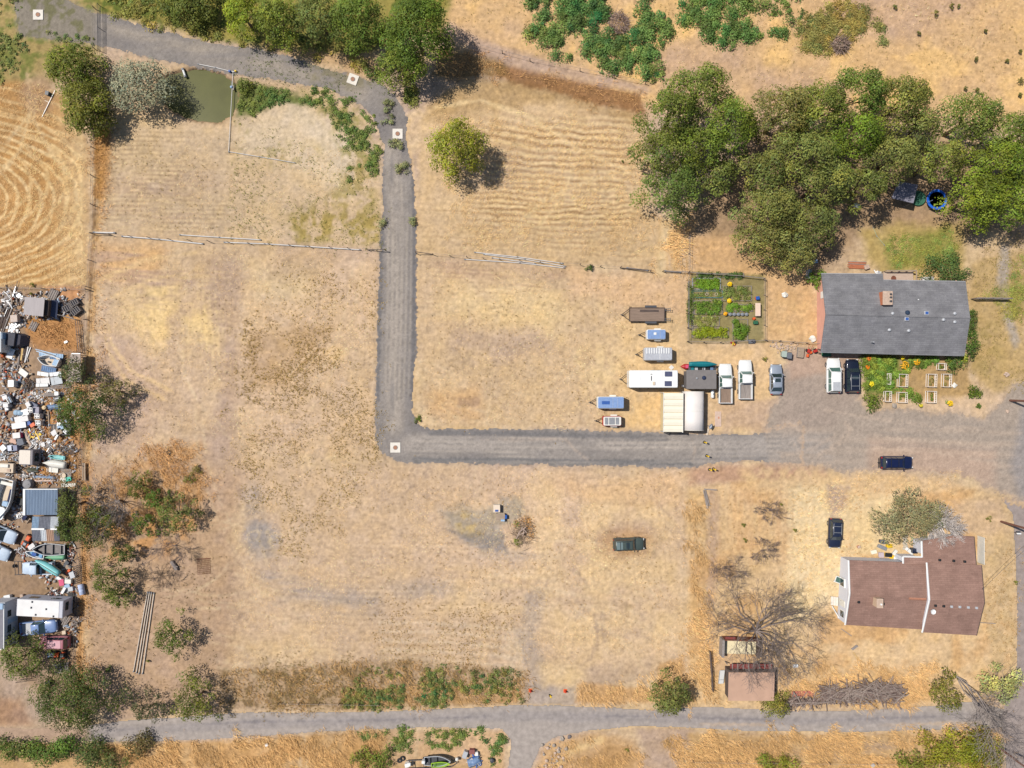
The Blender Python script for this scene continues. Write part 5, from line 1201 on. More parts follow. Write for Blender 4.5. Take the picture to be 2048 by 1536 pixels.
def wheels(t, spots, r=.33, w=.2):
    for x_, y_ in spots:
        m1 = MB(); m1.lathe([(r * .5, -w / 2), (r * .95, -w / 2), (r, -w / 4), (r, w / 4), (r * .95, w / 2), (r * .5, w / 2)], n=14)
        m1.v = [(v[0] + x_, v[2] + y_, v[1] + r) for v in m1.v]
        q = m1.build('wheel', tyre_m, t)
        m2 = MB(); m2.lathe([(r * .1, -w / 2 - .01), (r * .5, -w / 2 - .005), (r * .5, w / 2 + .005), (r * .1, w / 2 + .01)], n=10)
        m2.v = [(v[0] + x_, v[2] + y_, v[1] + r) for v in m2.v]
        m2.build('rim', rim_m, q)
def tongue(t, xf, w, L=1.0, m=None):
    mb = MB()
    for s in (-1, 1): mb.path([(xf, s * w, .45), (xf - L, 0, .45)], [.05, .05], 5)
    mb.build('tow_bar', m or black_m, t)
    mb = MB(); mb.box((xf - L - .06, 0, .46), (.22, .12, .12)); mb.path([(xf - L + .2, 0, .2), (xf - L + .2, 0, .95)], [.04, .04], 6)
    mb.build('hitch', dgrey, t)
def trailer(label, px, py, L, W, H, body_m, roof_m, extras=(), ang=0, name='cargo_trailer', cat='trailer', fender=True, group='trailers in a column west of the grey roofed house', r=.18, tl=1.0, top_h=.12):
    x, y = at(px, py, H * .8)
    t = thing(name, label, cat, (x, y, 0), math.radians(ang), group)
    mb = MB(); mb.rbox((0, 0, .45 + (H - .45) / 2), (L, W, H - .45), r); mb.build('body', body_m, t)
    MB().rbox((0, 0, H + .01), (L - .14, W - .14, .03), r).build('roof', roof_m, t)
    wheels(t, [(.15 * L, -W / 2 + .02), (.15 * L, W / 2 - .02)] if L < 5 else [(.05 * L, -W / 2 + .02), (.05 * L, W / 2 - .02), (.05 * L + .85, -W / 2 + .02), (.05 * L + .85, W / 2 - .02)])
    if fender:
        for s in (-1, 1): MB().rbox((.12 * L, s * (W / 2 + .1), .74), (1.0, .26, .12), .06).build('fender', offwhite, t)
    tongue(t, -L / 2, W * .3, tl)
    for nm, cx, cy, sx, sy, h, m in extras:
        MB().rbox((cx, cy, H + .02 + h / 2), (sx, sy, h), min(.05, sx / 3, sy / 3)).build(nm, m, t)
    for s in (-1, 1): MB().box((L / 2 + .01, s * W * .38, .8), (.03, .12, .18)).build('taillight', red_lens, t)
    return t
solar = mat('solar_panel', (92, 96, 122), rough=0.2, var=0.1, coat=0.3)
blueroof = mat('blue_trailer_roof', (138, 166, 212), rough=0.4, var=0.1)
bluewin = mat('deep_blue_panel', (66, 104, 176), rough=0.3, var=0.08)
trailer('white caravan with two dark roof panels, the longest trailer', 1306, 758, 7.1, 2.55, 2.75, white, mat('caravan_roof', (252, 252, 250), rough=0.5, var=0.03), [('skylight', 2.15, .72, 1.1, .75, .05, solar), ('skylight', 2.1, -.68, 1.05, .75, .05, solar), ('air_vent', .0, -.65, .34, .5, .16, beige_m), ('roof_vent', -.35, .1, .12, .7, .06, dgrey), ('aerial', -.35, .7, .25, .1, .06, dgrey), ('roof_seam', -1.9, 0, .03, 2.3, .01, lgrey), ('roof_seam', 1.3, 0, .03, 2.3, .01, lgrey)], name='caravan', cat='caravan', fender=False)
trailer('blue roofed box trailer with a darker blue panel, just above the red trailer', 1221, 805, 3.9, 1.75, 2.0, offwhite, blueroof, [('skylight', -.75, -.02, 1.15, .48, .05, bluewin), ('roof_rib', .3, 0, .03, 1.5, .03, lgrey), ('roof_rib', 1.0, 0, .03, 1.5, .03, lgrey)])
trailer('little red trailer with three pale roof panels', 1224, 842, 2.75, 1.45, 1.4, red_m, offwhite, [('window_panel', -.85, 0, .5, 1.0, .04, mgrey), ('window_panel', -.05, 0, .85, 1.0, .04, mgrey), ('window_panel', .75, 0, .5, 1.0, .04, mgrey), ('edge_rail', 0, .6, 2.3, .06, .06, white), ('edge_rail', 0, -.6, 2.3, .06, .06, white)], name='camping_trailer')
trailer('small pale blue teardrop trailer with a white hatch, below the flatbed', 1312, 669, 2.8, 1.45, 1.5, white, blueroof, [('roof_hatch', -.2, .1, .4, .38, .08, white), ('roof_seam', .55, 0, .04, 1.2, .03, lgrey)], name='camping_trailer')
trailer('silver ribbed trailer between the teardrop trailer and the caravan', 1316, 708, 4.1, 1.9, 1.9, lgrey, mat('silver_roof', (214, 216, 222), rough=0.35, metal=0.3, var=0.08), [('roof_rib', -1.7 + .36 * k, .45, .13, .85, .1, white) for k in range(10)] + [('roof_seam', .2, 0, .05, 1.7, .03, white)], name='cargo_trailer')
# flatbed
x, y = at(1294, 629, .7)
t = thing('flatbed_trailer', 'brown plank flatbed trailer with loading ramps, topmost of the trailers', 'trailer', (x, y, 0), 0, 'trailers in a column west of the grey roofed house')
mb = MB()
for k in range(8): mb.box((0, -.83 + k * .237, .62), (5.1, .225, .06))
mb.build('deck', brownbed, t)
mb = MB()
for s in (-1, 1): mb.box((0, s * 1.0, .72), (5.3, .09, .2))
mb.box((-2.65, 0, .72), (.09, 2.0, .2)); mb.box((2.62, 0, .60), (.09, 2.0, .12))
for s in (-1, 1):
    for k in range(5): mb.box((-2.4 + k * 1.2, s * 1.0, .5), (.07, .07, .5))
mb.build('frame', darkwood, t)
for s in (-1, 1):
    mb = MB()
    for q in (-.16, .16): mb.box((3.1, s * .74 + q, .72), (.95, .05, .08), ry=-.25)
    for k in range(4): mb.box((2.75 + k * .24, s * .74, .66 + k * .05), (.06, .36, .05))
    mb.build('ramp', dgrey, t)
    MB().rbox((.55, s * 1.2, .80), (1.75, .3, .07), .06).build('fender', dgrey, t)
MB().rbox((.35, .55, .665), (2.8, .34, .05), .03).build('ramp_plank', darkwood, t)
wheels(t, [(.15, -1.18), (.95, -1.18), (.15, 1.18), (.95, 1.18)], .36); tongue(t, -2.65, .8, 1.1)
def hull(mb, L, W, H, z0=0.0, inner=False, bow=1, n=11, stern=.78):
    rings = []
    for i in range(n):
        f = i / (n - 1)
        w = W / 2 * (stern + (1 - stern) * min(1, f * 2.4)) * (1 if f < .45 else max(.02, 1 - ((f - .45) / .55) ** 2.2))
        xx = (f - .5) * L * bow
        zz = H * (1 + .18 * f * f)
        rings.append([(xx, -w, z0 + zz), (xx, -w * .9, z0 + H * .45), (xx, -w * .35, z0 + .02), (xx, w * .35, z0 + .02), (xx, w * .9, z0 + H * .45), (xx, w, z0 + zz)])
    return rings
def boat(label, px, py, ang, L, W, H, hull_m, in_m=None, upturned=False, name='boat', cat='boat', group='boats in the salvage yard', seats=3, rim_m_=None, z0=.12, tilt=0.0, items=()):
    x, y = at(px, py, H * .6)
    t = thing(name, label, cat, (x, y, z0), 0, group, rot=(tilt, 0, math.radians(ang)))
    rings = hull(None, L, W, H)
    if upturned:
        mb = MB(); R = [[(p[0], p[1], H * 1.2 - p[2]) for p in r] for r in rings]
        mb.loft(R); mb.build('hull', hull_m, t, True)
        MB().path([(-L * .48, 0, H * 1.2), (L * .30, 0, H * 1.2), (L * .49, 0, H * .5)], [.04, .04, .03], 5).build('keel', rim_m_ or hull_m, t)
        mb = MB()
        for s in (0, 5): mb.path([r[s] for r in R], [.04] * len(R), 5)
        mb.build('gunwale', rim_m_ or hull_m, t)
        return t
    mb = MB(); mb.loft(rings, closed=False, cap=False); mb.f.append(tuple(range(6))); mb.build('hull', hull_m, t, True)
    k = .9; fl = MB(); R2 = [[(r[1][0], r[1][1] * k, H * .32), (r[4][0], r[4][1] * k, H * .32)] for r in rings]
    for a, b in zip(R2[:-1], R2[1:]): fl.quad(a[0], b[0], b[1], a[1])
    fl.build('floor', in_m or hull_m, t)
    mb = MB()
    for s in (0, 5): mb.path([r[s] for r in rings], [.06] * len(rings), 6)
    mb.path([rings[0][0], rings[0][5]], [.06, .06], 6)
    mb.build('gunwale', rim_m_ or hull_m, t)
    for q in range(seats):
        fx = -.32 + q * .26
        MB().box((fx * L, 0, H * .62), (.3, W * .86, .05)).build('seat', in_m or hull_m, t)
    for nm, cx, cy, cz, sx, sy, sz, m in items: MB().rbox((cx, cy, cz), (sx, sy, sz), min(sx, sy) * .2).build(nm, m, t)
    return t
boat('open aluminium rowing boat with dark bench gaps', 101, 1098, 179, 4.7, 1.75, .7, dgrey, mat('boat_floor', (136, 130, 128), var=0.15), seats=4, rim_m_=lgrey)
boat('upturned sea green boat peeking out under the aluminium boat', 112, 1114, 180, 2.9, .9, .6, green_p, upturned=True)
boat('small white kayak like boat with a blue cockpit', 72, 1108, 165, 2.8, .9, .45, white, mat('boat_blue_floor', (120, 170, 214), var=0.1), seats=1, items=[('cockpit', .1, 0, .45, .7, .5, .1, bluewin)])
boat('upturned turquoise boat leaning on the stripped pickup', 103, 1131, 148, 4.0, 1.15, .6, cyan_m, upturned=True, rim_m_=mat('bronze_strip', (126, 104, 84), var=0.1), z0=.9)
boat('upturned white boat with a pointed bow, under the teal strip', 111, 928, 172, 3.3, 1.25, .75, offwhite, upturned=True)
boat('narrow teal boat lying beside the upturned white boat', 116, 914, 173, 2.4, .55, .4, cyan_m, cyan_m, seats=1)
boat('big white cruiser boat at the picture edge with a beige deck', 10, 998, -104, 6.2, 2.6, 1.5, white, beige_m, seats=0, rim_m_=white, items=[('foredeck', 2.0, 0, 1.45, 1.9, 1.7, .1, white), ('dark_seat', -.6, .75, 1.0, 2.2, .35, .3, PKN), ('blue_cover', .55, .5, 1.1, .8, .9, .5, lblue), ('transom_bench', -2.4, 0, 1.2, .5, 2.0, .15, offwhite)])
boat('white boat shell lying open with brown inside, below the blue sheets', 100, 725, 168, 3.0, 1.6, .9, white, beige_m, seats=1, z0=.2, tilt=.35, items=[('blue_liner', -1.0, 0, .55, .9, 1.0, .2, lblue), ('hatch', .1, .1, .5, .3, .25, .1, dgrey)])
boat('grey motor boat carrying a kayak, on a trailer at the bottom edge', 876, 1517, 0, 3.9, 1.45, .8, mgrey, dgrey, group='boats by the bottom edge', seats=2, rim_m_=lgrey, z0=.45, items=[('outboard_motor', -2.05, 0, .9, .5, .42, .6, white)])
boat('lime green kayak lying in the grey motor boat', 883, 1520, 4, 2.7, .7, .3, mat('lime_plastic', (170, 212, 50), var=0.15), mat('lime_dark', (96, 130, 60), var=0.2), name='kayak', cat='kayak', group='boats by the bottom edge', seats=1, z0=1.15)
boat('teal canoe resting on the rack behind the dark roofed shed', 1402, 729, 0, 4.2, .85, .5, teal_m, upturned=True, name='canoe', cat='canoe', group='things by the dark roofed shed', z0=1.3)
# ------------------------------------------------------------------ buildings
def corner(px, py, h):
    x, y = at(px, py, h); return (x, y, h)
def roof_plane(t, pts, m, name='roof', th=.14):
    return MB().slab(pts, th).build(name, m, t)
def local(t, pts): return pts
# grey roofed house -----------------------------------------------------------------
HE, HR = 2.7, 4.35
t = thing('grey_roof_house', 'long single storey house with a grey shingle roof and pink end wall', 'house', (0, 0, 0))
rl, rr = corner(1651.5, 629, HR), corner(1940.5, 636.4, HR)
nw, nk1, nk2, ne = corner(1643, 547, HE + .12), corner(1765.5, 548, HE + .1), corner(1767, 560, HE + .28), corner(1931.5, 563, HE + .12)
sw, se = corner(1641.5, 704, HE), corner(1929, 711, HE)
rf = MB().slab([rl, rr, ne, nk2, nk1, nw], .16).build('roof', shingle_grey, t)
MB().slab([sw, se, rr, rl], .16).build('roof', shingle_grey, t)
MB().path([rl, rr], [.09, .09], 6).build('ridge_cap', shingle_grey, t)
mb = MB()
for a, b in ((nw, nk1), (nk2, ne), (sw, se)): mb.path([(a[0], a[1], a[2] - .14), (b[0], b[1], b[2] - .14)], [.09, .09], 5)
mb.build('gutter', lgrey, t)
pinkwall = mat('pink_stucco', (236, 178, 158), rough=0.85, var=0.06, scale=1.5)
wx0, wx1 = 46.0, rr[0] - .9
wy0, wy1 = sw[1] + .5, nw[1] - .55
ym = (rl[1] + rr[1]) / 2
MB().loft([[(wx0 - .25, wy0, -.1), (wx1, wy0, -.1), (wx1, wy1 - .9, -.1), (wx0 - .25, wy1, -.1)], [(wx0 - .25, wy0, 2.5), (wx1, wy0, 2.5), (wx1, wy1 - .9, 2.5), (wx0 - .25, wy1, 2.5)]]).build('wall', pinkwall, t)
for xx in (wx0 - .24, wx1):
    MB().loft([[(xx, wy0, 2.48), (xx, wy1 - .4, 2.48), (xx, ym, HR - .35)], [(xx + .12, wy0, 2.48), (xx + .12, wy1 - .4, 2.48), (xx + .12, ym, HR - .35)]]).build('gable', pinkwall, t)
for k in range(5):
    w_ = MB().box((wx0 + 3 + k * 4, wy0 - .02, 1.5), (1.5, .08, 1.0)).build('window', glass_m, t)
    MB().box((wx0 + 3 + k * 4, wy0 - .05, .96), (1.7, .12, .08)).build('sill', white, w_)
d_ = MB().box((wx0 + 9.3, wy0 - .02, 1.05), (.95, .08, 2.1)).build('door', brownbed, t)
MB().box((wx0 + 9.65, wy0 - .08, 1.05), (.06, .08, .14)).build('handle', mgrey, d_)
MB().box((wx0 - .28, nw[1] - 3.0, 1.9), (.06, 1.0, 1.1)).build('window', white, t)
def on_roof(px, py, side):
    """a point of the grey roof seen at this pixel"""
    h = HE + .8
    for _ in range(6):
        x, y = at(px, py, h)
        yr = ym
        f = (y - sw[1]) / (yr - sw[1]) if y < yr else (ne[1] - y) / (ne[1] - yr)
        h = HE + (HR - HE) * max(0, min(1, f))
    return x, y, h
x, y, h = on_roof(1767, 598, 1)
ch = MB().box((x, y, h + .35), (1.3, 1.9, 1.5)).build('chimney', terr_m, t)
MB().rbox((x - .0, y, h + 1.14), (1.4, 2.0, .12), .05).build('chimney_crown', pinkstone, ch)
for q in (-.45, .1, .55): MB().lathe([(.13, 0), (.15, .2), (.10, .26)], (x + .35, y + q, h + 1.2), 8).build('flue', dgrey, ch)
for px, py, m in ((1814.5, 625.5, dgrey),):
    x, y, h = on_roof(px, py, 1); MB().lathe([(.34, -.1), (.34, .14), (.24, .26), (.05, .30)], (x, y, h), 14).build('roof_vent', mat('dark_blue_vent', (44, 62, 86), var=0.1), t)
for px, py in ((1852.5, 626), (1813, 638)):
    x, y, h = on_roof(px, py, 1); sk = MB().rbox((x, y, h + .06), (.62, .55, .2), .05).build('skylight', lgrey, t); MB().rbox((x, y, h + .18), (.44, .38, .04), .05).build('skylight_glass', bluewin, sk)
for px, py in ((1908, 627), (1885.5, 639.5), (1908, 644), (1777.5, 660), (1816, 661.5), (1784, 627)):
    x, y, h = on_roof(px, py, 1); MB().lathe([(.2, -.1), (.2, .16), (.24, .17), (.2, .27), (.03, .33)], (x, y, h), 12).build('roof_vent', lgrey, t)
x, y, h = on_roof(1835, 602, 1); MB().rbox((x, y, h + .05), (.55, .35, .08), .05, .6).build('roof_patch', white, t)
x, y, h = on_roof(1744, 684.5, 1)
MB().path([(x - .2, y, h), (x - .2, y, h + .9)], [.08, .08], 7).build('flue_pipe', lgrey, t)
# deck behind it
x0, y0 = at(1767, 560, .6); x1, y1 = at(1826, 545, .6)
t = thing('wooden_deck', 'pale wooden deck with railing behind the grey roofed house', 'deck', ((x0 + x1) / 2, (y0 + y1) / 2 - .1, 0))
mb = MB(); wd, dp = x1 - x0, 1.6
for k in range(8): mb.box((0, -dp / 2 + .1 + k * .2, .6), (wd, .185, .05))
mb.build('deck_boards', mat('pale_deck', (206, 184, 166), var=0.12, stretch=(.5, 5, 5)), t)
mb = MB()
for k in range(5): mb.box((-wd / 2 + k * wd / 4, dp / 2, .75), (.1, .1, 1.6))
mb.box((0, dp / 2, 1.5), (wd, .14, .06)); mb.box((0, dp / 2, 1.05), (wd, .05, .08)); mb.box((wd / 2, 0, 1.5), (.14, dp, .06)); mb.box((-wd / 2, 0, .3), (.1, dp, .6)); mb.box((wd / 2, 0, .3), (.1, dp, .6))
mb.build('railing', wood_m, t)
mb = MB(); mb.torus((-wd * .2, -.25, .95), .32, .06); mb.lathe([(.05, 0), (.28, .3), (.32, .34)], (-wd * .2, -.25, .63)); mb.build('plant_pot', rust_m, t)
# brown roofed house -----------------------------------------------------------------
t = thing('brown_roof_house', 'white walled house with a three part brown shingle roof', 'house', (0, 0, 0))
E1, R1 = 2.7, 3.75
a, b, c, d = corner(1697, 1120.5, E1), corner(1854, 1126, E1), corner(1844, 1259, E1), corner(1690, 1249.6, E1)
p, q = corner(1699, 1187.5, R1), corner(1858.5, 1197, R1)
MB().slab([p, q, b, a], .15).build('roof', shingle_brown, t); MB().slab([d, c, q, p], .15).build('roof', shingle_brown, t)
E2, R2 = 3.2, 4.45
a2, b2, c2, d2 = corner(1853, 1125, E2), corner(1963, 1130.5, E2), corner(1953, 1271, E2), corner(1844, 1264.6, E2)
p2, q2 = corner(1858.5, 1199.5, R2), corner(1969, 1205.5, R2)
MB().slab([p2, q2, b2, a2], .15).build('roof', shingle_brown, t); MB().slab([d2, c2, q2, p2], .15).build('roof', shingle_brown, t)
E3 = 2.75
w1, w2, w3, w4 = corner(1843, 1082, E3), corner(1909, 1071, E3), corner(1948, 1073, E3), corner(1952.5, 1131, E3 + .35)
w5, w6, w7, w8 = corner(1853, 1128, E3 + .4), corner(1806, 1127, E3 + .1), corner(1806, 1113, E3 - .05), corner(1844, 1114, E3)
MB().slab([w1, w2, w3, w4, w5, w6, w7, w8], .15).build('roof', shingle_brown, t)
wh = mat('white_siding', (226, 228, 238), rough=0.6, var=0.04, stretch=(1, 1, 6))
mb = MB()
for u, v in ((a, p), (p, d), (a2, p2), (p2, d2), (w1, w8), (w7, w6), (w8, w7)):
    mb.path([(u[0], u[1], u[2] + .02), (v[0], v[1], v[2] + .02)], [.12, .12], 5)
mb.build('fascia', white, t)
mb = MB()
for u, v in ((b2, q2), (q2, c2), (w3, w4)): mb.path([(u[0] + .02, u[1], u[2] - .05), (v[0] + .02, v[1], v[2] - .05)], [.09, .09], 5)
mb.build('drip_edge', darkwood, t)
def shrink(pts, k, z):
    cx = sum(p_[0] for p_ in pts) / len(pts); cy = sum(p_[1] for p_ in pts) / len(pts)
    return [(cx + (p_[0] - cx) * (1 - k / max(.1, abs(p_[0] - cx))) if abs(p_[0] - cx) > k else cx, cy + (p_[1] - cy) * (1 - k / max(.1, abs(p_[1] - cy))) if abs(p_[1] - cy) > k else cy, z) for p_ in pts]
for pts, z, k in (((d, c, b, a), E1 - .2, .12), ((d2, c2, b2, a2), E2 - .2, .4), ((w8, w4, w3, w2, w1), E3 - .25, .3), ((w6, w5, w8, w7), E3 - .22, .2)):
    s0 = shrink(pts, k, -.1); MB().loft([s0, [(x_, y_, z) for x_, y_, _ in s0]]).build('wall', wh, t)
for (u, v, w_, z) in ((a, p, d, E1), (a2, p2, d2, E2), (b2, q2, c2, E2)):
    dx = .14 if w_ is not c2 else -.3
    MB().loft([[(u[0] + dx, u[1] - .4, z - .22), (v[0] + dx, v[1], v[2] - .25), (w_[0] + dx, w_[1] + .4, z - .22)], [(u[0] + dx * 1.4, u[1] - .4, z - .22), (v[0] + dx * 1.4, v[1], v[2] - .25), (w_[0] + dx * 1.4, w_[1] + .4, z - .22)]]).build('gable', wh, t)
xw = (d[0] + a[0]) / 2 + .1
for py_, w_ in ((1165, 1.3), (1228, 1.2)):
    y_ = at(1690, py_, 1.5)[1]
    o_ = MB().box((xw - .06, y_, 1.4), (.22, w_, 1.3)).build('window', white, t); MB().box((xw - .18, y_, 1.4), (.06, w_ - .3, 1.0)).build('pane', glass_m, o_)
y_ = at(1690, 1205, 1.0)[1]; d_ = MB().box((xw - .06, y_, 1.05), (.2, .95, 2.1)).build('door', offwhite, t); MB().box((xw - .2, y_ + .3, 1.05), (.06, .06, .12)).build('handle', mgrey, d_)
st = MB()
for k in range(3): st.box((xw - .5 - .3 * k, y_, .45 - .15 * k), (.32, 1.3, .16))
st.build('steps', concrete, t)
def on_brown(px, py, part=1):
    e, r, lo, ri, hi = (E1, R1, d, p, a) if part == 1 else (E2, R2, d2, p2, a2)
    h = e + .8
    for _ in range(6):
        x_, y_ = at(px, py, h)
        yr = ri[1] - (x_ - ri[0]) * .085; ylo = lo[1] - (x_ - lo[0]) * .06; yhi = hi[1] - (x_ - hi[0]) * .04
        f = (y_ - ylo) / (yr - ylo) if y_ < yr else (yhi - y_) / (yhi - yr)
        h = e + (r - e) * max(0, min(1, f))
    return x_, y_, h
x, y, h = on_brown(1752, 1202)
ch = MB().box((x, y, h + .35), (.85, 1.25, 1.4)).build('chimney', mat('beige_brick', (220, 190, 160), var=0.1, scale=6), t)
MB().rbox((x, y, h + 1.1), (.95, 1.35, .12), .05).build('chimney_crown', pinkstone, ch); MB().lathe([(.14, 0), (.14, .16)], (x + .1, y - .1, h + 1.16), 8).build('flue', white, ch)
for px, py, pt, m in ((1717, 1204, 1, black_m), (1766, 1207.5, 1, black_m), (1870.5, 1211, 2, black_m), (1887, 1212, 2, black_m), (1902.5, 1213, 2, lgrey), (1919, 1213.5, 2, lgrey), (1936, 1214.5, 2, lgrey), (1952.5, 1215.5, 2, lgrey)):
    x, y, h = on_brown(px, py, pt); MB().rbox((x, y, h + .08), (.34, .34, .22), .06).build('roof_vent', m, t)
for px, py in ((1879, 1120), (1907, 1121.5), (1929, 1123)):
    x, y = at(px, py, E3 + .35); MB().rbox((x, y, E3 + .42), (.34, .34, .25), .06).build('roof_vent', black_m, t)
u, v = on_brown(1818, 1197), on_brown(1851, 1198.5)
MB().path([(u[0], u[1], u[2] + .04), (v[0], v[1], v[2] + .04)], [.17, .17], 4).build('bare_ridge_strip', mat('bare_plywood', (196, 138, 112), var=0.1), t)
x, y, h = on_brown(1861.5, 1221, 2)
dsh = MB(); dsh.path([(x, y, h), (x, y, h + .5)], [.04, .04], 5); dsh.lathe([(.02, .0), (.2, .05), (.36, .16), (.37, .18), (.2, .08), (.02, .03)], (x, y, h + .45), 14); dsh.build('satellite_dish', white, t)
x, y = at(1962, 1100, .8)
t = thing('garden_wall', 'thin pale board fence along the side of the brown roofed house', 'fence', (x, y, 0))
mb = MB(); mb.box((0, 0, .8), (.08, 4.0, 1.5)); mb.build('boards', offwhite, t)
for k in (-1.9, 0, 1.9): MB().box((.08, k, .85), (.1, .1, 1.7)).build('post', wood_m, t)
# salvage yard sheds --------------------------------------------------------------------
def ribbed(t, L, W, z, n, m, name='roof', tilt=0.0, c=(0, 0), amp=.05, axis='y'):
    """corrugated sheet: ribs run along y, wave along x"""
    mb = MB(); k = n * 4
    top = []
    for i in range(k + 1):
        xx = -L / 2 + L * i / k
        top.append((xx, amp * math.sin(2 * PI * i / 4)))
    v0 = []
    for yy in (-W / 2, W / 2):
        v0 += [(c[0] + xx, c[1] + yy, z + dz + tilt * yy) for xx, dz in top]
    mb.v = v0 + [(a_, b_, d_ - .05) for a_, b_, d_ in v0]
    q = k + 1
    for i in range(k):
        mb.f.append((i, i + 1, q + i + 1, q + i)); mb.f.append((2 * q + i, 3 * q + i, 3 * q + i + 1, 2 * q + i + 1))
        mb.f.append((i, 2 * q + i, 2 * q + i + 1, i + 1)); mb.f.append((q + i, q + i + 1, 3 * q + i + 1, 3 * q + i))
    mb.f.append((0, q, 3 * q, 2 * q)); mb.f.append((k, 2 * q + k, 3 * q + k, q + k))
    return mb.build(name, m, t)
SHG = 'sheds in the salvage yard'
x, y = at(82.5, 1004, 2.3)
t = thing('metal_shed', 'shed with a blue grey ribbed metal roof and white edges', 'shed', (x, y, 0), 0, SHG)
MB().box((0, 0, 1.1), (4.6, 3.5, 2.2)).build('wall', mat('shed_grey_wall', (150, 150, 154), var=.1), t)
tin = mat('blue_grey_tin', (156, 174, 196), rough=0.45, var=0.12, scale=1.0, stretch=(3, .4, 1))
ribbed(t, 4.9, 3.8, 2.35, 22, tin, tilt=.03)
MB().box((-2.42, 0, 2.43), (.32, 3.86, .06)).build('barge_board', white, t); MB().box((0, 1.9, 2.45), (5.0, .12, .08)).build('ridge_flashing', white, t); MB().box((.3, -1.78, 1.0), (.95, .08, 1.9)).build('door', darkwood, t)
x, y = at(92, 1058, 2.0)
t = thing('patched_shed', 'shed whose roof is patched from mismatched metal sheets', 'shed', (x, y, 0), 0, SHG)
MB().box((0, 0, .95), (3.7, 3.2, 1.9)).build('wall', greywood, t)
tin2 = mat('pale_blue_tin', (176, 200, 222), rough=0.45, var=.1); tin3 = mat('grey_tin', (150, 152, 162), rough=.45, var=.15); tin4 = mat('white_tin', (230, 234, 238), rough=.4, var=.06)
for cx, w, n, m in ((-1.5, 1.0, 5, tin2), (-.15, 1.7, 8, tin3), (1.3, 1.2, 6, tin4)): ribbed(t, w, 1.75, 2.1, n, m, 'roof_sheet', -.12, (cx, .95))
for cx, w, n, m in ((-1.35, 1.3, 6, tin3), (-.3, .8, 3, tin4), (.65, 1.1, 4, mat('tan_tin', (196, 160, 136), var=.1)), (1.6, .8, 4, tin3)): ribbed(t, w, 1.75, 2.08, n, m, 'roof_sheet', .12, (cx, -.9))
MB().box((-1.0, .05, 2.28), (1.9, .25, .06)).build('ridge_flashing', white, t); MB().box((1.35, .05, 2.28), (1.0, .25, .06)).build('ridge_flashing', white, t)
x, y = at(69, 613, 2.2)
t = thing('felt_roof_shed', 'shed with a torn grey felt roof at the top of the salvage yard', 'shed', (x, y, 0), math.radians(-5), SHG)
MB().box((.2, 0, .9), (3.2, 2.3, 1.8)).build('wall', darkwood, t)
rf = MB(); rf.slab([(-1.75, -1.3, 1.9), (1.45, -1.35, 2.3), (1.45, 1.35, 2.3), (-1.75, 1.3, 1.9)], .1); rf = rf.build('roof', mat('grey_felt', (176, 168, 168), var=.08, scale=1.2, stretch=(6, .5, 1)), t)
for cx, cy, s in ((-.55, .9, .2), (-.2, .4, .16), (-.85, .1, .26), (-.2, -1.0, .24), (-1.6, -.8, .22)): MB().rbox((cx, cy, 2.06 + cx * .12), (s, s * .8, .03), .05, cx).build('tear', darkwood, rf)
MB().box((2.1, 0, 1.0), (.9, 2.5, .12), ry=.5).build('shaded_open_side', mat('open_side_shade', (66, 74, 100), var=.12), t)  # dark slanted sheet, its colour stands in for shade in the open side
x, y = at(147, 735, 1.6)
t = thing('lean_to', 'grey sheet lean-to roof half hidden by a tree', 'shed', (x, y, 0), 0, SHG)
MB().slab([(-1.3, -2.1, 1.3), (1.2, -2.1, 1.7), (1.2, 2.0, 1.9), (-.4, 2.0, 1.6)], .08).build('roof', mat('taupe_sheet', (178, 162, 152), var=.08), t)
for a_, b_ in ((-.9, -1.8), (1.0, -1.8), (1.0, 1.8), (-.3, 1.8)): MB().box((a_, b_, .75), (.1, .1, 1.5)).build('post', wood_m, t)
MB().box((.5, 2.05, 1.78), (1.3, .12, .12)).build('edge_board', white, t)
x, y = at(28, 679, 1.4)
t = thing('tarp_shelter', 'dark grey tarp shelter beside the white box body', 'shelter', (x, y, 0), math.radians(-8), SHG)
MB().loft([[(-1.1, -1.0, 0), (.4, -1.0, 0), (.4, 1.0, 0), (-1.1, 1.0, 0)], [(-1.1, -.95, 1.5), (.2, -.95, 1.6), (.2, .95, 1.6), (-1.1, .95, 1.5)]]).build('tarp_top', mat('charcoal_tarp', (72, 72, 82), var=.15, bump=.3), t)
MB().loft([[(.4, -1.05, 0), (1.3, -.7, 0), (1.35, .8, 0), (.4, 1.05, 0)], [(.3, -.9, 1.3), (.7, -.6, 1.1), (.7, .7, 1.1), (.3, .9, 1.3)]]).build('tarp_side', mat('charcoal_tarp_side', (92, 90, 100), var=.15, bump=.3), t)
x, y = at(-8, 684, 1.8)
t = thing('box_body', 'white truck box body cut by the picture edge', 'truck box', (x, y, 0), 0)
MB().rbox((0, 0, 1.2), (2.2, 3.0, 2.2), .1).build('body', white, t); MB().rbox((0, 0, 2.31), (2.0, 2.8, .03), .1).build('roof', mat('pale_blue_white', (226, 236, 246), var=.05), t); MB().box((1.15, .9, 1.6), (.08, .9, 1.2)).build('door', lblue, t)
wheels(t, [(-.6, 1.0), (.6, 1.0), (.6, -1.0), (-.6, -1.0)])
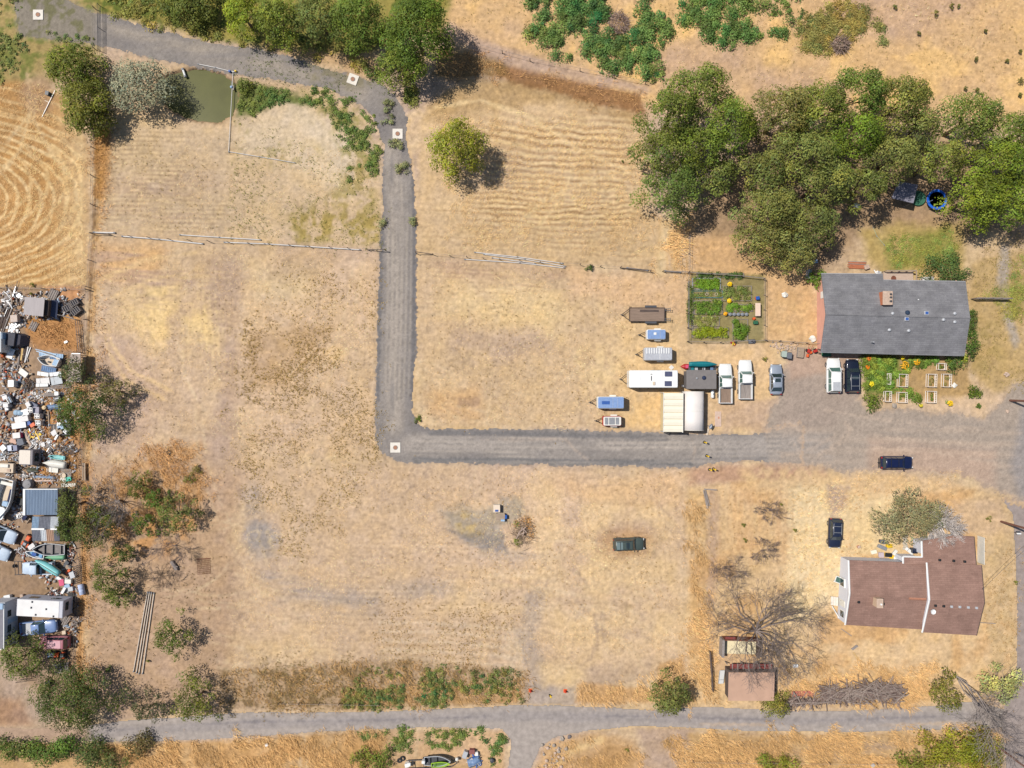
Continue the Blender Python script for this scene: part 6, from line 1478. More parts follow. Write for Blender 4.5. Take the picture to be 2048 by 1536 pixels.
# RV and white trailer
x, y = at(7, 1250, 2.6)
t = thing('motorhome', 'grey roofed motorhome with a white roof edge at the picture edge', 'motorhome', (x, y, 0), 0)
MB().rbox((-.6, 0, 1.75), (2.3, 6.8, 2.7), .1).build('body', mat('rv_wall', (214, 218, 226), var=.05), t)
MB().rbox((-.65, -.2, 3.12), (2.05, 6.2, .03), .1).build('roof', mat('rv_grey_roof', (136, 134, 142), var=.1), t)
MB().box((.46, -.2, 3.14), (.10, 6.6, .12)).build('roof_edge', white, t); MB().box((-.6, -3.35, 3.14), (2.3, .12, .12)).build('roof_edge', white, t); MB().rbox((-.6, 2.9, 3.2), (2.1, .9, .25), .15).build('front_cap', lblue, t)
for yy, w_ in ((1.6, .9), (-.6, 1.0), (-2.0, .8)): MB().box((.58, yy, 2.2), (.06, w_, .7)).build('window', glass_m, t)
MB().box((.58, .45, 1.5), (.06, .7, 1.9)).build('door', lblue, t)
for yy in (1.4, -.9): MB().rbox((-.9, yy, 3.22), (.4, .9, .2), .08).build('roof_vent', bluewin, t)
MB().path([(-.3, -1.4, 3.2), (-.3, -2.4, 3.2)], [.04, .09], 6).build('aerial', white, t)
wheels(t, [(-1.4, 2.2), (.35, 2.2), (.35, -1.9), (.35, -2.7), (-1.4, -2.2)], .4)
x, y = at(82, 1216, 2.4)
t = thing('white_trailer', 'large dirty white travel trailer above the blue old pickup', 'caravan', (x, y, 0), math.radians(-3))
MB().rbox((0, 0, 1.55), (6.8, 2.5, 2.3), .12).build('body', mat('trailer_side', (206, 206, 216), var=.08), t)
MB().rbox((-.2, 0, 2.72), (6.1, 2.4, .04), .1).build('roof', mat('dirty_white_roof', (242, 240, 238), var=.06, scale=1), t)
for cx, cy in ((-1.1, .95), (-1.2, .1), (1.0, 0), (-.5, -.9), (2.1, -1.0)): MB().rbox((cx, cy, 2.78), (.2, .28, .12), .05).build('roof_vent', dgrey, t)
MB().box((-1.5, 1.27, 1.7), (1.3, .05, .7)).build('window', glass_m, t); MB().box((1.7, 1.27, 1.7), (1.3, .05, .5)).build('window', glass_m, t); MB().box((3.42, .3, 1.8), (.05, 1.2, .7)).build('window', glass_m, t); MB().box((.4, -1.27, 1.4), (.75, .05, 1.8)).build('door', offwhite, t)
wheels(t, [(.2, -1.2), (1.1, -1.2), (.2, 1.2), (1.1, 1.2)]); tongue(t, 3.3, .8, -1.0)
# camper shell
x, y = at(55, 916, 1.7)
t = thing('camper_shell', 'cream camper box with a dark shaded end, in the middle of the salvage yard', 'camper', (x, y, 0), math.radians(-2))
MB().rbox((0, .1, 1.1), (2.0, 2.2, 1.9), .12).build('body', mat('camper_wall', (150, 144, 148), var=.08), t); MB().rbox((-.15, .15, 2.07), (1.65, 2.05, .04), .1).build('roof', mat('cream_roof', (240, 228, 214), var=.05, stretch=(4, .4, 1)), t); MB().box((1.02, .1, 1.2), (.06, 1.2, .9)).build('window', glass_m, t); MB().box((-.1, -1.02, .9), (1.5, .06, .8)).build('window', glass_m, t)
# tents, dark shed and things beside -------------------------------------------------------
SG = 'things by the dark roofed shed'
x, y = at(1346.5, 825, 2.5)
t = thing('ribbed_canopy', 'cream ribbed flat canopy shelter beside the gravel lane', 'canopy', (x, y, 0), math.radians(-.5))
W_, L_ = 2.85, 5.75
mb = MB()
for k in range(6):
    y0 = -L_ / 2 + k * L_ / 6
    mb.slab([(-W_ / 2, y0 + .03, 2.42), (W_ / 2, y0 + .03, 2.42), (W_ / 2, y0 + L_ / 12, 2.52), (-W_ / 2, y0 + L_ / 12, 2.52)], .05)
    mb.slab([(-W_ / 2, y0 + L_ / 12, 2.52), (W_ / 2, y0 + L_ / 12, 2.52), (W_ / 2, y0 + L_ / 6 - .03, 2.42), (-W_ / 2, y0 + L_ / 6 - .03, 2.42)], .05)
mb.build('roof_panels', cream_m, t)
MB().box((0, 0, 1.2), (W_ - .2, L_ - .2, 2.3)).build('side_cover', mat('tan_canvas', (226, 206, 160), var=.05), t)
MB().box((W_ / 2, 0, 2.46), (.09, L_ + .1, .1)).build('edge_rail', offwhite, t); MB().box((-W_ / 2, 0, 2.46), (.09, L_ + .1, .1)).build('edge_rail', offwhite, t)
for a_ in (-1, 1):
    for b_ in (-1, 1): MB().box((a_ * (W_ / 2 - .02), b_ * (L_ / 2 - .02), 1.2), (.1, .1, 2.4)).build('leg', lgrey, t)
x, y = at(1390, 822, 2.3)
t = thing('arched_canopy', 'white arched canvas garage tent touching the ribbed canopy', 'canopy', (x, y, 0), math.radians(-.5))
rings = []
for yy in (-2.85, -1.0, 1.0, 2.85):
    ring = [(-1.5, yy, 0)]
    for k in range(9):
        a_ = PI - PI * k / 8; ring.append((1.5 * math.cos(a_), yy, 1.5 + 1.0 * math.sin(a_)))
    ring.append((1.5, yy, 0)); rings.append(ring)
MB().loft(rings).build('cover', mat('white_canvas', (246, 238, 232), rough=.7, var=.05, scale=.8, bump=.15), t, True)
mb = MB()
for yy in (-2.86, 0, 2.86): mb.path([(p_[0] * 1.008, yy, p_[2] * 1.006) for p_ in rings[0]], [.03] * 11, 5)
mb.build('hoop_frame', offwhite, t)
x, y = at(1403, 759, 2.3)
t = thing('dark_roof_shed', 'low shed with a flat grey felt roof and round skylight', 'shed', (x, y, 0))
MB().box((0, 0, 1.1), (4.1, 2.5, 2.2)).build('wall', mat('grey_shed_wall', (120, 116, 118), var=.1), t); MB().rbox((0, 0, 2.26), (4.4, 2.8, .14), .05).build('roof', mat('dark_felt', (132, 126, 124), var=.08, scale=2), t)
MB().lathe([(.3, 0), (.3, .1), (.2, .2), (.02, .24)], (.35, .25, 2.33)).build('skylight', mat('blue_dome', (42, 54, 84), var=.1), t); MB().lathe([(.1, 0), (.1, .3)], (-.75, .2, 2.33), 8).build('vent_pipe', lgrey, t); MB().box((-.6, -1.27, 1.0), (.95, .06, 1.9)).build('door', dgrey, t)
x, y = at(1405, 737, 1.0)
t = thing('storage_rack', 'rack loaded with small boxes between the canoe and the dark roofed shed', 'rack', (x, y, 0), 0, SG)
mb = MB()
for a_ in (-1.9, 0, 1.9): mb.box((a_, .3, .65), (.08, .08, 1.3)); mb.box((a_, -.3, .65), (.08, .08, 1.3)); mb.box((a_, 0, 1.28), (.08, .7, .06))
mb.box((0, 0, .6), (4.0, .7, .05)); mb.build('frame', dgrey, t)
for k, (a_, m) in enumerate(((-1.5, teal_m), (-.9, lgrey), (-.3, black_m), (.2, lgrey), (.75, black_m), (1.4, blue_t))): MB().rbox((a_, -.1, .85), (.45, .5, .45), .06).build('box', m, t)
x, y = at(1371, 733, .5)
t = thing('pedal_boat', 'small red boat with a dark bow left of the canoe', 'boat', (x, y, 0), math.radians(180), SG)
mb = MB(); mb.loft(hull(None, 1.4, .8, .5)); mb.build('hull', red_m, t, True); MB().rbox((-.25, 0, .5), (.5, .5, .12), .08).build('seat', pink_m, t)
x, y = at(1425, 788, .5)
t = thing('gas_tank', 'white upright tank with legs below the dark roofed shed', 'tank', (x, y, 0), 0, SG)
m_ = MB(); m_.lathe([(.05, -.62), (.2, -.58), (.25, -.45), (.25, .45), (.2, .58), (.05, .62)], n=14); m_.v = [(v[0], v[2], v[1] + .5) for v in m_.v]; m_.build('tank', white, t, True)
for b_ in (-.35, .35): MB().box((0, b_, .15), (.5, .1, .3)).build('foot', offwhite, t)
MB().lathe([(.08, 0), (.1, .12), (.03, .15)], (0, 0, .74), 8).build('valve', mgrey, t)
x, y = at(1365.5, 772, .4)
t = thing('gas_bottle', 'round white gas bottle at the corner of the dark roofed shed', 'gas bottle', (x, y, 0), 0, SG)
MB().lathe([(.1, 0), (.18, .05), (.19, .4), (.12, .52), (.05, .55)]).build('bottle', white, t, True); MB().torus((0, 0, .6), .1, .025).build('collar', lgrey, t); MB().lathe([(.04, .5), (.05, .62)], n=8).build('valve', mgrey, t)
x, y = at(1418, 852, .8)
t = thing('satellite_dish', 'white satellite dish on a short post next to the arched tent', 'satellite dish', (x, y, 0), .4, SG)
MB().path([(0, 0, 0), (0, 0, .9)], [.05, .05], 7).build('post', mgrey, t); dsh = MB(); dsh.lathe([(.02, 0), (.22, .05), (.42, .18), (.43, .2), (.22, .09), (.02, .04)], (0, 0, 0), 16); o_ = dsh.build('dish', mat('dish_white', (232, 236, 242), var=.03), t, True); o_.location = (.08, -.05, .95); o_.rotation_euler = (.5, .5, 0); MB().path([(.1, 0, .95), (.45, .25, 1.35)], [.025, .02], 5).build('feed_arm', mgrey, t)
x, y = at(1415.5, 864, .2)
t = thing('stepping_board', 'pale plank pointing from the dish to the gravel lane', 'plank', (x, y, 0), 1.35, SG)
MB().box((0, 0, .08), (1.0, .28, .06)).build('plank', beige_m, t); MB().box((-.3, 0, .03), (.1, .3, .06)).build('batten', beige_m, t)
x, y = at(1436, 838, 0)
t = thing('concrete_slab', 'pinkish worn concrete slab in the ground east of the arched tent', 'slab', (x, y, .035))
MB().rbox((0, 0, 0), (.95, 2.3, .07), .05).build('slab', mat('worn_slab', (216, 188, 170), var=.1), t); MB().rbox((.1, .2, .04), (.16, .3, .02), .04).build('stain', terr_m, t)
x, y = at(1343, 735, .1)
t = thing('paving_stone', 'pale diamond shaped paving stone under the silver trailer', 'paving stone', (x, y, .05), .8)
MB().rbox((0, 0, 0), (.6, .6, .08), .05).build('slab', offwhite, t); MB().rbox((0, 0, .045), (.4, .4, .02), .04).build('raised_panel', dirty_white, t)
# manhole pads -------------------------------------------------------------------------
MH = 'manhole pads along the gravel lane'
for i, (px, py, rz, lb) in enumerate([(77, 30, 0, 'white square manhole pad at the far west end of the lane'), (706, 159, -.35, 'tilted white manhole pad where the lane starts to bend'), (795.5, 268, 0, 'white manhole pad next to a heap of cut branches'), (791, 895, 0, 'white manhole pad on the corner of the gravel lane')]):
    x, y = at(px, py)
    t = thing('manhole_pad', lb, 'manhole pad', (x, y, 0), rz, MH)
    MB().rbox((0, 0, .045), (1.52, 1.52, .15), .03).build('slab', concrete, t)
    o_ = MB().lathe([(.30, .10), (.30, .15), (.27, .165), (.02, .165)], n=20).build('cover', mat('rusty_cover', (176, 130, 104), var=.1, scale=8), t); MB().torus((0, 0, .155), .32, .025, n=20).build('cover_ring', mgrey, t)
# utility poles and wires -------------------------------------------------------------------
UP = 'utility poles by the side road'
poles = [(2020, 801, 10, 'wooden utility pole at the gravel yard entrance'), (2002, 1043, 10, 'wooden utility pole feeding the wire to the brown roofed house'), (1990, 1489, 10, 'wooden utility pole at the bottom right corner')]
for px, py, h, lb in poles:
    x, y = at(px, py)
    t = thing('utility_pole', lb, 'utility pole', (x, y, 0), .1, UP)
    MB().path([(0, 0, -.2), (0, 0, h * .5), (0, 0, h)], [.17, .15, .11], 10).build('shaft', mat('brown_pole', (132, 92, 78), var=.15, scale=3), t)
    MB().box((0, 0, h - .6), (.1, 2.2, .12)).build('crossarm', darkwood, t)
    for q in (-.95, .0, .95): MB().lathe([(.04, 0), (.06, .08), (.03, .14)], (0, q, h - .54), 8).build('insulator', lgrey, t)
x0, y0 = at(2002, 1043); e_ = corner(1966, 1178, 4.2)
t = thing('service_wire', 'thin overhead wire running from the pole to the brown roof', 'wire', (0, 0, 0))
pts = [(x0 + (e_[0] - x0) * f, y0 + (e_[1] - y0) * f, 8.6 + (e_[2] - 8.6) * f - 1.2 * f * (1 - f)) for f in [k / 10 for k in range(11)]]
MB().path(pts, [.022] * 11, 5).build('cable', dgrey, t); MB().lathe([(.06, -.1), (.08, 0), (.06, .1)], e_, 8).build('bracket', dgrey, t)
x, y = at(1642, 498)
t = thing('wooden_post', 'stout wooden post in tree shade behind the grey roofed house', 'post', (x, y, 0))
MB().path([(0, 0, -.1), (0, 0, 3.2)], [.16, .13], 8).build('shaft', darkwood, t); MB().lathe([(.18, 3.2), (.12, 3.3)], n=8).build('cap', dgrey, t)
# fences -------------------------------------------------------------------------
def fence(name, label, pts, h=1.1, step=2.4, pm=None, rails=(0.5, .95), rm=None, rr=.03, pr=.06, cat='fence', group=None, braces=False):
    c = at(*pts[0]); t = thing(name, label, cat, (c[0], c[1], 0), 0, group)
    P_ = [Vector((at(*p)[0] - c[0], at(*p)[1] - c[1], 0)) for p in pts]
    seg = []
    for a_, b_ in zip(P_[:-1], P_[1:]):
        n = max(1, int((b_ - a_).length / step))
        for k in range(n): seg.append(a_.lerp(b_, k / n))
    seg.append(P_[-1])
    rng = np.random.default_rng(len(label))
    for p in seg[:95]:
        o = rng.normal(size=2) * .04
        MB().path([(p.x, p.y, -.1), (p.x + o[0], p.y + o[1], h + rng.normal() * .05)], [pr, pr * .9], 6).build('post', pm or darkwood, t)
    for z in rails:
        MB().path([(p.x, p.y, z) for p in seg], [rr] * len(seg), 4).build('rail' if rr > .02 else 'wire', rm or greywood, t)
    if braces:
        for p, q in ((seg[0], seg[1]), (seg[-1], seg[-2])):
            MB().path([(p.x, p.y, h), (q.x, q.y, .1)], [.05, .05], 6).build('brace', pm or darkwood, t)
    return t
fence('field_fence', 'sagging post fence across the field west of the lane', [(187, 468), (300, 476), (420, 484), (540, 489), (660, 495), (772, 502)], rails=(.9,), rr=.014, pr=.05, braces=True)
fence('field_fence', 'post fence across the field from the lane to the garden', [(832, 506), (900, 512), (1000, 520), (1120, 527), (1240, 536), (1300, 543)], rails=(.9,), rr=.014, pr=.05, braces=True)
fence('boundary_fence', 'wire fence along the ditch beside the mown loops', [(193, 20), (192, 100), (190, 240), (187, 468), (180, 575)], rails=(.4, .9), rr=.016, step=4)
fence('boundary_fence', 'wire fence beside the salvage yard boundary ditch', [(178, 580), (172, 760), (166, 930), (160, 1150), (150, 1420)], rails=(.4, .9), rr=.016, step=4)
fence('yard_fence', 'low wire fence along the top of the salvage yard', [(0, 576), (90, 578), (178, 580)], rails=(.4, .9), rr=.018, step=4)
fence('pen_fence', 'thin board fence around the dry grass pen', [(100, 624), (128, 632), (157, 640), (160, 670), (163, 705)], h=.9, rails=(.3, .8), rr=.05, rm=greywood, step=2)
fence('garden_fence', 'dark fence on the west side of the vegetable garden', [(1377, 470), (1376, 546), (1374, 683)], h=1.2, rails=(.5, 1.1), rr=.02, step=2)
fence('garden_fence', 'fence along the south side of the vegetable garden up to the house', [(1374, 683), (1440, 685), (1530, 681), (1640, 688)], h=1.0, rails=(.5, .95), rr=.022, step=2)
fence('garden_fence', 'pale fence on the east side of the vegetable garden', [(1527, 560), (1527, 620), (1528, 680)], h=1.0, rails=(.5, .95), rr=.022, step=1.6, pm=wood_m, rm=wood_m)
fence('garden_fence', 'plank fence on the north side of the vegetable garden', [(1325, 543), (1378, 546), (1420, 549), (1480, 553), (1527, 558)], h=1.0, rails=(.5, .95), rr=.03, step=2)
fence('side_fence', 'short grey fence sticking out from the grey roofed house', [(1941, 598), (1975, 598), (2012, 599)], h=1.5, rails=(.4, .9, 1.45), rr=.06, step=1.0, pm=wood_m)
fence('old_fence', 'leaning dark wooden fence panel in the east lot', [(1418, 1300), (1421, 1340), (1423, 1378)], h=1.1, rails=(.3, .6, .9), rr=.07, rm=darkwood, step=1.2)
fence('verge_fence', 'broken post fence in front of the weedy bank', [(560, 1403), (600, 1404), (640, 1404), (680, 1405), (760, 1406)], h=1.0, rails=(.8,), rr=.02, step=2.4)
fence('verge_fence', 'wire fence behind the orange grass at the bottom', [(1385, 1519), (1560, 1521), (1750, 1523), (1880, 1524)], h=1.0, rails=(.9,), rr=.02, step=5)
fence('meadow_fence', 'wire fence between the ditch and the north meadow', [(950, 92), (1060, 122), (1160, 142), (1290, 168)], h=1.0, rails=(.9,), rr=.016, step=4)
for i, (lb, pts) in enumerate([('leaning picket panel by the tree at the salvage yard boundary', [(163, 1112), (167, 1160)]), ('broken crate slats standing next to the blue drum', [(158, 1130), (157, 1165)])]):
    fence('picket_fence', lb, pts, h=.9, rails=(.3, .7), rr=.05, step=.28, pr=.05, pm=greywood, rm=wood_m, cat='fence panel')
fence('iron_gate', 'dark iron gate panel below the spreading tree', [(43, 1358), (64, 1356), (67, 1338)], h=1.3, rails=(.2, 1.25), rr=.035, step=.3, pr=.02, pm=black_m, rm=black_m, cat='gate')
fence('iron_gate', 'dark iron gate panel leaning near the large corner tree', [(90, 1369), (104, 1371), (110, 1360)], h=1.2, rails=(.2, 1.15), rr=.035, step=.3, pr=.02, pm=black_m, rm=black_m, cat='gate')
fence('pipe_gate', 'pipe gate across the lane under the north trees', [(203, 14), (204, 60), (204, 104)], h=1.2, rails=(.3, .6, .9, 1.15), rr=.03, step=2.2, pr=.04, pm=dgrey, rm=dgrey, cat='gate')
# pipes ---------------------------------------------------------------------------------
def pipes(name, label, segs, r=.09, z=.14, m=None, cat='pipe', group=None):
    c = at(*segs[0][0]); t = thing(name, label, cat, (c[0], c[1], 0), 0, group)
    for a_, b_ in segs:
        pa, pb = at(*a_), at(*b_)
        va, vb = Vector((pa[0] - c[0], pa[1] - c[1], z)), Vector((pb[0] - c[0], pb[1] - c[1], z))
        q = MB().path([va, vb], [r, r], 8).build('pipe', m or steelpipe, t)
        d = (vb - va).normalized()
        for e in (va, vb): MB().path([e - d * .12, e + d * .12], [r * 1.35, r * 1.35], 8).build('coupling', mgrey, q)
    return t
pipes('irrigation_pipe', 'white irrigation line rounding the pond corner and crossing the dry grass', [((467, 143), (458, 304)), ((459, 304), (520, 314)), ((520, 314), (590, 326))], .045)
pipes('irrigation_pipe', 'white irrigation pipe along the lane above the pond', [((397, 129), (432, 136)), ((432, 136), (464, 144))], .055)
pipes('irrigation_pipe', 'pale pipe lying along the top of the west field fence', [((189, 465), (230, 466))], .1)
pipes('irrigation_pipe', 'long white pipe in the grass below the west field fence', [((246, 473), (320, 479)), ((320, 479), (406, 488))], .09)
pipes('irrigation_pipe', 'pale pipe resting above the middle of the west field fence', [((361, 470), (440, 475)), ((440, 475), (521, 480))], .07)
pipes('irrigation_pipe', 'white pipe under the east half of the west field fence', [((450, 485), (530, 488)), ((530, 488), (612, 493)), ((612, 493), (720, 500))], .07)
pipes('pipe_bundle', 'fan of aluminium pipes beside the east field fence', [((950, 505), (1035, 514)), ((1035, 514), (1125, 527)), ((968, 509), (1050, 519)), ((1050, 519), (1130, 533)), ((930, 519), (1040, 526)), ((985, 516), (1070, 527)), ((1040, 526), (1128, 536))], .06, cat='pipes')
pipes('pipe_bundle', 'bundle of long pale pipes lying in the west strip', [((296, 1184), (268, 1342)), ((300, 1184), (274, 1344)), ((304, 1185), (279, 1346)), ((309, 1186), (286, 1346))], .075, m=mat('galvanised_pipe', (226, 212, 196), var=.1), cat='pipes')
pipes('fence_pole', 'pale pole lying by the east end of the field fence', [((1254, 536), (1294, 541))], .1, m=greywood)
pipes('fence_pole', 'pale pole lying on the garden corner near the cut hay', [((1330, 542), (1360, 545))], .1, m=greywood)
pipes('culvert_pipe', 'short white pipe sticking out of the pond bank', [((366, 139), (371, 153))], .16, .05, white)
x, y = at(464, 144); t = thing('pump_valve', 'blue and yellow valve where the two white pipes meet at the pond', 'valve', (x, y, 0))
MB().rbox((-.25, 0, .25), (.3, .3, .35), .08).build('pump_body', blue_m, t); MB().rbox((.6, .05, .2), (.28, .24, .3), .06).build('tap', yellow_m, t); MB().path([(-.2, 0, .15), (.7, 0, .15)], [.06, .06], 6).build('manifold', lgrey, t)
x, y = at(464, 175); t = thing('float_valve', 'pale blue float hanging on the pond pipe', 'float', (x, y, 0)); MB().lathe([(.05, 0), (.2, .1), (.22, .22), (.05, .34)]).build('float', lblue, t, True); MB().path([(0, 0, .2), (0, .9, .2)], [.03, .03], 5).build('arm', mgrey, t); MB().box((.25, -.1, .1), (.2, .7, .15)).build('bracket', greywood, t)
x, y = at(99, 189); t = thing('control_box', 'small dark box at the foot of the white pole', 'box', (x, y, 0), -.2); MB().rbox((0, 0, .3), (.45, .55, .6), .05).build('box', mat('slate_box', (72, 90, 100), var=.1), t); MB().box((0, 0, .62), (.5, .6, .04)).build('lid', dgrey, t)
x, y = at(98, 208); t = thing('fallen_pole', 'thin white pole lying on the mown field edge', 'pole', (x, y, .06), math.radians(63)); MB().path([(-2.2, 0, 0), (2.2, 0, .1)], [.05, .05], 6).build('pole', white, t); MB().box((.2, .35, .0), (.12, .8, .08)).build('crosspiece', beige_m, t)
# ------------------------------------------------------------------ loose things
def stove(label, px, py, ang, z=0.0, m=None, w=.75, burners=True, group='old white stoves and washers'):
    x, y = at(px, py, .9 + z); t = thing('old_stove' if burners else 'washing_machine', label, 'stove' if burners else 'washing machine', (x, y, z), math.radians(ang), group)
    MB().rbox((0, 0, .44), (w, w * .95, .88), .04).build('cabinet', m or dirty_white, t); MB().rbox((0, 0, .90), (w + .02, w, .05), .04).build('top', dirty_white, t)
    MB().box((0, w * .46, 1.0), (w, .08, .16)).build('control_panel', lgrey, t)
    if burners:
        for a_ in (-.19, .19):
            for b_ in (-.19, .19): MB().lathe([(.1, .92), (.1, .95), (.04, .95)], (a_, b_ - .04, 0), 10).build('burner', black_m, t)
    else:
        MB().rbox((0, -.05, .935), (w * .6, w * .5, .03), .06).build('lid', lgrey, t)
    return t
def chest(name, label, px, py, ang, L, W, H, m, cat='box', lid=None, group=None, z=0.0, tilt=0.0, handle=True):
    x, y = at(px, py, H); t = thing(name, label, cat, (x, y, z), 0, group, rot=(tilt, 0, math.radians(ang)))
    MB().rbox((0, 0, H / 2), (L, W, H), min(.06, W * .1)).build('body', m, t); MB().rbox((0, 0, H + .03), (L + .05, W + .05, .07), min(.06, W * .1)).build('lid', lid or m, t)
    if handle: MB().box((0, -W / 2 - .04, H * .8), (min(.4, L * .4), .05, .05)).build('handle', dgrey, t)
    return t
def sheet(name, label, px, py, ang, L, W, m, z=.15, tilt=0.0, cat='sheet', group=None, n=0):
    x, y = at(px, py, z); t = thing(name, label, cat, (x, y, z), 0, group, rot=(tilt, 0, math.radians(ang)))
    if n: ribbed(t, L, W, 0, n, m, 'panel', amp=.03)
    else:
        MB().rbox((0, 0, 0), (L, W, .06), min(.06, W * .15)).build('panel', m, t); MB().box((0, W * .48, .04), (L * .96, .05, .04)).build('edge_strip', mgrey, t)
        MB().box((-L * .2, 0, .04), (.05, W * .92, .03)).build('seam', mgrey, t)
    return t
def beams(name, label, px, py, ang, L, W, n, m, z=.08, group=None, jitter=.05, cat='timber', h=.1, seed=1):
    x, y = at(px, py, z); t = thing(name, label, cat, (x, y, 0), math.radians(ang), group); rng = np.random.default_rng(seed + n + int(px))
    for k in range(n):
        yy = (-W / 2 + W * (k + .5) / n) if n > 1 else 0
        MB().box((rng.normal() * jitter * L * .4, yy, z + (k % 2) * .06), (L * (1 - .25 * rng.random() * (n > 2)), max(.09, W / n * .78), h), rz=rng.normal() * jitter).build('board', m if rng.random() < .75 else greywood, t)
    return t
def heap(name, label, px, py, rx, ry, n, mats, L=1.2, z=.5, cat='scrap heap', group=None, seed=5, w=.14):
    x, y = at(px, py, z * .5); t = thing(name, label, cat, (x, y, 0), 0, group); rng = np.random.default_rng(seed + int(px * 3 + py))
    for k in range(n):
        a_ = rng.random() * 6.3; q = math.sqrt(rng.random())
        cx, cy = math.cos(a_) * q * rx * S, math.sin(a_) * q * ry * S
        l = L * (.4 + .9 * rng.random()); kind = rng.random()
        zz = .1 + z * (1 - q) * rng.random()
        m = mats[int(rng.random() * len(mats))]
        if kind < .72: MB().box((cx, cy, zz), (l, w * (.6 + rng.random()), .06), rz=rng.random() * 3.14, ry=rng.normal() * .12).build('board', m, t)
        elif kind < .88: MB().rbox((cx, cy, zz), (l * .4, l * .35, .18), .04, rng.random() * 3).build('box', m, t)
        else: MB().path([(cx, cy, zz), (cx + math.cos(a_) * l, cy + math.sin(a_) * l, zz + .1)], [.04, .04], 6).build('pipe', m, t)
    return t
def barrel(label, px, py, m, r=.3, h=.9, lying=None, name='barrel', cat='barrel', group=None, z=0.0):
    x, y = at(px, py, h * .7); t = thing(name, label, cat, (x, y, z if lying is None else z + r), 0, group, rot=(0, 0, 0) if lying is None else (math.pi / 2, 0, math.radians(lying)))
    MB().lathe([(r * .9, 0), (r, .04), (r, h * .33), (r * 1.04, h * .35), (r, h * .37), (r, h * .64), (r * 1.04, h * .66), (r, h * .68), (r, h - .03), (r * .92, h)], (0, 0, 0 if lying is None else -h / 2), 16).build('drum', m, t, True)
    MB().torus((0, 0, h if lying is None else h / 2), r * .94, .025).build('rim', m, t); MB().lathe([(.05, h - .01), (.05, h + .03), (.02, h + .03)], (r * .4, 0, 0 if lying is None else -h / 2), 8).build('cap', dgrey, t)
    return t
def tyre(label, px, py, R=.36, group=None, stack=1):
    x, y = at(px, py, .1); t = thing('old_tyre', label, 'tyre', (x, y, 0), 0, group)
    for k in range(stack): MB().torus((0.06 * k, .03 * k, .12 + .2 * k), R - .1, .11, n=20, m=8).build('tyre', tyre_m, t, True)
    MB().torus((0, 0, .14), R - .2, .03, n=16, m=5).build('bead', dgrey, t)
    return t
def tarp(name, label, px, py, ang, L, W, H, m, cat='tarp', group=None, seed=3):
    x, y = at(px, py, H); t = thing(name, label, cat, (x, y, 0), math.radians(ang), group); rng = np.random.default_rng(seed + int(px + py))
    rings = []
    for i in range(9):
        xx = -L / 2 + L * i / 8; k = 1 - .35 * abs(i - 4) / 4
        rings.append([(xx + .05 * rng.normal(), yy * W / 2 * (1 if abs(yy) < .99 else 1), max(.03, (1 - yy * yy) * H * k * (.8 + .4 * rng.random()))) for yy in (-1, -.7, -.3, .05, .35, .7, 1)] + [(xx, W * .4, 0), (xx, -W * .4, 0)])
    MB().loft(rings).build('cover', m, t, True); MB().path([(r[2][0], r[2][1], r[2][2] + .02) for r in rings], [.02] * 9, 4).build('rope', lgrey, t)
    return t
JK = 'scrap in the salvage yard'
ALLM = [greywood, wood_m, darkwood, dirty_white, lgrey, mgrey, rust_m]
heap('lumber_pile', 'tangled pile of grey boards at the upper left edge of the salvage yard', 22, 596, 22, 17, 60, [greywood, greywood, wood_m, lgrey, dirty_white, darkwood], 1.5, .7, 'lumber pile')
heap('lumber_pile', 'dark end of the board pile under the grey boards', 8, 612, 12, 8, 22, [darkwood, dgrey, greywood], 1.0, .4, 'lumber pile')
beams('pallet_stack', 'pale pallets leaning above the felt roof shed', 106, 589, 65, 1.8, 1.3, 8, greywood, .25, None, .05, 'pallet')
heap('scrap_heap', 'dark scrap metal next to the felt roof shed', 121, 604, 13, 11, 26, [dgrey, mgrey, darkwood, lgrey], .9, .6)
t_ = None
for i, (lb, px, py, an) in enumerate([('dark slatted crate rack by the boundary, largest one', 148, 606, 32), ('dark slatted crate rack under its larger twin', 136, 616, 30), ('dark frame on the boundary next to pale rubbish', 152, 622, 38)]):
    x, y = at(px, py, .5); t = thing('crate_rack', lb, 'crate rack', (x, y, 0), math.radians(an), JK)
    mb = MB()
    for k in range(5): mb.box((-.65 + k * .325, 0, .35), (.07, .95, .7))
    mb.box((0, -.45, .66), (1.4, .06, .08)); mb.box((0, .45, .66), (1.4, .06, .08)); mb.build('frame', greywood, t); MB().rbox((0, 0, .3), (1.35, .85, .55), .05).build('black_lining', mat('black_lining', (48, 50, 62), var=.15), t)
beams('slat_pallet', 'weathered slatted panel lying in the dry grass pen', 67, 652, 62, 1.5, 1.1, 7, greywood, .08, None, .01, 'pallet')
chest('paper_scrap', 'small white carton in the dry grass pen', 132, 684, 30, .5, .3, .15, white, 'carton', handle=False)
chest('stacked_crate', 'pale wooden crate above the tarp shelter', 28, 637, 4, 1.0, 1.0, .9, mat('pale_crate', (214, 196, 184), var=.12), 'crate')
heap('scrap_heap', 'white and grey scraps between the pale crate and tarp shelter', 27, 656, 12, 9, 34, [dirty_white, white, lgrey, greywood], .9, .5)
heap('scrap_heap', 'small grey poles above the pale crate', 34, 626, 8, 6, 14, [greywood, darkwood], .8, .3)
beams('long_poles', 'long dark poles leaning at the left edge of the salvage yard', 7, 640, 72, 4.2, 1.3, 6, darkwood, .1, None, .04)
sheet('white_sheet', 'bright white bent panel below the truck box body', 21, 707, 70, 1.5, .9, white, .3, .1)
beams('plank_stack', 'yellow timber plank beside dark beams', 44, 708, 82, 1.9, .3, 1, ywood, .1)
beams('plank_stack', 'long dark beams next to the yellow timber', 50, 703, 78, 3.4, .5, 3, darkwood, .12)
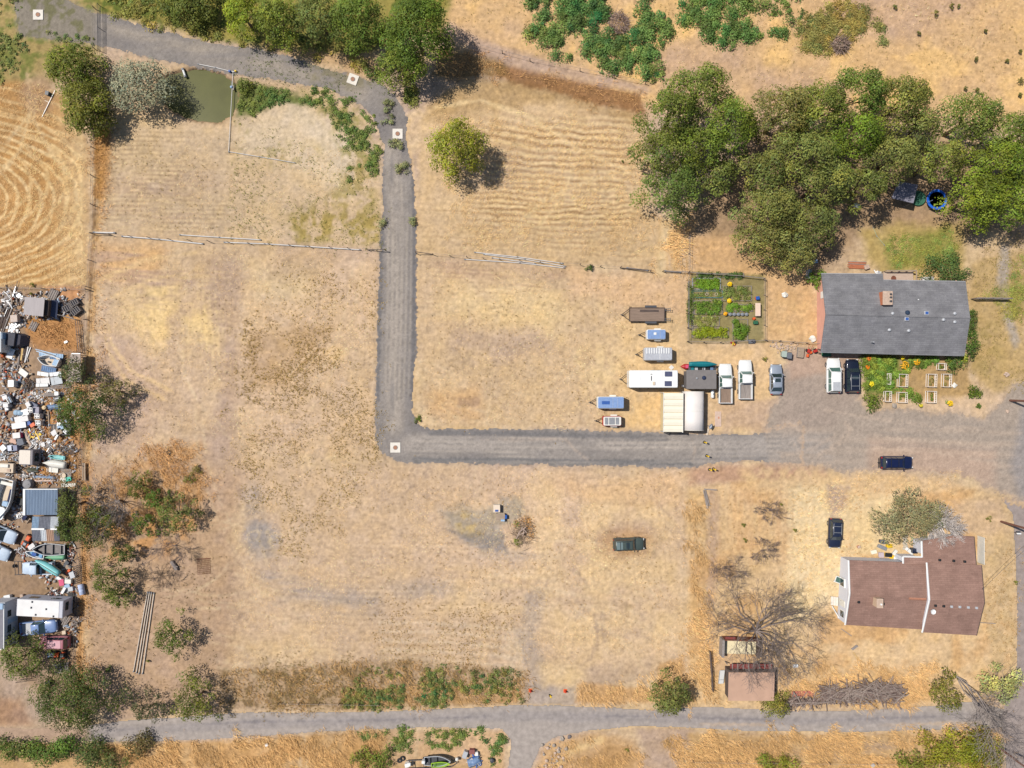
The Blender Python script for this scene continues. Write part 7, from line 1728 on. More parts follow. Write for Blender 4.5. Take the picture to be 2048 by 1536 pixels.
beams('plank_stack', 'white and yellow boards right of the dark beams', 55, 709, 76, 2.4, .34, 2, dirty_white, .1)
beams('plank_stack', 'dark boards continuing south below the yellow timber', 38, 722, 82, 3.0, .4, 3, darkwood, .1)
heap('scrap_heap', 'orange and grey scrap at the left edge below the truck box', 6, 737, 9, 7, 22, [orange_m, darkwood, greywood, dgrey], .7, .4)
sheet('tin_sheet', 'topmost pale blue tin sheet above the open boat shell', 102, 710, -6, 3.6, .6, lblue, .5, .1, n=8)
sheet('tin_sheet', 'second blue tin sheet touching the open boat shell', 112, 714, -3, 1.9, .7, blue_t, .4, .1, n=6)
beams('plank_stack', 'narrow blue and cream boards fanned over the tin sheets', 92, 706, -16, 3.4, .5, 3, lblue, .55)
sheet('tin_sheet', 'slate blue tin sheet south of the open boat shell', 97, 739, -12, 2.2, .9, blue_t, .25, n=7)
for i, (lb, px, py, an, L, W, m) in enumerate([('long white panel, topmost of the white stack', 86, 748, -8, 1.7, .6, white), ('grey white panel lying beside the topmost long white one', 111, 748, 6, 1.8, .6, lgrey), ('ribbed white panel at the west of the white stack', 86, 763, 6, 2.0, 1.1, dirty_white), ('square grey framed panel east of the ribbed white one', 113, 761, 10, 1.7, 1.2, mat('pale_green_grey', (204, 210, 214), var=.1)), ('lowest white panel under the ribbed one', 84, 770, 2, 1.8, .5, white)]):
    sheet('white_sheet', lb, px, py, an, L, W, m, .3 + .05 * i, .04, group=JK)
chest('chest_freezer', 'cream chest freezer lid lying at an angle on bare dirt', 47, 746, -38, 1.3, .8, .35, mat('cream_enamel', (244, 232, 214), var=.08), 'freezer', offwhite)
chest('white_cabinet', 'plain white cube cabinet above the dark brush', 22, 767, 0, .85, .95, 1.0, white, 'cabinet')
beams('plank_stack', 'dark beam between the freezer lid and white cabinet', 39, 763, 66, 1.9, .18, 1, darkwood, .1)
heap('brush_heap', 'dark pile of dead brush in the salvage yard', 57, 771, 16, 11, 60, [darkwood, darkwood, dgrey, bark_m], 1.1, .5, 'brush heap', w=.05)
beams('plank_stack', 'long grey boards running from the brush to the lean-to', 106, 774, 3, 5.6, .6, 4, greywood, .15)
sheet('white_sheet', 'small white board under the long grey boards', 103, 781, -10, 1.2, .5, white, .15)
beams('work_bench', 'grey plank bench near the black engine', 103, 789, 1, 2.6, .55, 3, greywood, .5, None, .0, 'bench')
chest('white_cabinet', 'little white box on the end of the plank bench', 118, 787, 3, .55, .5, .35, white, 'cabinet', z=.55)
x, y = at(116, 797, .5); t = thing('engine_block', 'black engine block in orange grass', 'engine', (x, y, 0), .3); MB().rbox((0, 0, .35), (1.0, .7, .6), .12).build('block', dgrey, t); MB().rbox((0, 0, .72), (.7, .2, .15), .05).build('head', mgrey, t); MB().torus((.55, 0, .4), .2, .06, n=12).build('pulley', black_m, t)
heap('scrap_heap', 'thin sticks and grey scraps under the brush pile', 72, 792, 16, 10, 30, [greywood, wood_m, lgrey], .9, .25, w=.07)
for lb, px, py, an, b in [('white washer at the left edge, upper one', 9, 794, 20, False), ('white washer right of the round tub', 11, 810, 5, False)]: stove(lb, px, py, an, burners=b)
barrel('round white tub cut by the left edge', 1, 807, dirty_white, .4, .8)
x, y = at(22, 800, .5); t = thing('dryer_drum', 'dark framed open machine tilted on bare dirt', 'machine', (x, y, 0), .5); MB().rbox((0, 0, .45), (.8, .95, .9), .05).build('cabinet', dgrey, t); MB().box((-.25, 0, .93), (.1, .95, .05)).build('frame_bar', white, t); MB().box((.15, 0, .93), (.1, .95, .05)).build('frame_bar', lblue, t)
chest('small_box', 'small grey carton under the lower white washer', 14, 817, 3, .45, .5, .4, lgrey, 'carton')
stove('white stove with four black burners, northern one', 60, 820, -2, .25, lgrey)
stove('white stove with four black burners, middle one', 74, 832, -3, .15)
stove('white stove with four black burners, southern one with rounded side', 76, 846, -2, .0)
chest('white_cabinet', 'white cabinet top above the northern stove', 56, 809, 30, .6, .7, 1.1, dirty_white, 'cabinet')
chest('grey_fridge', 'dark grey fridge lying behind the northern stove', 66, 811, -30, 1.2, .8, .7, mat('slate_grey', (124, 128, 146), var=.1), 'fridge')
chest('grey_fridge', 'ribbed grey fridge lying right of the northern stove', 72, 820, 0, .9, .9, .8, mat('ribbed_grey', (170, 166, 180), var=.1), 'fridge')
barrel('pale blue tank lying west of the stoves', 34, 826, mat('pale_blue_tank', (160, 186, 208), var=.1), .42, 1.4, lying=84, name='water_tank', cat='tank')
chest('white_fridge', 'white fridge lying near the pale blue tank', 50, 825, 20, 1.0, .9, .7, white, 'fridge')
chest('white_fridge', 'long white fridge lying below the pale blue tank', 43, 838, 12, 2.0, .9, .7, dirty_white, 'fridge')
chest('white_fridge', 'white fridge with a blue side, south of the long one', 38, 851, 8, 2.1, .8, .7, dirty_white, 'fridge', lid=lgrey)
chest('blue_bin', 'deep blue crate squeezed between fridges and stoves', 55, 847, 24, .9, .6, .5, bluewin, 'crate')
chest('orange_box', 'orange box by the southern stove', 65, 850, 30, .7, .5, .5, orange_m, 'box')
barrel('round cream stump like drum beside the blue tarp', 89, 815, mat('cream_drum', (232, 206, 164), var=.1), .3, .6)
tarp('tarp_pile', 'blue and grey tarp under the dark round tree', 105, 814, 4, 1.9, .9, .5, blue_t)
beams('post_row', 'long single timber laid between the stoves and the slatted trailer', 98, 846, 92, 3.8, .22, 1, wood_m, .12)
x, y = at(122, 859, .6); t = thing('utility_trailer', 'slatted utility trailer full of pale junk below the dark round tree', 'trailer', (x, y, 0), 0); mb = MB()
for k in range(7): mb.box((-1.4 + k * .45, 0, .6), (.06, 1.5, .06))
for b_ in (-.75, .75): mb.box((0, b_, .65), (3.0, .08, .3))
mb.build('frame', dgrey, t); MB().box((0, 0, .5), (2.9, 1.4, .05)).build('deck', greywood, t); wheels(t, [(.4, -.85), (.4, .85)])
for i, (lb, px, py, L, W, m) in enumerate([('white carton on the slatted trailer, topmost', 124, 848, .6, .5, white), ('blue white bag on the slatted trailer', 127, 854, .9, .6, lblue), ('tan box on the slatted trailer', 124, 862, .8, .9, wood_m), ('white bundle on the slatted trailer, lower left', 114, 865, .8, .7, dirty_white), ('pale tin on the slatted trailer, right end', 137, 862, .6, .6, lgrey), ('white strip lying on the near edge of the slatted trailer', 120, 871, 1.3, .25, white)]):
    chest('junk_box', lb, px, py, 12 * i, L, W, .3, m, 'box', z=.65, group=JK)
chest('game_cabinet', 'magenta edged white box in the scrap rows', 33, 871, 6, 1.1, .8, .8, pink_m, 'cabinet', lid=dirty_white)
beams('plank_stack', 'pinkish wedge plank between boxes and camper box', 56, 880, -58, 2.2, .4, 1, pinkstone, .2)
heap('scrap_heap', 'rusty and yellow scrap below the southern stove', 70, 868, 18, 10, 34, [rust_m, yellow_m, dgrey, greywood, lgrey], .9, .4)
heap('scrap_heap', 'grey poles and pipes above the camper box', 80, 888, 26, 12, 44, [mgrey, lgrey, darkwood, greywood, dirty_white], 1.4, .5, w=.07)
chest('tilted_board', 'pale framed panel tilted among the scrap rows', 40, 884, 18, 1.0, 1.0, .5, lgrey, 'panel', lid=mat('slate_blue_panel', (120, 124, 134), var=.1))
chest('wood_box', 'pinkish wood box left of the tilted framed panel', 27, 882, -20, 1.0, .6, .5, mat('pinkish_wood', (220, 180, 160), var=.1), 'box')
chest('white_box', 'white diamond tilted box at the left edge', 6, 896, 42, .8, .8, .8, white, 'box')
chest('white_box', 'white tin with blue side next to the diamond tilted box', 21, 896, 8, .8, .8, .8, mat('white_blue', (226, 230, 244), var=.05), 'box')
chest('old_fridge', 'grey blue machine beside the white tin', 29, 896, 5, .8, .8, .8, mat('blue_grey_mach', (150, 154, 178), var=.1), 'fridge')
heap('scrap_heap', 'white and blue scraps at the left edge by the flat box trailer', 10, 912, 14, 9, 30, [dirty_white, white, lblue, greywood, dgrey], .8, .5)
heap('scrap_heap', 'curved grey tubing left of the camper box', 36, 912, 7, 9, 22, [lgrey, dirty_white, greywood], .8, .4, w=.06)
x, y = at(14, 936, .9); t = thing('flat_trailer', 'beige topped box trailer at the left edge', 'trailer', (x, y, 0), -.05); MB().rbox((0, 0, .8), (2.1, 1.4, .5), .06).build('bed', beige_m, t); MB().rbox((-.2, .35, 1.15), (1.2, .5, .25), .06).build('white_load', offwhite, t); MB().box((.4, -.3, 1.1), (.5, .4, .12)).build('tan_load', pinkstone, t); wheels(t, [(.1, -.75), (.1, .75)]); tongue(t, 1.0, .5, -.9)
heap('charred_timber', 'dark charred beams in front of the boundary near the upturned white boat', 132, 898, 22, 9, 30, [darkwood, dgrey, darkwood, greywood], 1.8, .4, 'timber')
sheet('white_sheet', 'cream cushion like panel under the upturned white boat', 107, 940, -6, 1.4, .75, offwhite, .3)
x, y = at(131, 947, .4); t = thing('pallet_pile', 'grey pallet loaded with a round tub, under the upturned white boat', 'pallet', (x, y, 0), -.03); mb = MB()
for k in range(7): mb.box((0, -.6 + k * .2, .3), (1.6, .15, .04))
mb.build('slats', greywood, t); MB().lathe([(.4, .34), (.42, .5), (.36, .52), (.3, .4), (.02, .4)], (-.3, -.3, 0), 16).build('round_tub', beige_m, t)
chest('teal_tote', 'teal plastic tote at the corner of the grey pallet', 137, 958, 12, .75, .55, .35, mat('mint_plastic', (90, 208, 184), var=.08), 'tote')
sheet('white_sheet', 'white scrap panel left of the teal tote', 127, 959, -30, 1.0, .6, offwhite, .2)
tarp('folded_tarp', 'faded blue folded tarp above the metal shed', 89, 955, -3, 3.0, .55, .35, mat('faded_blue_tarp', (134, 158, 188), var=.15, bump=.3))
tarp('rolled_carpet', 'long pinkish white roll under the faded blue tarp', 86, 962, 1, 3.0, .4, .35, mat('pinkish_white_roll', (232, 206, 192), var=.08), 'carpet roll')
tarp('dark_tarp', 'olive dark tarp heap under the camper box', 63, 941, -4, 1.7, .8, .5, mat('olive_dark_tarp', (84, 86, 70), var=.2, bump=.3))
barrel('grey lidded round tank touching the metal shed', 56, 968, mat('grey_tank', (150, 148, 150), var=.1), .65, 1.0, name='water_tank', cat='tank')
heap('scrap_heap', 'mixed scraps above the grey round tank', 50, 956, 11, 9, 28, [greywood, rust_m, dirty_white, dgrey], .7, .35)
beams('timber_rails', 'pale timber rails standing against the boundary fence', 168, 944, 90, 2.6, .5, 2, wood_m, .4)
beams('ladder', 'pale ladder like frame lying above the boundary tree', 138, 970, 2, 2.2, .55, 2, offwhite, .12, None, .0, 'ladder')
chest('yellow_mower', 'yellow machine with a black band near the metal shed', 41, 1003, -12, 1.1, 1.0, .5, yellow_m, 'machine', lid=black_m)
heap('scrap_heap', 'pale sacks and rubbish beside the metal shed corner', 36, 1029, 13, 8, 30, [dirty_white, pinkstone, lgrey, white], .7, .4)
x, y = at(57, 1040, .4); t = thing('lounge_chair', 'tan framed dark seat west of the patched shed', 'chair', (x, y, 0), -.6); MB().box((0, 0, .42), (.7, .7, .06)).build('seat', wood_m, t); MB().box((-.5, .2, .6), (.5, .8, .5)).build('cushion', PKN, t); MB().box((.3, 0, .7), (.06, .7, .5)).build('backrest', wood_m, t)
for q in ((-.3, -.3), (.3, -.3), (.3, .3), (-.3, .3)): MB().box((q[0], q[1], .2), (.06, .06, .4)).build('leg', wood_m, t)
def mower(label, px, py, ang, group='orange garden tractors'):
    x, y = at(px, py, .5); t = thing('garden_tractor', label, 'garden tractor', (x, y, 0), math.radians(ang), group)
    MB().rbox((.55, 0, .55), (.8, .6, .45), .1).build('hood', orange_m, t); MB().rbox((-.3, 0, .45), (.9, .85, .3), .1).build('chassis', black_m, t); MB().rbox((-.35, 0, .75), (.45, .5, .15), .08).build('seat', mgrey, t)
    for s in (-1, 1): MB().rbox((-.45, s * .42, .62), (.6, .22, .12), .06).build('fender', orange_m, t)
    mb = MB(); mb.torus((.1, 0, .95), .16, .025, n=14); mb.path([(.3, 0, .6), (.1, 0, .95)], [.03, .03], 6); mb.build('steering_wheel', black_m, t)
    wheels(t, [(-.45, -.5), (-.45, .5), (.75, -.42), (.75, .42)], .26, .2)
    return t
mower('orange and black garden tractor between the old cars and the patched shed', 54, 1083, 60)
mower('orange lawn tractor below the pink maroon van', 121, 1310, 180)
chest('engine_cart', 'pale box with dark corner below the garden tractor', 63, 1093, 35, 1.0, .6, .7, dirty_white, 'box')
heap('scrap_heap', 'thin pipes and scraps left of the small kayak boat', 46, 1100, 14, 10, 40, [greywood, lgrey, rust_m, darkwood], .9, .3, w=.06)
heap('scrap_heap', 'pinkish scraps beside the stern of the aluminium boat', 141, 1098, 9, 14, 34, [pinkstone, rust_m, greywood, lgrey, dgrey], .8, .4)
heap('scrap_heap', 'tan poles and dark rubbish right of the turquoise boat', 136, 1124, 9, 13, 34, [wood_m, greywood, dgrey, rust_m], 1.2, .4, w=.07)
chest('red_bag', 'bright red orange bag by the boundary', 136, 1143, 45, .8, .3, .3, orange_m, 'bag')
x, y = at(37, 1136, .4); t = thing('trailer_chassis', 'bare black trailer frame on dirt left of the stripped pickup', 'trailer frame', (x, y, 0), math.radians(92)); mb = MB()
for b_ in (-.55, .0, .5): mb.path([(-1.0, b_, .4), (1.0, b_ + .05, .4)], [.04, .04], 5)
mb.path([(-1.0, -.6, .4), (-1.0, .6, .4)], [.05, .05], 5); mb.path([(1.0, -.6, .4), (1.0, .6, .4)], [.04, .04], 5); mb.build('frame', dgrey, t); wheels(t, [(.3, -.7), (.3, .75)], .28, .16)
for i, (lb, px, py, an, L, W, H, m, ld) in enumerate([('white tapered bin in the junk corner, nearest the open dirt', 118, 1157, -40, .7, .4, .4, white, white), ('white chair like box with maroon seat', 123, 1165, 10, .7, .9, .5, dirty_white, pink_m), ('cream box in the middle of the junk corner', 136, 1163, -4, .9, .6, .5, cream_m, offwhite), ('violet grey carton beside the boundary', 144, 1150, 20, .7, .9, .5, mat('violet_grey', (168, 150, 186), var=.1), lgrey), ('blue white carton below the cream box', 134, 1172, 15, .8, .5, .4, lblue, lblue), ('tall white board in the junk corner', 127, 1181, 60, 1.0, .35, .5, white, white), ('lilac grey box low in the junk corner', 141, 1178, 10, .7, .6, .4, mat('lilac_grey', (200, 192, 214), var=.08), lgrey), ('cream framed stool at the bottom of the junk corner', 141, 1190, 14, .7, .7, .4, cream_m, black_m)]):
    chest('junk_carton', lb, px, py, an, L, W, H, m, 'carton', ld, JK)
heap('scrap_heap', 'dark bags and rags between the junk corner and the white trailer', 108, 1187, 15, 8, 40, [darkwood, dgrey, rust_m, dirty_white, lgrey], .7, .4)
barrel('pale blue drum leaning at the boundary under the picket panels', 158, 1181, mat('ice_blue', (196, 208, 238), var=.06), .42, 1.5, lying=12, name='plastic_drum')
chest('white_box', 'white bundle with a dark shadow above the motorhome', 14, 1194, 10, .9, .5, .5, white, 'box')
chest('white_box', 'tiny pale carton at the corner of the white trailer', 43, 1192, 5, .4, .45, .4, pinkstone, 'box')
beams('driftwood', 'grey driftwood planks right of the blue old pickup', 130, 1240, 60, 1.8, 1.2, 6, greywood, .2, None, .12)
heap('brush_heap', 'twisted grey roots and branches on the boundary', 151, 1246, 8, 20, 40, [greywood, dead_m, darkwood], 1.0, .5, 'brush heap', w=.07)
chest('stone_block', 'pale block beside the pink maroon van', 128, 1265, 6, .5, .5, .35, beige_m, 'block', handle=False)
x, y = at(103, 1310, .5); t = thing('quad_bike', 'blue and silver quad bike half under the spreading tree', 'quad bike', (x, y, 0), math.radians(180)); MB().rbox((0, 0, .5), (1.2, .6, .4), .15).build('body', PKB, t); MB().rbox((-.2, 0, .75), (.7, .3, .14), .1).build('seat', lgrey, t); mb = MB(); mb.path([(.35, -.4, .95), (.35, .4, .95)], [.03, .03], 6); mb.build('handlebar', black_m, t); wheels(t, [(-.45, -.45), (-.45, .45), (.45, -.45), (.45, .45)], .27, .22)
beams('timber_deck', 'grey plank deck under the orange lawn tractor', 124, 1336, 8, 2.5, 1.5, 8, greywood, .12, None, .01, 'deck')
chest('wheel_cart', 'dark square cart by the iron gate and corner tree', 95, 1366, 8, .7, .6, .6, black_m, 'cart')
# middle field, north and lane things
x, y = at(993.5, 1017, .7); t = thing('pale_table', 'pale square box with a blue window in the middle of the field', 'cabinet', (x, y, 0), 0, 'boxes left in the middle of the field'); MB().rbox((0, 0, .4), (.95, 1.05, .8), .05).build('body', offwhite, t); MB().rbox((0, 0, .82), (1.0, 1.1, .05), .05).build('lid', mat('cream_lid', (240, 220, 198), var=.04), t); MB().rbox((0, -.3, .86), (.5, .3, .05), .05).build('window', bluewin, t)
x, y = at(1001, 1034, .6); t = thing('plank_crate', 'open plank crate with blue and white stuff beside the pale square box', 'crate', (x, y, 0), 0, 'boxes left in the middle of the field'); mb = MB()
for k in range(5): mb.box((0, -.45 + k * .22, .6), (1.3, .2, .05))
mb.build('top_boards', wood_m, t)
for q in ((-.6, -.45), (.6, -.45), (.6, .45), (-.6, .45)): MB().box((q[0], q[1], .3), (.1, .1, .6)).build('leg', darkwood, t)
MB().rbox((.8, .0, .35), (.4, .6, .5), .1).build('blue_bag', blue_m, t); MB().rbox((.35, -.5, .66), (.6, .3, .1), .08).build('white_bag', lblue, t)
x, y = at(1043, 1064, .4); t = thing('branch_pile', 'heap of cut logs and dry branches with a green end in the field', 'branch pile', (x, y, 0), 0)
rng = np.random.default_rng(77); mb = MB()
for q in range(150):
    a_ = rng.random() * 6.3; p = np.array([rng.normal() * .75, rng.normal() * 1.1, .1 + .7 * rng.random()]); d = np.array([math.cos(a_), math.sin(a_), rng.normal() * .2]); mb.path([p - d * .5, p + rng.normal(size=3) * .08, p + d * .7], [.03, .03, .012], 4)
mb.build('twigs', tan_twig_m, t)
for cx, cy, an, l in ((-.2, .1, 65, 1.6), (.15, .4, 40, 1.4), (.3, .0, 80, 1.2), (-.5, -.3, 70, 1.3), (.45, .35, 130, 1.0), (0, -.2, 20, 1.0)):
    d = Vector((math.cos(math.radians(an)), math.sin(math.radians(an)), .08)); c_ = Vector((cx, cy, .75)); MB().path([c_ - d * l / 2, c_ + d * l / 2], [.07, .06], 7).build('log', mat('pale_log', (196, 172, 156), var=.12), t)
V, F, K = crown_arrays([(-.5, -1.6, .3, .8, .7, .35), (-.9, -1.3, .25, .5, .5, .3), (-.7, 1.1, .3, .6, .7, .3)], .7, .2, (136, 146, 66), rng, .1, .06, .2); np_mesh('foliage', V, F, K, leaf_m, t)
V, F, K = crown_arrays([(1.2, .8, .2, 1.1, 1.2, .3), (.9, 1.8, .15, 1.2, .8, .25), (1.4, -.6, .15, .8, .9, .25), (-.6, 1.2, .2, .8, .7, .3)], .55, .2, (226, 172, 108), rng, .1, .04, .2); np_mesh('dry_leaves', V, F, K, straw_m, t)
x, y = at(1098.5, 1391, .4); t = thing('barrier_post', 'small black and yellow post between the two orange cones', 'marker post', (x, y, 0), .5); MB().path([(0, 0, 0), (0, 0, .75)], [.07, .06], 8).build('post', black_m, t); MB().rbox((.05, -.35, .04), (.22, .5, .08), .04).build('base', yellow_m, t)
for lb, px, py in (('orange cone on the west side of the field entrance', 1061, 1383), ('orange cone on the east side of the field entrance', 1131, 1384)):
    x, y = at(px, py, .4); t = thing('traffic_cone', lb, 'cone', (x, y, 0), 0, 'cones at the field entrance'); MB().rbox((0, 0, .03), (.55, .55, .06), .05).build('base', orange_m, t); MB().lathe([(.2, .05), (.04, .8), (.02, .81)], n=12).build('cone', mat('cone_red', (232, 74, 44), var=.05), t); MB().lathe([(.145, .3), (.105, .48)], n=12).build('band', mat('cone_band', (240, 130, 100)), t)
for lb, px, py, an in (('yellow bollard on the gravel lane, northern one', 1409, 884.5, 0), ('yellow bollard on the gravel lane, nearest the red verge', 1413.5, 911.5, 0), ('yellow bollard in the red dirt verge, left of its twin', 1419, 939, 0), ('yellow bollard in the red dirt verge, right of its twin', 1427, 938, 0)):
    x, y = at(px, py, .1); t = thing('bollard', lb, 'bollard', (x, y, 0), 0, 'yellow bollards across the lane'); MB().path([(0, 0, 0), (0, 0, 1.2)], [.11, .11], 10).build('post', yellow_m, t); MB().lathe([(.24, 0), (.24, .05), (.12, .08)], n=12).build('base', black_m, t); MB().lathe([(.115, 1.15), (.08, 1.24), (.02, 1.26)], n=10).build('cap', yellow_m, t)
tyre('black tyre lying in the dry mound of the west strip', 338, 905, .4)
tyre('loose tyre on the verge south of the bottom road', 1918, 1468, .36)
tyre('twin black tyres on the bare ground west of the boats, right one', 805, 1517, .4); tyre('twin black tyres on the bare ground west of the boats, left one', 799, 1521, .36)
x, y = at(348, 1131, .3); t = thing('weathered_log', 'short weathered log standing out on bare ground', 'log', (x, y, .28), math.radians(-58)); MB().path([(-.75, 0, 0), (0, .03, .02), (.75, 0, 0)], [.26, .28, .25], 10).build('trunk', dead_m, t); MB().path([(.2, .2, .1), (.5, .5, .25)], [.07, .05], 6).build('stub', dead_m, t)
x, y = at(408, 1133); t = thing('harrow_mesh', 'rusty chain harrow mat lying on bare ground', 'harrow', (x, y, 0), .06); mb = MB()
for k in range(10): mb.path([(-.95 + k * .21, -1.15, .06), (-.95 + k * .21, 1.15, .06)], [.018, .018], 4)
for k in range(9): mb.path([(-1.0, -1.1 + k * .27, .09), (1.0, -1.0 + k * .27, .09)], [.022, .022], 4)
mb.build('chain_grid', rust_m, t); MB().path([(-1.1, 1.2, .08), (1.1, 1.2, .08)], [.04, .04], 6).build('draw_bar', rust_m, t)
beams('timber_posts', 'weathered grey posts laid on the corner of the east lot', 1413, 998, -78, 3.0, .55, 3, greywood, .15); beams('timber_posts', 'short dark post across the top of the weathered grey posts', 1421, 979, -5, 1.9, .2, 1, darkwood, .3)
# garden ---------------------------------------------------------------------------------
BG = 'planted beds in the vegetable garden'
for i, (lb, px, py, L, W, m, n, h, rgb, dens) in enumerate([
    ('bright green leafy bed in the top left corner of the vegetable garden', 1412, 568, 4.2, 1.6, lgrey, 16, .45, (112, 148, 40), 1.0), ('sparse bed with two pale cages under the bright green one', 1414, 589, 4.6, 1.0, teal_m, 5, .3, (132, 146, 70), .6),
    ('broad green bed in the middle west of the vegetable garden', 1416, 615, 4.2, 2.0, darkwood, 14, .55, (110, 142, 50), .9), ('yellow flowered bed along the middle of the garden west side', 1410, 643, 4.2, 1.4, darkwood, 9, .35, (150, 156, 80), .6),
    ('long yellow green bed by the south fence of the garden', 1420, 665, 5.4, 1.4, darkwood, 16, .5, (142, 156, 32), 1.0), ('wild green bed at the top east of the garden', 1473, 587, 4.4, 2.2, greywood, 12, .5, (126, 140, 70), .8),
    ('cabbage row behind the grey pots', 1479, 616, 3.8, 1.0, greywood, 10, .4, (116, 154, 50), .9), ('dark green bed at the south east of the garden', 1480, 660, 2.2, 3.2, darkwood, 10, .7, (104, 136, 42), .9), ('narrow herb bed along the north plank fence', 1440, 551, 7.0, .6, darkwood, 10, .35, (84, 112, 50), .7), ('narrow herb bed along the west dark fence', 1381, 610, .7, 7.0, darkwood, 10, .35, (100, 118, 54), .7)]):
    x, y = at(px, py); rng = np.random.default_rng(700 + i); t = thing('vegetable_bed', lb, 'vegetable bed', (x, y, 0), 0, BG)
    MB().box((0, 0, .04), (L, W, .1)).build('soil', mat('garden_soil', (146, 134, 92), var=.15), t)
    mb = MB(); mb.box((0, W / 2, .1), (L + .1, .07, .2)); mb.box((0, -W / 2, .1), (L + .1, .07, .2)); mb.box((L / 2, 0, .1), (.07, W, .2)); mb.box((-L / 2, 0, .1), (.07, W, .2)); mb.build('bed_frame', m if i in (0, 1) else greywood, t)
    Lb = [((rng.random() - .5) * L * .9, (rng.random() - .5) * W * .85, h * .5, .36 + .3 * rng.random(), .34 + .3 * rng.random(), h * .5) for _ in range(n * 3)]
    V, F, K = crown_arrays(Lb, 1.0 * dens, .17, rgb, rng, .18, .08, .3); np_mesh('plants', V, F, K, leaf_m, t)
    if 'pale cages' in lb:
        for q in (-.1, 1.3): mb = MB(); mb.torus((q, 0, .35), .2, .03); mb.torus((q, 0, .1), .16, .03); mb.build('cage', beige_m, t)
def flowers(label, px, py, r, rgb, seed, h=.8, n=60, leaf=(110, 130, 50)):
    x, y = at(px, py, h); t = thing('flower_clump', label, 'flowers', (x, y, 0), 0, 'flowering clumps'); rng = np.random.default_rng(seed)
    V, F, K = crown_arrays([(0, 0, h * .45, r, r, h * .45)], .9, .16, leaf, rng, .1, .05, .3); np_mesh('foliage', V, F, K, leaf_m, t)
    d = rng.normal(size=(n, 3)); d[:, 2] = np.abs(d[:, 2]) + .4; d /= np.linalg.norm(d, axis=1, keepdims=True)
    V, F = leaf_quads(d * np.array([r, r, h * .55]) + np.array([0, 0, h * .5]), d * .4 + np.array([0, 0, .7]), .14 + .08 * rng.random(n), rng, .9)
    np_mesh('blossoms', V, F, np.repeat(np.array(alb(rgb)) * EXPO / 1.2 * (.85 + .3 * rng.random((n, 1))), 4, 0), leaf_m, t)
for i, (lb, px, py, r, rgb) in enumerate([('yellow flower clump near the top of the vegetable garden', 1461, 568, .4, (248, 204, 20)), ('yellow flower clump in the centre of the vegetable garden', 1459.5, 601, .38, (252, 206, 10)), ('orange yellow flower at the left end of the grey pots', 1452, 627, .3, (252, 176, 20)), ('upper orange flower ball beside the dark navy SUV', 1739, 716.5, .45, (238, 130, 50)), ('lower orange flower ball beside the dark navy SUV', 1736.5, 734, .48, (246, 134, 20)), ('golden flower patch in the middle of the front garden', 1812, 731, .75, (240, 178, 40)), ('golden flowers right of the middle patch by the house wall', 1836, 724, .55, (238, 176, 30)), ('yellow flowers among tall green leaves by the white frames', 1745, 768, .45, (236, 214, 40)), ('yellow flower head at the house wall', 1807, 716, .35, (236, 206, 30)), ('sunflower like clump on the south edge of the garden frames', 1903, 807, .5, (240, 196, 30)), ('small yellow clump on the bank below the frames', 1844, 811, .3, (214, 196, 60))]):
    flowers(lb, px, py, r * .85, rgb, 720 + i, n=int(20 + 55 * r))
x, y = at(1516, 619, .75); t = thing('potting_table', 'pale pink potting table by the pale garden fence', 'table', (x, y, 0), 0); MB().rbox((0, 0, .73), (.78, 1.95, .05), .04).build('tabletop', mat('pale_pink_board', (240, 212, 190), var=.05), t)
for q in ((-.33, -.9), (.33, -.9), (.33, .9), (-.33, .9)): MB().box((q[0], q[1], .35), (.06, .06, .7)).build('leg', wood_m, t)
for k in range(5): barrel('grey pot in the row across the vegetable garden', 1460 + k * 8.2, 628.5, mat('grey_pot', (150, 154, 160), var=.12), .24, .4, name='plant_pot', cat='plant pot', group='row of grey pots in the vegetable garden')
chest('garden_chair', 'blue and orange stuff at the head of the potting table', 1515.5, 596, 5, .5, .45, .5, orange_m, 'box', blue_m); chest('garden_bin', 'green tub south of the potting table', 1511.5, 645, 3, .6, .45, .4, green_m, 'tub'); chest('garden_bin', 'orange red crate between the potting table and green tub', 1508, 637, 20, .35, .3, .3, red_m, 'crate', orange_m)
tarp('grey_tarp', 'slate grey tarp heap on the south garden fence', 1505, 683, 2, 1.0, .7, .4, mat('slate_tarp', (124, 128, 138), var=.1)); heap('toy_pile', 'red and yellow playthings outside the south garden fence', 1466, 687, 8, 4, 10, [red_m, yellow_m, green_m], .5, .3, 'toys')
FR = 'white plant frames in the front garden'
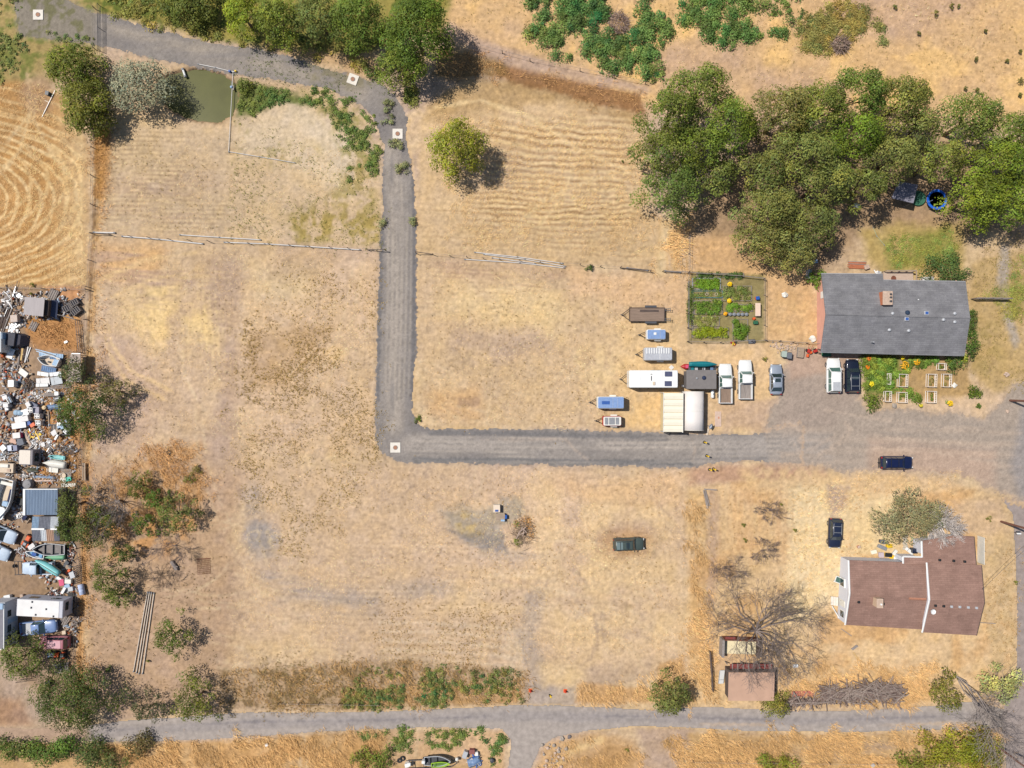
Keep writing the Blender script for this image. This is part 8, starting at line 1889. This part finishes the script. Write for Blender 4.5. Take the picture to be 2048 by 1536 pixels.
for i, (lb, px, py, L, W) in enumerate([('white plant frame, uppermost one against the dark shrub', 1885, 733, 1.15, .95), ('narrow white plant frame beside tall leaves', 1778, 758, .55, 1.6), ('white plant frame, second from the left in the upper row', 1807, 761, 1.3, 1.85), ('white plant frame with a bamboo rail, third of the upper row', 1865, 761, 1.3, 1.9), ('white plant frame at the right end of the upper row', 1895, 761, 1.2, 1.9), ('narrow white plant frame at the left of the lower row', 1777, 793, .9, 1.5), ('white plant frame with green fill in the lower row', 1806, 795, 1.3, 1.5), ('white plant frame leafy inside, right end of the lower row', 1864, 794, 1.35, 1.7)]):
    x, y = at(px, py, .6); t = thing('plant_cage', lb, 'plant frame', (x, y, 0), -.03, FR); mb = MB()
    for z in (.08, .62):
        for a_, b_ in (((-L / 2, -W / 2), (L / 2, -W / 2)), ((L / 2, -W / 2), (L / 2, W / 2)), ((L / 2, W / 2), (-L / 2, W / 2)), ((-L / 2, W / 2), (-L / 2, -W / 2))): mb.path([(a_[0], a_[1], z), (b_[0], b_[1], z)], [.045, .045], 5)
    for k in range(1, 5): mb.path([(L / 2, -W / 2 + W * k / 5, .62), (L / 2 - .25, -W / 2 + W * k / 5, .62)], [.03, .03], 4)
    mb.path([(L / 2 - .25, -W / 2, .62), (L / 2 - .25, W / 2, .62)], [.035, .035], 4); mb.build('frame', mat('ivory_pipe', (244, 232, 220), var=.05), t)
    for q in ((-1, -1), (1, -1), (1, 1), (-1, 1)): MB().path([(q[0] * L / 2, q[1] * W / 2, 0), (q[0] * L / 2, q[1] * W / 2, .62)], [.045, .045], 5).build('leg', mat('ivory_pipe', (244, 232, 220)), t)
    rng = np.random.default_rng(760 + i); V, F, K = crown_arrays([((rng.random() - .5) * L * .6, (rng.random() - .5) * W * .6, .2, .25, .3, .15) for _ in range(4)], .6, .15, (150, 142, 84) if i not in (0, 6, 7) else (112, 132, 50), rng, .15, .06, .3); np_mesh('plants', V, F, K, leaf_m, t)
def rock(label, px, py, r, m=None, seed=1, group=None):
    x, y = at(px, py, r * S * .5); rng = np.random.default_rng(seed + int(px * 7 + py)); t = None
    me = bpy.data.meshes.new('boulder'); bm = bmesh.new(); bmesh.ops.create_icosphere(bm, subdivisions=2, radius=r * S)
    for v in bm.verts: v.co *= 1 + .18 * rng.normal(); v.co.z *= .6
    bm.to_mesh(me); bm.free(); me.materials.append(m or stone_m); o = bpy.data.objects.new('boulder', me); o.location = (x, y, r * S * .3); o.rotation_euler = (0, 0, rng.random() * 6); tag(o, label, 'boulder', group); link(o)
for lb, px, py, r, m in [('pale boulder at the end of the white plant frames', 1910, 771, 5, offwhite), ('grey boulder on the bank below the narrow lower frame', 1790, 812, 5, stone_m), ('pale boulder in the dry lawn east of the front garden', 2014, 749, 5, pinkstone), ('white boulder half hidden in the green front garden', 1766, 730, 3.5, lgrey), ('large grey boulder beside the curved side road', 1124.5, 1478, 4.5, stone_m), ('dark boulder near the large grey one', 1139, 1474, 4, mat('dark_stone', (120, 112, 112), var=.2)), ('flat boulder at the mound edge, below the dark one', 1133, 1498, 4, stone_m), ('pink boulder right of the grey house entrance bank', 2016, 823, 4, pinkstone), ('white flat rock in the shade west of the grey roofed house', 1570, 590, 6, offwhite), ('pale flat rock at the pink wall corner', 1626, 677, 7, offwhite)]: rock(lb, px, py, r, m)
heap_r = np.random.default_rng(9)
t = thing('stone_heap', 'heap of pale pinkish stones by the south garden fence', 'stone heap', (*at(1568, 692), 0))
for k in range(46):
    mb = MB(); r = .08 + .14 * heap_r.random(); c_ = (heap_r.normal() * 1.1, heap_r.normal() * .38, r * .5); mb.lathe([(r * .5, -r * .4), (r, 0), (r * .8, r * .5), (r * .2, r * .7)], c_, 6); mb.build('stone', pinkstone if heap_r.random() < .7 else stone_m, t)
t = thing('stone_heap', 'scatter of pale rocks beside the curved side road', 'stone heap', (*at(1108, 1515), 0))
for k in range(50):
    mb = MB(); r = .1 + .2 * heap_r.random() ** 2; c_ = (heap_r.normal() * 1.0, heap_r.normal() * 1.4, r * .4); mb.lathe([(r * .5, -r * .4), (r, 0), (r * .8, r * .5), (r * .2, r * .7)], c_, 6); mb.build('stone', pinkstone if heap_r.random() < .6 else stone_m, t)
for lb, px, py, m in (('pale green wheeled bin beside the dark grey one', 1569, 708, mat('pale_bin', (176, 190, 180), var=.06)), ('dark grey wheeled bin by the stone heap', 1579, 711, mat('dark_bin', (112, 116, 124), var=.06))):
    x, y = at(px, py, 1.0); t = thing('wheeled_bin', lb, 'bin', (x, y, 0), -.1, 'bins by the drive'); MB().loft([[(-.25, -.3, .1), (.25, -.3, .1), (.25, .3, .1), (-.25, .3, .1)], [(-.33, -.42, 1.0), (.33, -.42, 1.0), (.33, .42, 1.0), (-.33, .42, 1.0)]]).build('body', m, t); MB().rbox((0, -.02, 1.04), (.72, .9, .08), .08).build('lid', m, t); MB().path([(-.3, .48, .98), (.3, .48, .98)], [.03, .03], 6).build('handle', black_m, t); wheels(t, [(-.3, .36), (.3, .36)], .12, .08)
x, y = at(1602, 705, .5); t = thing('wood_crate', 'weathered wooden planter crate beside the red tillers', 'crate', (x, y, 0), -.12); mb = MB()
for k in range(5): mb.box((-.36 + k * .18, 0, .5), (.16, 1.5, .05))
mb.build('top_slats', wood_m, t); mb = MB(); mb.box((0, -.73, .25), (.85, .06, .5)); mb.box((0, .73, .25), (.85, .06, .5)); mb.box((.42, 0, .25), (.06, 1.5, .5)); mb.box((-.42, 0, .25), (.06, 1.5, .5)); mb.build('sides', greywood, t)
for lb, px, py, an in (('red tiller standing nearest the wooden planter crate', 1618, 702, 80), ('red tiller with black wheels by the green barrow', 1631, 702, 20)):
    x, y = at(px, py, .5); t = thing('garden_tiller', lb, 'tiller', (x, y, 0), math.radians(an), 'red garden machines'); MB().rbox((0, 0, .45), (.6, .4, .35), .1).build('engine', red_m, t); MB().rbox((-.7, 0, .35), (.5, .35, .3), .12).build('tank', orange_m, t); wheels(t, [(.1, -.3), (.1, .3)], .22, .12); mb = MB()
    for s in (-.2, .2): mb.path([(.2, s, .5), (.9, s * 1.4, .9)], [.03, .03], 5)
    mb.build('handlebar', red_m, t)
x, y = at(1652, 707, .5); t = thing('wheelbarrow', 'dark green wheelbarrow under the grey roof eave', 'wheelbarrow', (x, y, 0), 0); MB().loft([[(-.5, -.25, .35), (.5, -.25, .35), (.5, .25, .35), (-.5, .25, .35)], [(-.75, -.42, .7), (.65, -.42, .7), (.65, .42, .7), (-.75, .42, .7)]]).build('tray', green_m, t); wheels(t, [(-.8, 0)], .2, .1); mb = MB()
for s in (-.3, .3): mb.path([(-.6, s * .5, .3), (1.1, s * 1.2, .55)], [.03, .03], 5)
mb.build('handles', wood_m, t)
# behind the grey house
beams('brick_stack', 'stack of terracotta boards behind the grey roofed house', 1714, 530, -2, 2.9, 1.1, 9, terr_m, .15, None, .01, 'boards'); chest('stump_table', 'pale round topped stump by the terracotta boards', 1734, 534, 20, .7, .6, .4, pinkstone, 'stump', handle=False)
x, y = at(1810, 384, 2.2); t = thing('garden_shelter', 'dappled grey mesh shade shelter beside the blue trampoline', 'shelter', (x, y, 0), math.radians(-12)); MB().slab([(-1.8, -1.3, 2.2), (1.5, -1.4, 2.3), (1.5, 1.3, 2.5), (-1.3, 1.3, 2.4)], .05).build('shade_cloth', mat('mottled_cloth', (136, 134, 148), var=.25, scale=2.5), t)
for q in ((-1.6, -1.2), (1.4, -1.3), (1.4, 1.2), (-1.2, 1.2)): MB().path([(q[0], q[1], 0), (q[0], q[1], 2.3)], [.05, .05], 6).build('post', mgrey, t)
x, y = at(1838, 396, .5); t = thing('kiddie_pool', 'dark green round paddling pool between the shelter and trampoline', 'paddling pool', (x, y, 0), 0); MB().lathe([(1.05, 0), (1.1, .4), (1.0, .45), (.98, .1), (.02, .08)], n=22).build('wall', mat('pool_green', (60, 120, 92), var=.1), t, True); MB().lathe([(.97, .25), (.02, .26)], n=20).build('water', mat('pool_water', (70, 116, 96), rough=.1), t)
x, y = at(1874, 399, .9); t = thing('trampoline', 'round blue trampoline under the grove', 'trampoline', (x, y, 0), 0); MB().lathe([(1.15, .8), (1.5, .82), (1.5, .92), (1.15, .9)], n=28, cap=False).build('safety_pad', mat('royal_blue', (40, 110, 226), rough=.4, var=.08), t); MB().lathe([(1.15, .84), (.02, .84)], n=28).build('mat', mat('jump_mat', (66, 74, 66), var=.1), t)
for k in range(6): a_ = k * PI / 3; MB().path([(1.4 * math.cos(a_), 1.4 * math.sin(a_), 0), (1.4 * math.cos(a_), 1.4 * math.sin(a_), .85)], [.04, .04], 6).build('leg', mgrey, t)
mb = MB()
for k in range(6): a_ = k * PI / 3 + .3; mb.path([(1.5 * math.cos(a_), 1.5 * math.sin(a_), .85), (1.5 * math.cos(a_), 1.5 * math.sin(a_), 2.2)], [.03, .03], 5)
mb.build('net_poles', lblue, t)
chest('white_chair', 'small white garden seat in the grove shade', 1713, 411, -15, .8, .5, .4, white, 'seat'); chest('pump_house', 'pale blue white box in shade at the grey house corner', 1619, 548, 80, 1.3, .5, .7, lgrey, 'box'); chest('pump_house', 'small sky blue bin by the stout wooden post', 1631, 523, 5, .6, .45, .5, lblue, 'bin')
bare_tree('bare_limb', 'pale forked dead limb showing in the gap of the grove', 1626, 408, 8.0, 3.2, 81, [(250, .9), (300, .9), (90, .4)], depth=2, m=mat('bone_wood', (206, 186, 172), var=.1), r0=.14, cat='dead limb', hc=.25)
pipes('garden_hose', 'thin pale hose curving over the grass behind the house', [((1746, 455), (1753, 472)), ((1753, 472), (1768, 490))], .035, .06, mat('hose_green', (176, 186, 150)))
heap('porch_clutter', 'blue and white clutter at the left end of the wooden deck', 1754, 546, 12, 3, 10, [blue_m, white, lgrey], .6, .4, 'clutter'); chest('ice_chest', 'long white and red cooler right of the wooden deck', 1856, 557, 3, 1.7, .45, .45, dirty_white, 'cooler')
# clutter around the brown house
BH = 'things left in front of the brown roofed house'
for i, (lb, px, py, an, L, W, H, m, ld) in enumerate([('dark grey bin bag like box near the juniper, topmost', 1768, 1084, -8, 1.1, .5, .5, dgrey, mat('slate_lid', (112, 116, 120))), ('grey striped box below the topmost dark one', 1765, 1095, -24, 1.3, .5, .4, mgrey, mgrey), ('bright yellow box right of the grey striped one', 1779, 1092, 0, .8, .5, .35, yellow_m, yellow_m), ('yellow and black tool case by the house wall', 1777, 1110, -4, 1.0, .55, .35, yellow_m, black_m), ('plain yellow sheet beside the tool case', 1785, 1116, 20, .8, .6, .12, yellow_m, yellow_m), ('pale striped carton above the tool case', 1790, 1105, 50, .8, .4, .3, lgrey, offwhite), ('white and blue bag next to the wall corner', 1794, 1117, -10, .9, .4, .3, lblue, white), ('lilac translucent tub left of the tool case', 1763, 1110, 0, .7, .7, .3, mat('lilac_tub', (206, 190, 196), var=.1), mat('lilac_tub', (206, 190, 196))), ('pale cream carton with red corner near the drive', 1748, 1104, 12, .8, .5, .3, cream_m, cream_m), ('red toy on dry ground between carton and car', 1718, 1094, 20, .4, .35, .25, red_m, pinkstone), ('dark round grill by the white door board', 1830, 1102, 0, .7, .7, .8, dgrey, PKD)]): chest('house_clutter', lb, px, py, an, L, W, H, m, 'box', ld, BH, handle=i % 2 == 0)
sheet('door_board', 'white door board lying at the entrance of the brown house', 1819, 1102, -38, 1.4, .5, white, .3, cat='board')
t = thing('stone_path', 'pale stepping stone path leading from the juniper to the brown house', 'path', (*at(1810, 1084), 0))
for k in range(6): MB().rbox((.05 * (-1) ** k, .9 - k * .38, .06), (.7, .33, .1), .1, .1 * (-1) ** k).build('stone', mat('path_stone', (206, 196, 180), var=.1), t)
beams('loose_board', 'thin pale board lying diagonally under the brown house', 1693, 1265, -33, 1.9, .14, 1, offwhite, .06, cat='board'); beams('loose_board', 'short thick pale board on the dry lawn', 1709, 1295, 36, 1.0, .45, 2, cream_m, .1, cat='board'); beams('loose_board', 'thin orange tinted lath pointing away from the short pale board', 1712, 1312, -58, 1.3, .06, 1, ywood, .05, cat='board'); beams('loose_board', 'white board leaning at the white end wall', 1671, 1224, -58, 2.0, .16, 1, white, .6, cat='board'); beams('loose_board', 'pale pipe like board along the east side of the brown house', 1976, 1246, -2, 2.2, .12, 1, offwhite, .08, cat='board')
x, y = at(1676, 1166, .8); t = thing('stair_rail', 'white framed window panel leaning on the end wall', 'window frame', (x, y, 0), -.35); mb = MB(); mb.box((0, .9, .9), (1.1, .1, .1)); mb.box((0, 0, .5), (1.1, .1, .1)); mb.box((-.5, .45, .7), (.1, .9, .1)); mb.box((.5, .45, .7), (.1, .9, .1)); mb.build('frame', white, t); MB().box((0, .45, .68), (.85, .75, .04)).build('pane', green_glass, t)
x, y = at(2034, 1066, .6); t = thing('mail_box', 'white mail box on a post at the east road', 'mail box', (x, y, 0), 0); MB().path([(0, 0, 0), (0, 0, .9)], [.05, .05], 6).build('post', darkwood, t); MB().rbox((0, 0, 1.0), (.6, .22, .25), .06).build('box', white, t); MB().rbox((-.05, .25, 1.0), (.5, .22, .25), .06).build('second_box', dgrey, t)
# collapsing sheds
x, y = at(1481, 1297, 1.2); t = thing('roofless_shed', 'small roofless shed with a pale floor under the leafless tree', 'shed', (x, y, 0), math.radians(-2)); MB().box((.1, 0, .2), (5.0, 2.3, .2)).build('floor', mat('pale_floor', (242, 226, 186), var=.07), t); MB().box((-2.65, 0, .8), (.35, 2.6, 1.6)).build('wall', greywood, t); MB().box((.1, 1.3, .8), (5.2, .15, 1.6)).build('wall', rust_m, t); MB().box((2.7, 0, .8), (.15, 2.6, 1.6)).build('wall', darkwood, t); MB().box((-1.6, 1.45, 1.3), (1.5, .5, .12)).build('red_roof_strip', mat('dark_red_boards', (136, 66, 62), var=.15), t)
x, y = at(1503, 1371, 2.0); t = thing('flat_roof_shed', 'flat tan roofed shed with an open dark red bay beside the bottom road', 'shed', (x, y, 0), 0); MB().box((0, 0, .9), (6.6, 4.2, 1.8)).build('wall', darkwood, t); MB().slab([(-3.4, -2.3, 1.9), (3.35, -2.3, 1.9), (3.35, 2.0, 2.2), (-3.4, 2.0, 2.2)], .12).build('roof', mat('tan_roof_board', (204, 166, 142), var=.08, scale=.8), t); MB().box((.2, 2.5, 1.2), (6.2, .7, .1)).build('red_bay', mat('dark_red_boards', (136, 66, 62)), t)
for k in range(8): MB().box((-2.6 + k * .8, 2.5, 1.3), (.1, .8, .1)).build('rafter', greywood, t)
MB().box((3.75, 0, 1.0), (.7, 4.1, .12), ry=.5).build('side_flap', darkwood, t)
for q in (-3.3, -1, 1.2, 3.3): MB().box((q, 2.8, .6), (.12, .12, 1.2)).build('post', greywood, t)
sheet('white_screen', 'white framed panel leaning at the flat tan roofed shed', 1443, 1354, 84, 2.0, .9, white, .5, .3, cat='panel'); sheet('tin_sheet', 'faded red tin sheet lying in the orange grass', 1606, 1388, 2, 3.3, .9, mat('faded_red_tin', (190, 108, 98), var=.12), .25, .05, n=9); chest('white_bag', 'little white bag on the grass above the red tin sheet', 1591, 1332, 10, .7, .4, .3, white, 'bag', handle=False)
for i, (lb, px, py, rx, ry, n, sd) in enumerate([('long grey pile of cut branches, western half', 1680, 1388, 40, 15, 260, 1), ('long grey pile of cut branches, eastern half', 1760, 1383, 44, 18, 280, 2), ('brown twiggy heap under the red tin sheet', 1606, 1402, 28, 6, 80, 3)]):
    x, y = at(px, py, .4); t = thing('brush_pile', lb, 'brush pile', (x, y, 0), 0, 'brush piles above the bottom road'); rng = np.random.default_rng(800 + sd); mb = MB()
    for q in range(n):
        a_ = rng.random() * 6.3; p = np.array([(rng.random() * 2 - 1) * rx * S, rng.normal() * ry * S * .5, .08 + .8 * rng.random()]); d = np.array([math.cos(a_), math.sin(a_), rng.normal() * .15]) * (.5 + .9 * rng.random()); mb.path([p - d, p + rng.normal(size=3) * .1, p + d], [.055, .045, .02], 4, cap=False)
    mb.build('branches', mat('lilac_branch', (142, 122, 114), var=.3), t); mb = MB()
    for q in range(n // 4):
        a_ = rng.normal() * 1.0; p = np.array([(rng.random() * 2 - 1) * rx * S, rng.normal() * ry * S * .5, .5 + .5 * rng.random()]); d = np.array([math.cos(a_), math.sin(a_), .05]) * (.6 + rng.random()); mb.path([p - d, p + d], [.07, .05], 5)
    mb.build('limbs', mat('pale_limb', (160, 144, 134), var=.2), t)
chest('tan_box', 'low tan slab in the eastern branch pile', 1772, 1376, 4, 1.6, .8, .2, beige_m, 'slab', handle=False)
# bottom edge boats and junk
x, y = at(858, 1528, .5); t = thing('boat_trailer', 'dark boat trailer with pale guide posts at the bottom edge', 'boat trailer', (x, y, 0), .04); mb = MB()
for s in (-.6, .6): mb.path([(-3.4, s, .45), (3.2, s, .45), (4.2, 0, .45)], [.06, .06, .05], 6)
for k in range(4): mb.box((-2.4 + k * 1.6, 0, .45), (.08, 1.3, .08))
mb.build('frame', dgrey, t); wheels(t, [(-.6, -.8), (-.6, .8)], .3, .2); MB().rbox((-2.9, .2, .8), (.5, .5, .3), .12).build('guide_pad', white, t); MB().rbox((4.2, .6, .6), (.45, .45, .4), .15).build('guide_pad', offwhite, t)
chest('camp_table', 'white folding table right of the grey motor boat', 930, 1510, 70, 1.0, .6, .7, lgrey, 'table'); chest('maroon_chair', 'maroon cushion box above the bottom edge junk', 944, 1504, 0, .8, .6, .6, mat('maroon_cushion', (150, 94, 90), var=.1), 'chair'); chest('white_cooler', 'small white cooler beside the maroon cushion', 953, 1508, 4, .45, .5, .5, white, 'cooler')
tarp('blue_tarp_heap', 'bunched blue and white tarp at the bottom edge', 948, 1528, 20, 1.9, 1.4, .7, blue_t); heap('scrap_heap', 'blue tools and boards around the bunched tarp', 950, 1524, 14, 9, 24, [blue_m, lgrey, dgrey, white], 1.0, .6); barrel('dark tub standing alone right of the bunched blue tarp', 984, 1521, dgrey, .3, .5)
chest('white_drum', 'white cap box near the dark trailer end', 814, 1531, 12, .6, .5, .7, white, 'box'); chest('white_scrap', 'white paper on the grassy verge south of the bottom road', 533, 1490, 20, .4, .35, .15, white, 'paper', handle=False); chest('grey_stone_box', 'pale block by the bottom wire fence', 1746, 1531, 40, .5, .4, .3, lgrey, 'block', handle=False)
# fine litter between the scrap, too small and too many to count
rng = np.random.default_rng(900); p = sample_px([[(0, 585), (160, 585), (158, 640), (60, 640), (40, 700), (75, 775), (160, 780), (158, 965), (48, 970), (48, 1035), (30, 1055), (0, 1045)], [(55, 1085), (150, 1085), (152, 1195), (100, 1195), (90, 1155), (40, 1120)], [(120, 1235), (160, 1235), (155, 1290), (140, 1290)]], 2600, rng, 22, .42, 5, 8)
cv = np.array([[-1, -1, 0], [1, -1, 0], [1, 1, 0], [-1, 1, 0], [-1, -1, 1], [1, -1, 1], [1, 1, 1], [-1, 1, 1]], float); cf = np.array([[4, 5, 6, 7], [0, 1, 5, 4], [1, 2, 6, 5], [2, 3, 7, 6], [3, 0, 4, 7]])
pal = np.array([alb(q) for q in ((240, 238, 236), (222, 220, 224), (200, 190, 182), (176, 168, 164), (190, 206, 226), (150, 116, 92), (110, 106, 108), (226, 196, 160), (206, 110, 70), (244, 226, 210))]); m_ = len(p)
L2 = .06 + .3 * rng.random(m_) ** 2.2; W2 = .04 + .14 * rng.random(m_) ** 2; H2 = .05 + .25 * rng.random(m_); an = rng.random(m_) * 6.3
v = cv[None] * np.stack([L2, W2, H2], 1)[:, None]; vx = v[..., 0] * np.cos(an)[:, None] - v[..., 1] * np.sin(an)[:, None]; vy = v[..., 0] * np.sin(an)[:, None] + v[..., 1] * np.cos(an)[:, None]
V = np.stack([vx + X(p[:, 0])[:, None], vy + Y(p[:, 1])[:, None], v[..., 2]], 2).reshape(-1, 3); F = (cf[None] + 8 * np.arange(m_)[:, None, None]).reshape(-1, 4)
tag(np_mesh('scrap_litter', V, F, np.repeat(pal[rng.integers(0, len(pal), m_)], 8, 0), straw_m), 'small pale litter strewn between the scrap of the yard', 'litter', kind='stuff')
